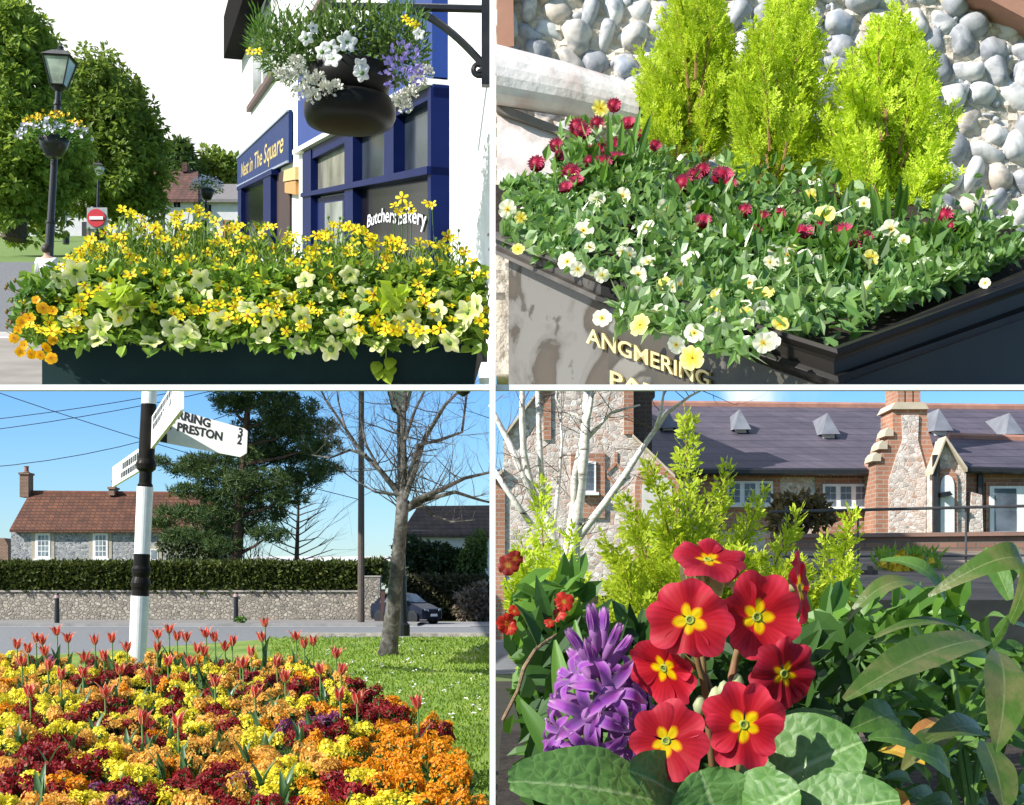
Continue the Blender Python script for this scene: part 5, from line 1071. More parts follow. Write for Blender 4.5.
# far white hall and brown roofed house
o=empty('white_hall',P(320,570,110),'long low pale flat roofed building far beyond the hedge','building')
mb=MB(); prism(mb,[P(250,575,110),P(392,575,110),P(392,561,110),P(250,561,110)],(0,8,0)); build(mb,'wall',HW,o,recalc=True)
mb=MB(); prism(mb,[P(247,562,109.6),P(396,561,109.6),P(393,556.5,112),P(250,556.5,112)],(0,7,.2)); build(mb,'roof',pm('pale_roof',(.55,.56,.58),(.48,.49,.52),.6,2),o,recalc=True)
for x in (334,345): 
    pass
o=empty('gabled_house',P(450,585,84),'house with a broad grey brown tiled roof and white gable beyond the ivy','house')
mb=MB(); prism(mb,[P(404,590,84),P(500,590,84),P(500,532,84),P(412,530,84),P(404,545,84)],(0,6,0)); build(mb,'wall',HW,o,recalc=True)
RB=brickm('grey_brown_tiles',(.13,.085,.075),(.095,.07,.065),(.04,.03,.03),.4,.26,.02,.4)
mb=MB(); a=P(400,534,83.6),P(520,534,83.6),P(520,505,87),P(418,506,87); t=V((0,0,-.2)); mb.add([*a,a[0]+t,a[1]+t,P(520,533,92),P(404,533,92)],[(0,1,2,3),(4,5,1,0),(3,2,6,7),(0,3,7)]); build(mb,'roof',RB,o)

# trees and poles
ttp=MB(); tube(ttp,[P(361,622,60),P(361.5,330,60)],[U(3.6,60),U(2.6,60)],10); tpo=empty('telegraph_pole',P(361,622,60),'plain brown wooden telegraph pole at the end of the hedge','pole'); build(ttp,'pole',pm('pole_wood',(.11,.09,.075),(.08,.065,.055),.9,12,.4),tpo)
mb=MB(); box(mb,P(361.3,345,60),1.6,.1,.12); build(mb,'crossbar',M['bark'],tpo,recalc=True)
for i,(a,b,s) in enumerate((((-60,425),(361,350),9),((-60,436),(361,352),10),((-60,470),(361,356),26),((-60,372),(361,500),6))):
    A,B=P(a[0],a[1],58),P(b[0],b[1],60); mb=MB(); tube(mb,[A.lerp(B,t)-V((0,0,4*t*(1-t)*U(s,59))) for t in [k/12 for k in range(13)]],.016,4); o=build(mb,'overhead_wire',M['black'],loc=A); tag(o,['thin overhead wire, topmost of those above the flint house','thin overhead wire just under the topmost one','lowest overhead wire dipping towards the flint house roof','overhead wire running down behind the pine tree'][i],'wire')
def grow(mb,p,d,L,r,dep,up=.12,spread=.55):
    k=3; pts=[p]; rs=[r]; q=p.copy(); dd=d.copy()
    for i in range(k):
        dd=(dd+V((rnd(-.22,.22),rnd(-.22,.22),rnd(-.12,.2)+up))).normalized(); q=q+dd*(L/k); pts.append(q.copy()); rs.append(r*(1-.5*(i+1)/k))
    tube(mb,pts,rs,6 if r>.03 else 4 if r>.012 else 3,caps=False)
    if dep<=0: return
    for i in range(random.choice((2,3,3))):
        j=random.choice((1,2,3,3)); a=V((rnd(-1,1),rnd(-1,1),rnd(-.6,1))).normalized(); grow(mb,pts[j],(dd+a*spread*1.6).normalized(),L*rnd(.55,.8),rs[j]*rnd(.5,.7),dep-1,up,spread)
bt=empty('bare_tree',P(390,655,32),'leafless tree with a mottled grey trunk standing on the lawn','tree')
mb=MB(); TY=32
tr_=[(388,657,11.5),(389,647,9.2),(391,625,8),(394,600,7.2),(398,560,6.6),(401,525,6.4),(403,500,6.4)]
tube(mb,[P(x,y,TY) for x,y,_ in tr_],[U(w,TY) for *_,w in tr_],14)
m,nt,out=nodes('mottled_bark'); col=ramp(nt,noise(nt,5,7,dist=1.),[(.35,(.03,.028,.024)),(.5,(.075,.07,.06)),(.65,(.15,.142,.125))]); finish(nt,out,col,.9,noise(nt,12,6),.6,.03); MBARK=m
build(mb,'trunk',MBARK,bt,smooth=True)
limbs=[[(402,505,8),(396,490,6.5),(380,470,5),(362,453,4),(345,428,3),(326,400,2),(310,370,1.2)],[(403,500,8),(404,470,7),(403,430,6),(405,390,4.5),(408,330,2)],[(404,500,7),(415,470,5.5),(424,440,4.5),(445,405,3.5),(465,385,2.5),(490,350,1.5)],
 [(402,515,6),(415,500,5.5),(440,490,4.5),(465,478,3.5),(500,470,2)],[(404,512,5),(425,500,4.5),(455,492,3.5),(480,500,2.5),(500,505,1.5)],[(408,480,4.5),(418,445,4),(440,440,3.5),(462,432,3),(466,400,2.2),(472,360,1.2)],
 [(366,455,3.5),(350,450,2.5),(330,458,1.8),(312,455,1)],[(380,470,3),(366,445,2.6),(361,420,2),(362,380,1)],[(400,495,3.5),(375,492,2),(355,480,1.2),(340,470,.8)],[(415,500,3),(432,515,2.4),(452,522,1.8),(475,520,1)],[(405,440,4),(415,410,3),(430,380,2),(440,340,1)],[(403,420,3.5),(392,395,2.4),(385,360,1.2)],[(345,428,2.4),(338,400,1.6),(335,370,1)]]
mb=MB()
for l in limbs:
    pts=[P(x,y,TY+i*rnd(-.25,.25)) for i,(x,y,w) in enumerate(l)]; tube(mb,pts,[U(w*.52,TY) for *_,w in l],8,caps=False)
    for i in range(1,len(l)):
        for k in range(5):
            a=pts[i-1].lerp(pts[i],random.random()); grow(mb,a,V((rnd(-1,1),rnd(-.6,.6),rnd(-.25,1.1))).normalized(),rnd(.4,1.15),U(l[i][2]*.13,TY)+.003,2,.05,.5)
build(mb,'branch',MBARK,bt)
lamp('street_lamp','black street lamp whose lantern is tangled in the bare tree branches',403,636,399,366,40,14)
bt2=empty('bare_tree',P(296,575,76),'slender leafless sapling between the pine and the telegraph pole','tree'); mb=MB(); A=P(296,575,76); B=P(299,488,76); tube(mb,[A,A.lerp(B,.5),B],[.16,.1,.04],7); build(mb,'trunk',M['bark'],bt2)
mb=MB()
for t in [.15,.22,.3,.38,.45,.52,.6,.68,.75,.82,.9,.97]:
    for s in (-1,1): grow(mb,A.lerp(B,t),V((s*rnd(.7,1.1),rnd(-.5,.5),rnd(.1,.7))).normalized(),rnd(1.6,2.6)*(1.1-t*.7),.04,2,.03,.45)
build(mb,'branch',M['bark'],bt2)
o=empty('bare_shrub',P(255,565,74),'hazy twiggy bush beside the pine trunk','shrub'); mb=MB()
for i in range(14): grow(mb,P(rnd(240,270),565,74),V((rnd(-.6,.6),rnd(-.4,.4),1)).normalized(),rnd(.8,1.6),.025,2,.1,.5)
build(mb,'branch',M['bark'],o)
# pine
PY_=72; pn=empty('pine_tree',P(237,580,PY_),'dark spreading pine tree with layered drooping boughs above the hedge','tree')
mb=MB(); tube(mb,[P(234,580,PY_),P(237,545,PY_),P(240,505,PY_),P(243,470,PY_),P(246,430,PY_),P(250,380,PY_),P(252,330,PY_)],[.36,.32,.27,.22,.17,.12,.05],9)
pads=[(255,398,48,12),(285,410,36,14),(232,405,20,10),(300,428,40,12),(270,432,50,14),(318,446,28,9),(285,455,48,12),(325,470,24,7),(250,455,40,14),(300,478,34,11),(205,462,26,7),(185,470,24,7),(222,476,40,11),(262,482,44,13),(285,498,30,9),(200,492,36,8),(235,500,34,11),(180,513,30,7),(212,517,38,10),(160,524,20,6),(190,536,30,8),(232,528,28,10),(262,515,30,9),(270,535,22,8),(222,546,20,7),(262,375,40,14),(240,350,40,14),(270,340,36,12),(160,462,10,4),(250,365,50,16)]
f=MB()
for cx,cy,rx,ry in pads:
    base=P(245-(max(0,cy-470))*.06,min(cy+18,560),PY_); c=P(cx,cy,PY_+rnd(-1.2,1.2)); tube(mb,[base,base.lerp(c,.5)+V((0,rnd(-.4,.4),-.1)),c],[.11,.07,.03],5)
    k=int(rx*ry*.46)+22; a=rdir(k)*(RNG.random((k,1))**.35); p=np.array(c)+a*np.array([U(rx,PY_),1.3,U(ry,PY_)])
    p=np.repeat(p,12,axis=0); m_=len(p); d=rdir(m_)*.8+np.array([0,-.05,.45]); leaves(f,p+rdir(m_)*.05,d,rdir(m_),RNG.uniform(.22,.42,m_),.05)
build(mb,'trunk',pm('pine_bark',(.12,.075,.05),(.07,.045,.035),.9,6,.5),pn); build(f,'crown',leafm('pine_needle',(.028,.07,.028),(.09,.145,.045),.22,.5,.25,(.17,.22,.06)),pn)
# bollards
for px,y0,y1,l in ((57,593,624,'dark bollard with a pale band before the shaded wall'),(236,592,622,'dark bollard with a pale band before the sunlit wall')):
    Y=58.3; o=empty('bollard',P(px,y1,Y),l,'bollard','bollards along the far pavement'); mb=MB(); h=U(y1-y0,Y); r_=U(2.6,Y); lathe(mb,P(px,y1,Y),[(r_*1.1,0),(r_,.05),(r_*.85,h*.8),(r_*.85,h*.95),(r_*.5,h)],12); bd=build(mb,'bollard_post',M['black'],o)
    mb=MB(); lathe(mb,P(px,y1,Y)+V((0,0,h*.84)),[(r_*.9,0),(r_*.9,h*.1)],12); build(mb,'pale_band',pm('pinkish_band',(.5,.33,.3),(.45,.3,.28),.6,9) if 'pinkish_band' not in bpy.data.materials else bpy.data.materials['pinkish_band'],o)
o=empty('bollard',P(383,622,62),'short reddish wooden post between the pier and the parked car','post'); mb=MB(); box(mb,P(383,606,62),U(4,62),.2,U(32,62)); build(mb,'post_body',pm('reddish_post',(.10,.045,.035),(.07,.035,.03),.8,9),o,recalc=True)
mb=MB(); box(mb,P(383,590,62),U(4.6,62),.24,U(1.5,62)); build(mb,'post_cap',M['black'],o,recalc=True)
shrub('grass_tuft','small green weed at the foot of the bollard before the sunlit wall',[(241,620,6,3)],58.2,90,.14,LEAF['mid'],.2,'weed')
# parked car
CY=62.; cb_=pm('dark_blue_car',(.005,.008,.02),(.006,.009,.022),.35,2,spec=.25,coat=.1)
car=empty('parked_car',P(408,620,CY),'dark blue hatchback parked on the driveway behind the bare tree trunk','car')
ang=math.radians(-38); fx=V((math.cos(ang),math.sin(ang),0)); fy=V((-math.sin(ang),math.cos(ang),0)); O=P(407,621,CY); O.z=.02
def Cc(u,w,z): return O+(fx*u+fy*w)*.8+V((0,0,z*.92))
secs=[(1.95,.62,.28,.66,.58,.50,.66),(1.85,.76,.22,.84,.70,.62,.72),(1.2,.84,.2,.86,.82,.72,.92),(.85,.85,.2,.87,.84,.74,.98),(.1,.86,.2,.88,.93,.60,1.42),(-.5,.86,.2,.88,.95,.60,1.48),(-1.3,.86,.2,.88,.96,.58,1.42),(-1.9,.84,.22,.86,.95,.62,1.0),(-2.05,.76,.3,.78,.8,.6,.86)]
mb=MB(); vs=[]
for u,wb,zb,wm,zm,wt,zt in secs: vs+=[Cc(u,-wb,zb),Cc(u,-wm,(zb+zm)/2),Cc(u,-wm*.98,zm),Cc(u,-wt,zt),Cc(u,wt,zt),Cc(u,wm*.98,zm),Cc(u,wm,(zb+zm)/2),Cc(u,wb,zb)]
n=len(secs); mb.add(vs,[(i*8+j,i*8+(j+1)%8,(i+1)*8+(j+1)%8,(i+1)*8+j) for i in range(n-1) for j in range(8)]+[tuple(range(8)),tuple((n-1)*8+j for j in range(8))]); build(mb,'body',cb_,car,smooth=False,recalc=True)
mb=MB(); prism(mb,[Cc(.80,-.68,1.0),Cc(.80,.68,1.0),Cc(.16,.55,1.40),Cc(.16,-.55,1.40)],(fx+V((0,0,1)))*.02); build(mb,'windscreen',glassm('car_glass',(.10,.13,.17),.05),car,recalc=True)
for s in (-1,1):
    mb=MB(); prism(mb,[Cc(.5,s*.86,1.0),Cc(-1.2,s*.86,1.03),Cc(-1.1,s*.64,1.36),Cc(.08,s*.65,1.36)],fy*s*.02); build(mb,'side_window',bpy.data.materials['car_glass'],car,recalc=True)
    for u in (1.2,-1.25):
        mb=MB(); lathe(mb,Cc(u,s*.70,.31),[(.2,0),(.31,.01),(.32,.1),(.31,.18),(.2,.19)],20,0,fy*s); w_=build(mb,'wheel',M['black'],car); mb=MB(); lathe(mb,Cc(u,s*.885,.31),[(.2,0),(.18,.015),(.05,.02)],14,0,fy*s); build(mb,'rim',M['grey'],w_)
    mb=MB(); prism(mb,[Cc(1.94,s*.40,.60),Cc(1.87,s*.68,.62),Cc(1.84,s*.68,.72),Cc(1.92,s*.42,.68)],fx*.03); build(mb,'headlight',glassm('headlight_%d'%(s+1),(.6,.62,.65),.1),car,recalc=True)
mb=MB(); prism(mb,[Cc(1.97,-.27,.36),Cc(1.97,.27,.36),Cc(1.97,.27,.48),Cc(1.97,-.27,.48)],fx*.02); build(mb,'number_plate',M['white'],car,recalc=True)
mb=MB(); prism(mb,[Cc(1.96,-.36,.53),Cc(1.96,.36,.53),Cc(1.955,.34,.6),Cc(1.955,-.34,.6)],fx*.02); build(mb,'grille',M['black'],car,recalc=True)
CLIP[:]=[497,1e9]
# ------------------------------------------------------------------ BOTTOM RIGHT: school, birch, close flowers
mb=MB(); mb.add([V(p) for p in ((-.06,4,.002),(9,4,.002),(12,23,.002),(-.37,23,.002))],[(0,1,2,3)]); structure(build(mb,'garden_soil',pm('dark_garden_soil',(.035,.03,.02),(.02,.024,.012),.95,2,.4)))
sheet('raised_lawn',.7,40,23.5,90,1.4,pm('school_turf',(.09,.16,.03),(.13,.2,.05),.95,1))
mb=MB(); quad(mb,P(700,600,9),P(1100,600,9),P(1100,551,17.4),P(700,551,17.4)); quad(mb,P(700,600,9),P(1100,600,9),V((P(1100,600,9).x,9,0)),V((P(700,600,9).x,9,0))); structure(build(mb,'gravel_bank',pm('bare_earth',(.26,.2,.15),(.12,.10,.075),.95,3,.5)))
mb=MB(); quad(mb,P(838,574,13.4),P(950,574,13.4),P(950,556,16.4),P(838,556,16.4)); structure(build(mb,'gravel',pm('pale_gravel',(.62,.60,.57),(.40,.38,.36),.95,14,.8,lo=.4,hi=.6)))
Q0=28.0
sc_=empty('school_building',P(780,560,Q0),'flint and brick Victorian school with purple slate roof and white casement windows','school')
FS=flintm('school_flint',9.5,[(.34,.30,.27),(.54,.49,.45),(.70,.66,.62),(.46,.30,.23),(.74,.72,.69)],(.58,.49,.42),.4,.06)
FBK=brickm('school_brick',(.46,.21,.13),(.36,.165,.105),(.40,.32,.26),.24,.085,.012,.3)
STN=pm('pale_stone',(.58,.50,.38),(.48,.41,.31),.8,4)
SL=brickm('purple_slate',(.105,.092,.125),(.085,.075,.105),(.05,.045,.06),.34,.2,.012,.35,.6)
def slab(mb,pts,Y,t): prism(mb,[P(x,y,Y) for x,y in pts],(0,t,0))
mb=MB(); slab(mb,[(655,664),(1060,664),(1060,468),(655,468)],Q0,9); build(mb,'wall',FS,sc_,recalc=True)
# main roof
RD=33.5; mb=MB(); a,b=P(640,467.5,Q0-.35),P(1070,469,Q0-.35); c_,d_=P(1070,409,RD),P(600,404.5,RD); t=V((0,0,-.15)); bk=V((0,5.5,0)); mb.add([a,b,c_,d_,V((b.x,RD+5.5,b.z)),V((a.x,RD+5.5,a.z)),a+t,b+t],[(0,1,2,3),(3,2,4,5),(6,7,1,0)]); rf=build(mb,'roof',SL,sc_)
mb=MB(); tube(mb,[d_,d_.lerp(c_,.5),c_],.11,6); build(mb,'ridge_tile',pm('ridge_terracotta',(.40,.20,.14),(.3,.15,.11),.8,4),rf)
mb=MB(); tube(mb,[a+V((0,-.06,-.08)),b+V((0,-.06,-.08))],.07,6); build(mb,'gutter',M['black'],rf)
mb=MB(); slab(mb,[(655,473),(880,474),(880,469.5),(655,469)],Q0-.10,.1)
for i in range(62): slab(mb,[(657+i*3.6,477),(659+i*3.6,477),(659+i*3.6,473),(657+i*3.6,473)],Q0-.09,.09)
build(mb,'brick_cornice',FBK,sc_,recalc=True)
def roofpt(px,py):
    n=(b-a).cross(d_-a); r_=P(px,py,1.0)-V((0,0,EYE)); t_=(a-V((0,0,EYE))).dot(n)/r_.dot(n); return V((0,0,EYE))+r_*t_
for px,py,s in ((829,437,1.0),(741,432,.95),(941,434,1.05),(1012,437,1.0),(668,430,.9)):
    g_=roofpt(px,py); w=U(9.2*s,g_.y); h=U(25*s,g_.y); D_=2.2
    f0,f1,ap=g_+V((-w,-.05,h*.30)),g_+V((w,-.05,h*.30)),g_+V((0,.15,h)); e0,e1,ea=f0+V((0,D_,0)),f1+V((0,D_,0)),ap+V((0,D_,0)); lo=V((0,-.15,-.12))
    mb=MB(); mb.add([f0+lo,f1+lo,ap,e0,e1,ap+V((0,D_,0))],[(0,2,5,3),(2,1,4,5),(0,1,2)]); dm=build(mb,'dormer',pm('lead_grey',(.20,.22,.25),(.14,.15,.18),.5,3) if 'lead_grey' not in bpy.data.materials else bpy.data.materials['lead_grey'],rf)
    mb=MB(); prism(mb,[g_+V((-w*.62,0,-.05)),g_+V((w*.62,0,-.05)),g_+V((w*.62,0,h*.34)),g_+V((-w*.62,0,h*.34))],(0,1.2,0))
    build(mb,'dormer_louvre',M['white'],rf,recalc=True)
def window(x0,x1,y0,y1,Y,lights,rows=3,sur=7,parent=None,cols=2):
    parent=parent or sc_
    mb=MB(); slab(mb,[(x0-sur,y1+26),(x1+sur,y1+26),(x1+sur,y0-sur*.9),(x0-sur,y0-sur*.9)],Y-.06,.06); sr=build(mb,'brick_surround',FBK,parent,recalc=True)
    mb=MB(); slab(mb,[(x0,y1),(x1,y1),(x1,y0),(x0,y0)],Y-.11,.05); slab(mb,[(x0-3,y1+3),(x1+3,y1+3),(x1+3,y1),(x0-3,y1)],Y-.2,.14); fr=build(mb,'window_frame',M['white'],sr,recalc=True)
    g=MB(); W_=(x1-x0)/lights; bar=.14*W_
    for i in range(lights):
        u0=x0+i*W_+bar; u1=x0+(i+1)*W_-bar
        if lights==2: build(g,'pane',SG,sr,recalc=True) if i else None; g=MB() if i else g
        for j in range(rows):
            for k in range(cols):
                a0=u0+(u1-u0)*k/cols+.25; a1=u0+(u1-u0)*(k+1)/cols-.25; b0=y0+2.2+(y1-y0-3.6)*j/rows+.3; b1=y0+2.2+(y1-y0-3.6)*(j+1)/rows-.3; slab(g,[(a0,b1),(a1,b1),(a1,b0),(a0,b0)],Y-.118,.006)
    build(g,'pane',SG,sr,recalc=True)
SG=glassm('school_glass',(.11,.13,.16),.08)
window(727,773,481,504,Q0,3); window(823,869,484,508,Q0,3)
mb=MB(); slab(mb,[(700,640),(714,640),(714,477),(700,477)],Q0-.05,.05); slab(mb,[(880,640),(890,640),(890,472),(880,472)],Q0-.05,.05); build(mb,'brick_pier',FBK,sc_,recalc=True)
# gable wing
GY=26.2; gp=[(494,640),(494,478),(503,468),(503,436),(522,410),(545,384),(545,330),(633,330),(633,434),(674,474),(674,640)]
mb=MB(); slab(mb,gp,GY,7.0); gw=build(mb,'gable_wall',FS,sc_,recalc=True)
mb=MB()
for pts in ([(543.5,440),(551,440),(551,330),(543.5,330)],[(624,434),(633.5,434),(633.5,330),(624,330)],[(640,640),(649,640),(649,480),(640,484)],[(494,640),(505,640),(505,478),(494,478)]): mb=MB(); slab(mb,pts,GY-.05,.05); build(mb,'brick_quoin',FBK,gw,recalc=True)
mb=MB()
for (x0,y0),(x1,y1) in (((633,434),(675,475)),((503,436),(545,380)),((493,479),(504,468))):
    prism(mb,[P(x0,y0+3,GY-.15),P(x1,y1+3,GY-.15),P(x1,y1,GY-.15),P(x0,y0,GY-.15)],(0,.6,0))
build(mb,'gable_coping',STN,gw,recalc=True)
mb=MB(); slab(mb,[(634,410),(652,410),(652,398),(655,397),(655,391),(652,391),(652,330),(634,330)],GY+.3,1.0); slab(mb,[(634,434),(652,452),(652,410),(634,410)],GY+.3,1.0); build(mb,'stack_shade_side',brickm('shaded_side_brick',(.12,.07,.055),(.08,.055,.045),(.12,.1,.09),.24,.085,.012),sc_,recalc=True)  # shadowed right side of the stack, its shade put into darker brick colour
window(580,596,461,492,GY,1,4,9,gw,2)
mb=MB()
for k in range(4):
    a0=[(616,463),(627,474),(616,485),(605,474)]; x0,y0=a0[k]; x1,y1=a0[(k+1)%4]; dx,dy=(x1-x0),(y1-y0); L=math.hypot(dx,dy); nx,ny=-dy/L*1.3,dx/L*1.3
    prism(mb,[P(x0-nx,y0-ny,GY-.03-k*.003),P(x1-nx,y1-ny,GY-.03-k*.003),P(x1+nx,y1+ny,GY-.03-k*.003),P(x0+nx,y0+ny,GY-.03-k*.003)],(0,.03,0))
slab(mb,[(614.5,463),(617.5,463),(617.5,452),(614.5,452)],GY-.028,.028); build(mb,'brick_diamond',FBK,gw,recalc=True)
def archp(cx,w,y0,ysp,y1,pt=1.0): return [(cx-w,y1),(cx+w,y1)]+[(cx+w*math.cos(t),ysp-(ysp-y0)*math.sin(t)**pt) for t in [PI*k/12 for k in range(13)]]
mb=MB(); slab(mb,archp(657,22,464,486,640),GY-.06,.06); ar=build(mb,'brick_arch',FBK,gw,recalc=True)
mb=MB(); slab(mb,archp(657,15,474,489,560),GY-.09,.03); build(mb,'arched_panel',pm('cream_panel',(.62,.60,.55),(.52,.5,.46),.7,3),ar,recalc=True)
# big stepped chimney
CYY=27.0; mb=MB(); slab(mb,[(876,640),(876,470),(876,459),(882,457),(882,447),(888,445),(888,434),(893,431),(893,408),(927,408),(928,430),(936,456),(936,640)],CYY,.9); ck=build(mb,'chimney',FBK,sc_,recalc=True)
mb=MB(); slab(mb,[(902,415),(919,415),(918,440),(926,470),(926,545),(889,545),(889,480),(897,455),(903,440)],CYY-.04,.04); build(mb,'flint_panel',FS,ck,recalc=True)
mb=MB()
for x in (898,906,914): slab(mb,[(x,404),(x+6.5,404),(x+6.5,340),(x,340)],CYY+.3,.9)
build(mb,'chimney_shaft',FBK,ck,recalc=True)
mb=MB(); slab(mb,[(891,409),(929,409),(925,402),(895,402)],CYY-.08,1.05); 
for x,y in ((872,459),(878.5,447),(884.5,434)): slab(mb,[(x,y+2),(x+9,y+2),(x+9,y-4),(x+4,y-7),(x+1,y-3)],CYY-.05,.6)
build(mb,'chimney_capstone',STN,ck,recalc=True)
# porch and wing at the end
PYY=26.4; mb=MB(); slab(mb,[(935.5,640),(935.5,468),(946,438),(966,467),(966,640)],PYY,3); po=build(mb,'porch_wall',FS,sc_,recalc=True)
mb=MB()
for (x0,y0),(x1,y1) in (((933,470),(946,436)),((946,436),(967.5,467.5))): prism(mb,[P(x0,y0+4,PYY-.2),P(x1,y1+4,PYY-.2),P(x1,y1,PYY-.2),P(x0,y0,PYY-.2)],(0,.5,0))
build(mb,'porch_coping',STN,po,recalc=True)
mb=MB(); slab(mb,archp(947.5,10.5,468,484,640,.8),PYY-.05,.05); build(mb,'brick_arch',FBK,po,recalc=True)
mb=MB(); slab(mb,archp(947.5,7.0,475,489,560,.8),PYY-.08,.03); dr_=build(mb,'arched_door',M['white'],po,recalc=True)
mb=MB(); slab(mb,[(943,497),(953,495),(950,491),(944,492)],PYY-.3,.2); build(mb,'door_lantern',M['black'],dr_,recalc=True)
mb=MB(); slab(mb,[(966,640),(1060,640),(1060,468),(966,468)],PYY+.3,4); wg=build(mb,'wing_wall',FBK,sc_,recalc=True)
mb=MB(); a2,b2=P(966,466,PYY),P(1062,468.5,PYY); c2,d2=P(1062,441,PYY+2.4),P(948,437.5,PYY+2.4); t=V((0,0,-.14)); mb.add([a2,b2,c2,d2,a2+t,b2+t],[(0,1,2,3),(4,5,1,0)]); build(mb,'wing_roof',SL,sc_)
mb=MB(); tube(mb,[d2,c2],.10,6); build(mb,'ridge_tile',bpy.data.materials['ridge_terracotta'],sc_)
mb=MB(); tube(mb,[a2+V((0,-.05,-.07)),b2+V((0,-.05,-.07))],.06,6); tube(mb,[P(980,470,PYY+.2),P(980,520,PYY+.2)],.06,6); tube(mb,[P(936,455,PYY-.1),P(936,560,PYY-.1)],.07,6); build(mb,'drainpipe',M['black'],sc_)
window(990,1052,486,533,PYY+.3,2,2,4,wg,1)
mb=MB(); slab(mb,[(968,560),(984,560),(982,495),(972,492)],PYY+.0,.3); build(mb,'flint_buttress',FS,wg,recalc=True)
# garden wall, rails, bench
o=empty('garden_wall',P(930,575,18),'low red brown brick garden wall in front of the school','wall'); mb=MB(); prism(mb,[P(770,706,18),P(1080,706,18),P(1080,534,18),P(770,537,18)],(0,.35,0)); build(mb,'brickwork',brickm('old_brick',(.36,.20,.14),(.27,.15,.11),(.2,.16,.13),.24,.085,.012),o,recalc=True)
mb=MB(); prism(mb,[P(770,538,17.95),P(1080,535,17.95),P(1080,531,17.95),P(770,534,17.95)],(0,.45,0)); build(mb,'wall_coping',pm('brown_coping',(.34,.2,.15),(.26,.16,.12),.8,3),o,recalc=True)
o=empty('metal_railing',P(900,580,14),'thin dark metal railing with two rails across the school garden','railing')
for y0,y1 in ((512,505),(557,555)):
    mb=MB(); tube(mb,[P(770,y0,14),P(1070,y1,14)],U(1.5 if y0<530 else 1.1,14),6); build(mb,'rail',pm('rail_paint',(.05,.05,.052),(.08,.08,.08),.45,9) if 'rail_paint' not in bpy.data.materials else bpy.data.materials['rail_paint'],o)
for x in (786,858,966,1030): mb=MB(); tube(mb,[P(x,610,14.02),P(x,506,14.02)],U(1.1,14),6); build(mb,'post',bpy.data.materials['rail_paint'],o)
o=empty('garden_bench',P(850,598,12),'weathered grey brown slatted bench below the railing','bench'); wd=pm('old_wood',(.12,.09,.075),(.08,.06,.05),.8,7)
mb=MB()
for y in (570,578,586): prism(mb,[P(806,y+5,12),P(878,y+5,12),P(878,y,12),P(806,y,12)],(0,.03,0))
build(mb,'backrest',wd,o,recalc=True); mb=MB(); prism(mb,[P(806,596,11.8),P(878,596,11.8),P(878,592,11.8),P(806,592,11.8)],(0,.35,0)); build(mb,'seat',wd,o,recalc=True)
for x in (812,870): mb=MB(); tube(mb,[P(x,615,12),P(x,566,12)],.025,6); build(mb,'leg',wd,o)
shrub('brown_shrub','low brown tinged bush below the three light window',[(800,503,26,9),(785,520,16,16),(815,515,18,12)],19.5,900,.13,leafm('brown_bush',(.06,.05,.015),(.16,.12,.05),.2),.4,foot=(800,540))
o=empty('daffodil_drift',P(905,572,13),'drift of yellow flowers with green leaves on the pale gravel','flowers'); mb=MB(); n=260; p=np.array([P(rnd(878,940),rnd(556,584),13+rnd(-.4,.4)) for _ in range(n)]); leaves(mb,p,rdir(n)*.6+np.array([0,0,.8]),rdir(n),.16,.03); build(mb,'foliage',LEAF['light'],o)
mb=MB(); n=90; p=np.array([P(random.gauss(903,10),random.gauss(566,6),12.8+rnd(-.3,.3)) for _ in range(n)]); leaves(mb,p,rdir(n),np.tile([0,-1,.2],(n,1)),.08,.07); build(mb,'blossom',bpy.data.materials['post_yellow'],o)
# silver birch
bi=empty('silver_birch',P(572,570,5.3),'multi stemmed white barked birch without leaves before the flint gable','tree'); BYY=5.3
m,nt,out=nodes('birch_bark'); n1=noise(nt,27,6,dist=.8); tc=nt.nodes.new('ShaderNodeTexCoord').outputs['Object']; mp=N(nt,'ShaderNodeMapping'); mp.inputs['Scale'].default_value=(9,9,48); nt.links.new(tc,mp.inputs[0]); n2=noise(nt,1.6,5,mp.outputs[0])
col=ramp(nt,n2,[(.30,(.05,.045,.045)),(.36,(.6,.58,.55)),(.6,(.82,.80,.78))]); finish(nt,out,col,.7,n1,.3,.01); BIR=m
stems=[[(570,575,9),(572,545,8.5),(576,515,7.5),(580,485,6.5),(584,450,5.5),(586,420,4.5),(588,378,3.5)],[(576,515,6),(574,480,4),(582,440,3.2),(590,410,2.6),(594,378,2)],[(572,545,6),(588,525,4.5),(605,503,4.2),(625,475,3.8),(641,450,3.2),(655,430,2.8),(667,413,2.2),(690,396,1.4),(706,388,.8)],[(655,430,2.2),(661,412,1.8),(664,390,1.2),(666,378,.7)],
 [(562,560,5.5),(548,520,4.5),(532,490,4.2),(524,455,3.8),(522,420,3.4),(522,378,2.8)],[(540,505,4),(524,480,3.6),(510,445,3.4),(500,425,3.0),(490,405,2)],[(532,525,3.4),(518,506,3.2),(504,486,3),(494,470,2.6)],[(545,512,3.8),(541,470,3.4),(539,430,3),(537,378,2.4)],[(552,545,3.2),(556,510,2.6),(560,470,2.0),(562,440,1.4),(560,410,.9)],[(586,425,2.4),(576,415,2),(563,411,1.8),(556,398,1.4),(558,380,.9)],[(586,440,2.6),(600,425,2),(612,412,1.6),(640,405,1)]]
mb=MB()
for l in stems[:1]: tube(mb,[P(x,y,BYY) for x,y,_ in l],[U(w,BYY) for *_,w in l],12)
build(mb,'trunk',BIR,bi,smooth=True)
tw=MB()
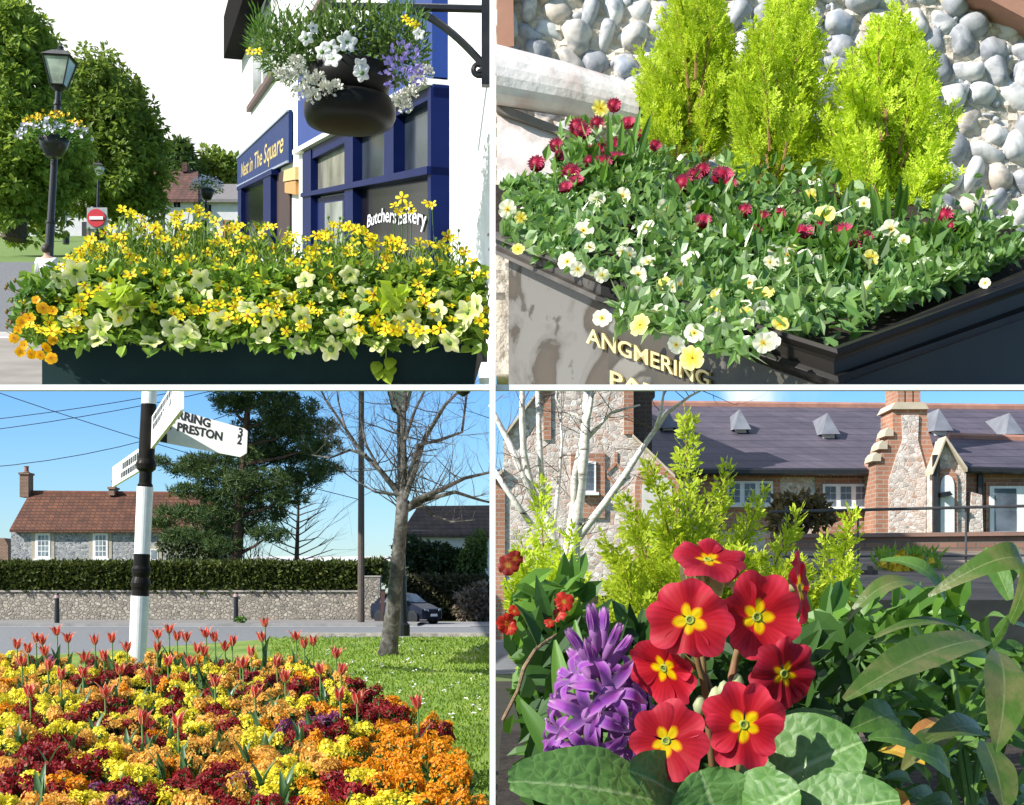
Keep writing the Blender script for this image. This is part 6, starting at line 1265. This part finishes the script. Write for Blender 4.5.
for l in stems[1:]:
    mb=MB(); pts=[P(x,y,BYY+i*rnd(-.02,.02)) for i,(x,y,w) in enumerate(l)]; tube(mb,pts,[U(w*.9,BYY) for *_,w in l],9); build(mb,'limb',BIR,bi,smooth=True)
    for i in range(1,len(l)):
        for k in range(2): grow(tw,pts[i-1].lerp(pts[i],random.random()),V((rnd(-1,1),rnd(-.5,.5),rnd(-.3,1))).normalized(),rnd(.07,.16),.0022,2,.0,.55)
build(tw,'twig',pm('birch_twig',(.16,.12,.11),(.1,.08,.075),.8,9),bi)

# ---------------- close up plants in a raised bed
rb=empty('raised_bed',V((.3,1.2,0)),'dark timber raised bed holding the close flowers','planter'); mb=MB(); zb=EYE-.19
prism(mb,[V((-.0135,.55,0)),V((.66,.55,0)),V((.66,1.75,0)),V((-.0135,1.75,0))],(0,0,zb)); build(mb,'bed_side',pm('bed_timber',(.08,.06,.045),(.05,.04,.03),.85,8),rb,recalc=True)
mb=MB(); n=12; mb.add([V((-.013+.672*i/n,.551+1.198*j/n,zb+.006+rnd(0,.012))) for j in range(n+1) for i in range(n+1)],[(j*(n+1)+i,j*(n+1)+i+1,(j+1)*(n+1)+i+1,(j+1)*(n+1)+i) for j in range(n) for i in range(n)]); build(mb,'soil',M['soil'],rb)
CON=leafm('cypress_leaf',(.32,.44,.02),(.56,.66,.05),.45,.5,.2,(.70,.76,.12))
cypress('golden_cypress','broad golden green cypress with one tall leading shoot behind the red primroses',(702,735),1.25,
 [(702,700,686,416,46),(700,640,650,462,30),(704,640,728,466,28),(690,660,622,500,34),(715,650,762,492,34),(690,680,604,540,40),(720,680,800,512,36),(690,690,640,520,40),(715,690,745,530,40),(680,720,612,585,44),(730,700,790,560,40),(700,720,690,560,44),(670,730,640,600,44),(740,730,820,590,38),(710,700,668,500,34),(695,690,705,500,36),(690,730,660,560,44),(720,730,720,580,44),(700,740,690,600,46),(640,730,604,610,40),(745,735,780,600,40)]+[(rnd(660,730),rnd(680,740),rnd(600,815),rnd(545,640),rnd(38,54)) for _ in range(46)],51,CON,.0055,.0021,step=.0030)
cypress('golden_cypress','lower feathery golden cypress side shoot next to the red primrose seen edge-on',(818,690),1.32,[(812,690,852,512,30),(815,690,826,540,28),(818,690,846,570,30),(810,690,800,560,28)]+[(815,690,rnd(795,852),rnd(560,640),30) for _ in range(5)],52,CON,.0055,.0021,step=.0032)
cypress('golden_cypress','small golden cypress in front of the white birch stems',(549,690),1.36,[(549,690,541,484,30),(549,670,520,535,28),(552,670,572,530,28),(545,690,512,580,30),(555,690,584,575,28),(550,690,546,560,34),(552,690,530,600,30)]+[(550,690,rnd(512,585),rnd(550,640),32) for _ in range(8)],53,CON,.0055,.0021,step=.0032)
random.seed(61)
# primrose
PRM=petalm('primrose_petal',[(0,(.45,.42,.02)),(.12,(.80,.55,.0)),(.35,(.86,.60,.0)),(.41,(.80,.22,.0)),(.455,(.46,.008,.014)),(.8,(.50,.011,.026)),(1,(.60,.03,.06))],.38,.55,star=.42,vein=.17,spec=.2)
PRD=petalm('dark_primrose_petal',[(0,(.45,.42,.02)),(.12,(.80,.50,.0)),(.32,(.84,.5,.0)),(.38,(.5,.08,.0)),(.44,(.36,.006,.016)),(.8,(.40,.010,.028)),(1,(.5,.03,.06))],.38,.55,star=.42,vein=.17,spec=.2)  # darker petal copy: deep red, with shade painted in for the right-hand bloom
EYEM=pm('primrose_eye',(.30,.36,.03),(.2,.26,.02),.6,200); CAL=leafm('calyx',(.30,.36,.16),(.45,.48,.28),.3)
def primrose(mat,seed,tc_=-.12,cup=.10):
    random.seed(seed); mb=MB(); petals(mb,random.choice((5,5,6)),1,rnd(.80,.92),.05,rnd(.06,.18),.16,cup+rnd(-.1,.14),rnd(.06,.13),10,8,0,jit=.2,tipcurl=tc_+rnd(-.15,.12),pw=4)
    lathe(mb,(0,0,-.02),[(.11,.03),(.11,.05),(.075,.055),(.06,.02),(.02,.0)],10,1); lathe(mb,(0,0,-.75),[(.13,0),(.17,.25),(.13,.55),(.12,.76)],8,2); return mb.mesh('flower',[mat,EYEM,CAL],None,True)
pr=empty('primrose',P(728,800,.76),'red primrose with yellow star eyes and big crinkled leaves','plant')
FLW=[((690,620),45,(-.12,-1,.22),PRM,.745),((757,617),47,(.10,-1,.10),PRM,.755),((666,741),43,(-.15,-1,.25),PRM,.715),((744,725),47,(.05,-1,.22),PRM,.71),((784,674),43,(.35,-1,-.05),PRD,.75),((708,560),42,(.10,-.50,.9),PRD,.77),((799,588),38,(.95,-.42,.12),PRM,.78),((664,668),42,(-.62,-.62,-.35),PRM,.765)]
sd=MB()
for i,((x,y),R_,nn,mt,Y) in enumerate(FLW):
    p=P(x,y,Y); nn=V(nn).normalized(); inst(primrose(mt,40+i*3),'flower',pr,p,face_rot(nn,rnd(0,6)),U(R_*.95,Y)); u=U(R_,Y)
    b0=P(728+rnd(-12,12),800,.77); q=p-nn*u*.75; mid=q.lerp(b0,.4)-nn*.012; tube(sd,[q,q.lerp(mid,.5)-nn*.006,mid,b0],[.0016,.0017,.0019,.0025],7)
random.seed(5); build(sd,'flower_stalk',pm('stalk',(.22,.10,.05),(.16,.14,.05),.6,40),pr,smooth=True)
bd=MB()
for x,y,Y,r_ in ((724,690,.745,8),(716,697,.75,9),(738,682,.75,7),(765,672,.76,7),(700,705,.755,8)): lathe(bd,P(x,y,Y),[(.001,-U(r_,Y)*1.6),(U(r_,Y)*.8,-U(r_,Y)*.6),(U(r_,Y)*.9,0),(U(r_,Y)*.5,U(r_,Y)*.9),(.0003,U(r_,Y)*1.2)],9)
build(bd,'bud',CAL,pr,smooth=True)
cx=MB()
for i in range(12):
    a0=P(708+rnd(-22,26),588+rnd(-4,10),.775); blade(cx,a0,a0+V((rnd(-.008,.008),-.004,rnd(.008,.016))),(0,-1,.2),.006,.1,.3,nu=4,nv=1)
build(cx,'sepal',CAL,pr)
m,nt,out=nodes('primrose_leaf'); n1=noise(nt,160,3); v2=N(nt,'ShaderNodeTexVoronoi',feature='DISTANCE_TO_EDGE',i_Scale=150); nt.links.new(nt.nodes.new('ShaderNodeTexCoord').outputs['Object'],v2.inputs['Vector'])
uv=nt.nodes.new('ShaderNodeUVMap'); sp=nt.nodes.new('ShaderNodeSeparateXYZ'); nt.links.new(uv.outputs[0],sp.inputs[0]); s_=N(nt,'ShaderNodeMath',operation='SUBTRACT'); nt.links.new(sp.outputs[1],s_.inputs[0]); s_.inputs[1].default_value=.5; ab=N(nt,'ShaderNodeMath',operation='ABSOLUTE'); nt.links.new(s_.outputs[0],ab.inputs[0])
col=ramp(nt,v2.outputs['Distance'],[(0,(.10,.20,.05)),(.12,(.075,.17,.035)),(.4,(.06,.145,.028))]); col=mixc(nt,ramp(nt,ab.outputs[0],[(.012,(1,1,1)),(.035,(0,0,0))]),col,(.20,.30,.12))
b_=finish(nt,out,col,.5,v2.outputs['Distance'],.5,.002); PLF=m
lf=MB(); wide=lambda t: (math.sin(PI*min(1,(t*.93+.05)))**.55)*(.55+.45*min(1,t*2.2))
for p0,p1,w,nn,ar in (((690,812,.74),(508,782,.70),100,(0,-.7,.75),.05),((700,815,.73),(628,770,.69),80,(0,-.8,.6),.05),((735,806,.74),(862,742,.73),118,(.1,-.75,.65),.06),((740,800,.77),(835,715,.80),70,(.2,-.5,.85),.08),((720,830,.70),(700,770,.70),90,(0,-.9,.5),.03),((740,830,.70),(800,790,.68),90,(0,-.8,.6),.05),((690,800,.80),(560,745,.84),80,(0,-.5,.85),.06),((760,830,.70),(900,800,.68),80,(0,-.8,.6),.05)):
    q0,q1=P(*p0),P(*p1); blade(lf,q0,q1,nn,U(w,p1[2]),ar,.12,.06,.018,26,9,prof=wide,wav=.02)
build(lf,'leaf',PLF,pr,smooth=True)
# hyacinth
HYP=petalm('hyacinth_petal',[(0,(.34,.18,.46)),(.4,(.30,.06,.42)),(.75,(.50,.13,.54)),(1,(.74,.52,.70))],.38,.6,vein=.3,spec=.15,edgec=(.46,.20,.52))
def floret(opn,seed):
    """tubular hyacinth bell whose six strap petals flare and curl back when open"""
    random.seed(seed); mb=MB(); lathe(mb,(0,0,0),[(.10,0),(.17,.22),(.19,.5),(.17,.72),(.05,.74)],10,0)
    for k in range(6):
        a=k*PI/3+rnd(-.08,.08); vs=[];uv=[]; cu=opn*rnd(.85,1.15)
        for i in range(9):
            t=i/8; th=1.35*cu*t; r_=.16+ (.80*t if cu>.3 else -.10*t*t)*min(1,.25+cu) ; z=.66+(.80*t*(1-cu*.9) if cu>.3 else .75*t)+.18*math.sin(PI*min(1,t*1.4))*cu-.55*cu*max(0,t-.55)**1.2
            w=(.135 if cu>.3 else .12)*math.sin(PI*min(.985,.25+t*.72))**.8+.008
            for j in (-1,-.5,0,.5,1): vs.append(V((math.cos(a)*r_-math.sin(a)*w*j,math.sin(a)*r_+math.cos(a)*w*j,z+.05*j*j))); uv.append((t,j*.5+.5))
        mb.add(vs,[(i*5+j,i*5+j+1,(i+1)*5+j+1,(i+1)*5+j) for i in range(8) for j in range(4)],0,uv)
    return mb.mesh('floret',[HYP],None,True)
FLO=[floret(.85,1),floret(1.05,2),floret(.65,3),floret(.95,6)]; BUD=[floret(.04,4),floret(.10,5)]; random.seed(9)
hy=empty('hyacinth',P(597,800,.79),'purple hyacinth spike with curled open florets and closed upper buds','plant'); ax0,ax1=P(596,752,.79),P(600,648,.79)
mb=MB(); tube(mb,[P(594,815,.79),ax0,ax0.lerp(ax1,.6),ax1],[.0042,.004,.003,.0015],9); build(mb,'stem',pm('dark_stem',(.05,.045,.03),(.06,.03,.06),.5,40),hy,smooth=True)
for i in range(21):
    t=(i+.5)/21; a=i*2.4+rnd(-.3,.3); out_=V((math.cos(a),math.sin(a)*.9-.35,0)).normalized(); p=ax0.lerp(ax1,t)+out_*(.0085*(1-.6*t))
    d=(out_*(1.0-.5*t)+V((0,0,-.30+1.35*t**1.2))).normalized(); ln=U(66 if t<.6 else 58,.79)*rnd(.85,1.15)
    inst(random.choice(FLO) if t<.60 else random.choice(BUD),'floret',hy,p,face_rot(d),(ln*.60,ln*.60,ln*.62) if t<.6 else (ln*.55,ln*.55,ln*.62))
mb=MB()
for x0,y0,x1,y1,w in ((585,800,555,640,26),(610,800,640,690,22),(590,810,520,700,26),(600,800,575,620,22)): blade(mb,P(x0,y0,.81),P(x1,y1,.83),(rnd(-.3,.3),-1,.2),U(w,.8),.05,.35,nu=10,nv=2,prof=lambda t:.85*(1-t**5)+.1)
build(mb,'leaf',LEAF['mid'],hy,smooth=True)
# lance leaved plant on the right
OLV=[pm('bronze_leaf',(.085,.105,.042),(.15,.135,.088),.36,26,.1,spec=.45,lo=.42,hi=.6),LEAF['light'],LEAF['mid']]
def veinleaf(name,c1,c2,cv,rough=.38):
    m,nt,out=nodes(name); uv=nt.nodes.new('ShaderNodeUVMap'); sp=nt.nodes.new('ShaderNodeSeparateXYZ'); nt.links.new(uv.outputs[0],sp.inputs[0]); s_=N(nt,'ShaderNodeMath',operation='SUBTRACT'); nt.links.new(sp.outputs[1],s_.inputs[0]); s_.inputs[1].default_value=.5; ab=N(nt,'ShaderNodeMath',operation='ABSOLUTE'); nt.links.new(s_.outputs[0],ab.inputs[0])
    n1=noise(nt,60,6); n1=noise(nt,45,7,dist=.6); col=ramp(nt,n1,[(.4,c1),(.62,c2)]); col=mixc(nt,ramp(nt,ab.outputs[0],[(.01,(1,1,1)),(.035,(0,0,0))]),col,cv); b_=finish(nt,out,col,rough,noise(nt,220,4),.35,.002,spec=.3)
    t=nt.nodes.new('ShaderNodeBsdfTranslucent'); nt.links.new(col,t.inputs[0]); mx=nt.nodes.new('ShaderNodeMixShader'); mx.inputs[0].default_value=.22; nt.links.new(b_.outputs[0],mx.inputs[1]); nt.links.new(t.outputs[0],mx.inputs[2]); nt.links.new(mx.outputs[0],out.inputs[0]); return m
BRZ=veinleaf('bronzed_leaf',(.065,.13,.02),(.14,.155,.05),(.17,.21,.08)); GRN=veinleaf('fresh_green_leaf',(.075,.17,.03),(.11,.22,.045),(.2,.3,.1),.42); OLD=veinleaf('yellowed_leaf',(.55,.38,.04),(.45,.20,.06),(.5,.4,.1))
lance=lambda t: math.sin(PI*min(1,(t*.9+.08)))**.8
def lances(name,label,foot,big,fillers,n2):
    o=empty(name,P(*foot),label,'plant')
    for p0,p1,w,nn,ar,mt in big:
        mb=MB(); blade(mb,P(*p0),P(*p1),nn,U(w,(p0[2]+p1[2])/2),ar,.18,0,0,16,4,prof=lance,twist=rnd(-.3,.3),wav=.02); build(mb,'leaf',mt,o,smooth=True)
    mb=MB()
    for i in range(n2):
        x,y,Y=fillers(); x1=x+rnd(-46,46); y1=y+rnd(-46,22)
        x1=min(max(x1,840),1060); blade(mb,P(x,y,Y),P(x1,y1,Y+rnd(-.08,.03)),(rnd(-.6,.6),-.7,rnd(.1,1)),U(rnd(11,21),Y),rnd(.02,.18),.22,0,0,7,2,mi=0 if random.random()<.5 else 1,prof=lance)
    build(mb,'lower_foliage',[GRN,LEAF['mid']],o,smooth=True)
    mb=MB(); 
    for i in range(4): tube(mb,[P(foot[0]+rnd(-20,20),foot[1]+20,foot[2]),P(foot[0]+rnd(-40,40),foot[1]-70,foot[2]+.03),P(foot[0]+rnd(-60,60),foot[1]-150,foot[2]+.06)],[.0026,.002,.0012],6)
    build(mb,'stem',M['stem'],o)
lances('bronze_leaved_plant','lance leaved plant with large bronze green leaves at the edge of the bed',(965,820,.8),
 [((985,640,.80),(844,700,.70),50,(-.2,-.8,.65),.06,BRZ),((1010,622,.84),(928,596,.80),36,(-.3,-.7,.6),.55,BRZ),((932,596,.83),(846,622,.81),24,(-.1,-.5,.9),.28,BRZ),((998,652,.74),(996,752,.68),46,(.0,-1,.15),.10,BRZ),((985,742,.74),(1004,812,.70),44,(.2,-1,.1),.05,BRZ),((975,640,.84),(870,640,.80),24,(0,-.5,.9),.14,BRZ),((948,735,.78),(902,770,.72),30,(-.2,-.8,.5),.1,BRZ),((940,720,.79),(905,752,.76),20,(-.3,-.8,.5),.1,OLD),((985,735,.78),(925,738,.72),34,(0,-.8,.6),.10,BRZ),((880,750,.78),(925,765,.74),22,(0,-.8,.5),.08,OLD),((900,790,.74),(890,830,.72),26,(0,-1,.3),.05,OLD),((945,600,.95),(880,560,.95),26,(0,-.6,.8),.22,GRN),((1000,590,.92),(1016,545,.92),20,(0,-1,.2),.1,GRN),((1010,600,.9),(985,548,.93),22,(-.3,-1,.3),.12,GRN),((930,760,.73),(868,738,.70),34,(0,-.7,.7),.12,GRN),((950,785,.72),(905,750,.69),34,(-.2,-.8,.6),.15,GRN),((895,715,.80),(850,730,.76),40,(0,-.9,.4),.1,GRN)],
 lambda:(rnd(880,1040),rnd(640,850),rnd(.80,1.0)),100)
lances('leafy_green_plant','plain green leafed plant filling in between primrose and lance leaves',(905,800,1.0),[],lambda:(rnd(850,1030),rnd(635,800),rnd(1.0,1.2)),110)
# dark low growth at the left and bits behind
def fillp(name,label,foot,fn,n,Lr,Wr,mat):
    o=empty(name,P(*foot),label,'plant'); mb=MB(); p=np.array([fn() for _ in range(n)]); leaves(mb,p,rdir(n)+np.array([.15,-.2,.5]),rdir(n)*.7+np.array([0,-.7,.6]),RNG.uniform(*Lr,n),RNG.uniform(*Wr,n),rounded=True); build(mb,'foliage',mat,o); return o
w1=fillp('wallflower_plant','red flowered wallflower at the edge beside the purple hyacinth',(520,780,.95),lambda:P(rnd(506,580),rnd(585,760),rnd(.93,1.05)),190,(.02,.04),(.008,.014),LEAF['mid'])
RDP=petalm('scarlet_petal',[(0,(.7,.3,.02)),(.3,(.5,.03,.01)),(1,(.5,.02,.012))]); DRP=petalm('rusty_petal',[(0,(.6,.3,.02)),(.35,(.28,.03,.01)),(1,(.22,.012,.01))])
def fl4(m): mb=MB(); petals(mb,5,1,.72,.05,.08,.2,.12,.1,5,3,0,jit=.15,tipcurl=-.2); return mb.mesh('flower',[m],None,True)
R4=[fl4(RDP),fl4(DRP)]
for x,y,s,k in ((506,565,12,1),(513,559,9,1),(505,624,11,0),(512,611,7,0),(562,602,11,0),(556,614,9,0),(548,622,6,0),(508,628,8,0)): p=P(x+2,y,.92); inst(R4[k],'flower',w1,p,face_rot(towards(p,.3,.6)),U(s,.92))
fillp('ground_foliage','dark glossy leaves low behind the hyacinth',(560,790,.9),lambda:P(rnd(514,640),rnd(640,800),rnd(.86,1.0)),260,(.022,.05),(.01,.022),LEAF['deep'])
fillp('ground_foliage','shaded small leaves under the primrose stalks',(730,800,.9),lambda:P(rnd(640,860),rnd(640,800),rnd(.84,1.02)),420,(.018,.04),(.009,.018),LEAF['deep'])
fillp('ground_foliage','green filler leaves between cypress and lance leaved plant',(850,720,1.1),lambda:P(rnd(800,960),rnd(610,720),rnd(1.05,1.3)),380,(.02,.045),(.011,.02),LEAF['mid'])
o=empty('dry_stalk',P(520,720,.84),'twisted dry brown stalk beside the hyacinth','plant'); mb=MB(); tube(mb,[P(503,720,.86),P(518,690,.85),P(524,668,.85),P(535,650,.85),P(548,640,.86),P(560,632,.87)],[.0012,.0011,.0014,.0011,.0010,.0005],6); build(mb,'stalk',pm('dry_stalk_brown',(.30,.2,.12),(.18,.11,.07),.9,90,.4),o)

# ------------------------------------------------------------------ camera, sun, sky
cam=bpy.data.cameras.new('camera'); co=bpy.data.objects.new('camera',cam); COL.objects.link(co); co.location=(0,0,EYE); co.rotation_euler=(PI/2,0,0)
cam.sensor_width=36; cam.lens=36*FOC/1024; cam.shift_y=(HOR-402.5)/1024; cam.clip_start=.02; cam.clip_end=3000; SC.camera=co
SUN=V((-.72,-.41,.57)).normalized()
sl=bpy.data.lights.new('sun','SUN'); sl.energy=5.0; sl.angle=math.radians(.53); sl.color=(1,.95,.88); so=bpy.data.objects.new('sun',sl); COL.objects.link(so); so.rotation_euler=SUN.to_track_quat('Z','Y').to_euler()
w=bpy.data.worlds.new('World'); SC.world=w; w.use_nodes=True; nt=w.node_tree; nt.nodes.clear(); out=nt.nodes.new('ShaderNodeOutputWorld')
sky=N(nt,'ShaderNodeTexSky',sky_type='NISHITA',sun_disc=False,sun_elevation=math.asin(SUN.z),sun_rotation=math.atan2(SUN.x,SUN.y),air_density=1.0,dust_density=.3,ozone_density=3.0)
tcg=nt.nodes.new('ShaderNodeTexCoord').outputs['Generated']; spz=nt.nodes.new('ShaderNodeSeparateXYZ'); nt.links.new(tcg,spz.inputs[0]); tint=ramp(nt,spz.outputs[2],[(.0,(.72,.88,1.05)),(.14,(.50,.80,1.12)),(.22,(.95,.95,.95))]); bg=N(nt,'ShaderNodeBackground',i_Strength=.11); nt.links.new(mixc(nt,1.,sky.outputs[0],tint,'MULTIPLY'),bg.inputs[0])
tc=nt.nodes.new('ShaderNodeTexCoord').outputs['Generated']; sp=nt.nodes.new('ShaderNodeSeparateXYZ'); nt.links.new(tc,sp.inputs[0])
def smooth(v,a,b):
    r=N(nt,'ShaderNodeMapRange',interpolation_type='SMOOTHSTEP'); nt.links.new(v,r.inputs[0]); r.inputs[1].default_value=a; r.inputs[2].default_value=b; return r.outputs[0]
def mth(op,a,b):
    n=N(nt,'ShaderNodeMath',operation=op)
    for i,x in enumerate((a,b)):
        if isinstance(x,(int,float)): n.inputs[i].default_value=x
        else: nt.links.new(x,n.inputs[i])
    return n.outputs[0]
cn=noise(nt,5,6,tc); el=mth('ADD',sp.outputs[2],mth('MULTIPLY',mth('SUBTRACT',cn,.5),.05))
bank=mth('MULTIPLY',smooth(el,.150,.178),mth('MULTIPLY',smooth(mth('MULTIPLY',sp.outputs[0],-1),-.12,.0),smooth(sp.outputs[1],-.2,.3)))
wisp=mth('MULTIPLY',smooth(noise(nt,9,7,tc,1.),.50,.66),mth('MULTIPLY',smooth(sp.outputs[0],-.01,.03),mth('SUBTRACT',1,smooth(sp.outputs[0],.14,.24))))
cb=N(nt,'ShaderNodeBackground',i_Strength=.85); cb.inputs[0].default_value=(1,1,1,1)
ms=nt.nodes.new('ShaderNodeMixShader'); nt.links.new(mth('MAXIMUM',bank,mth('MULTIPLY',wisp,.8)),ms.inputs[0]); nt.links.new(bg.outputs[0],ms.inputs[1]); nt.links.new(cb.outputs[0],ms.inputs[2]); nt.links.new(ms.outputs[0],out.inputs[0])
SC.view_settings.view_transform='Standard'; SC.view_settings.look='None'; SC.view_settings.exposure=.65; SC.view_settings.gamma=1
SC.cycles.max_bounces=6; SC.cycles.transparent_max_bounces=4; SC.cycles.diffuse_bounces=3
SC.cycles.use_denoising=True
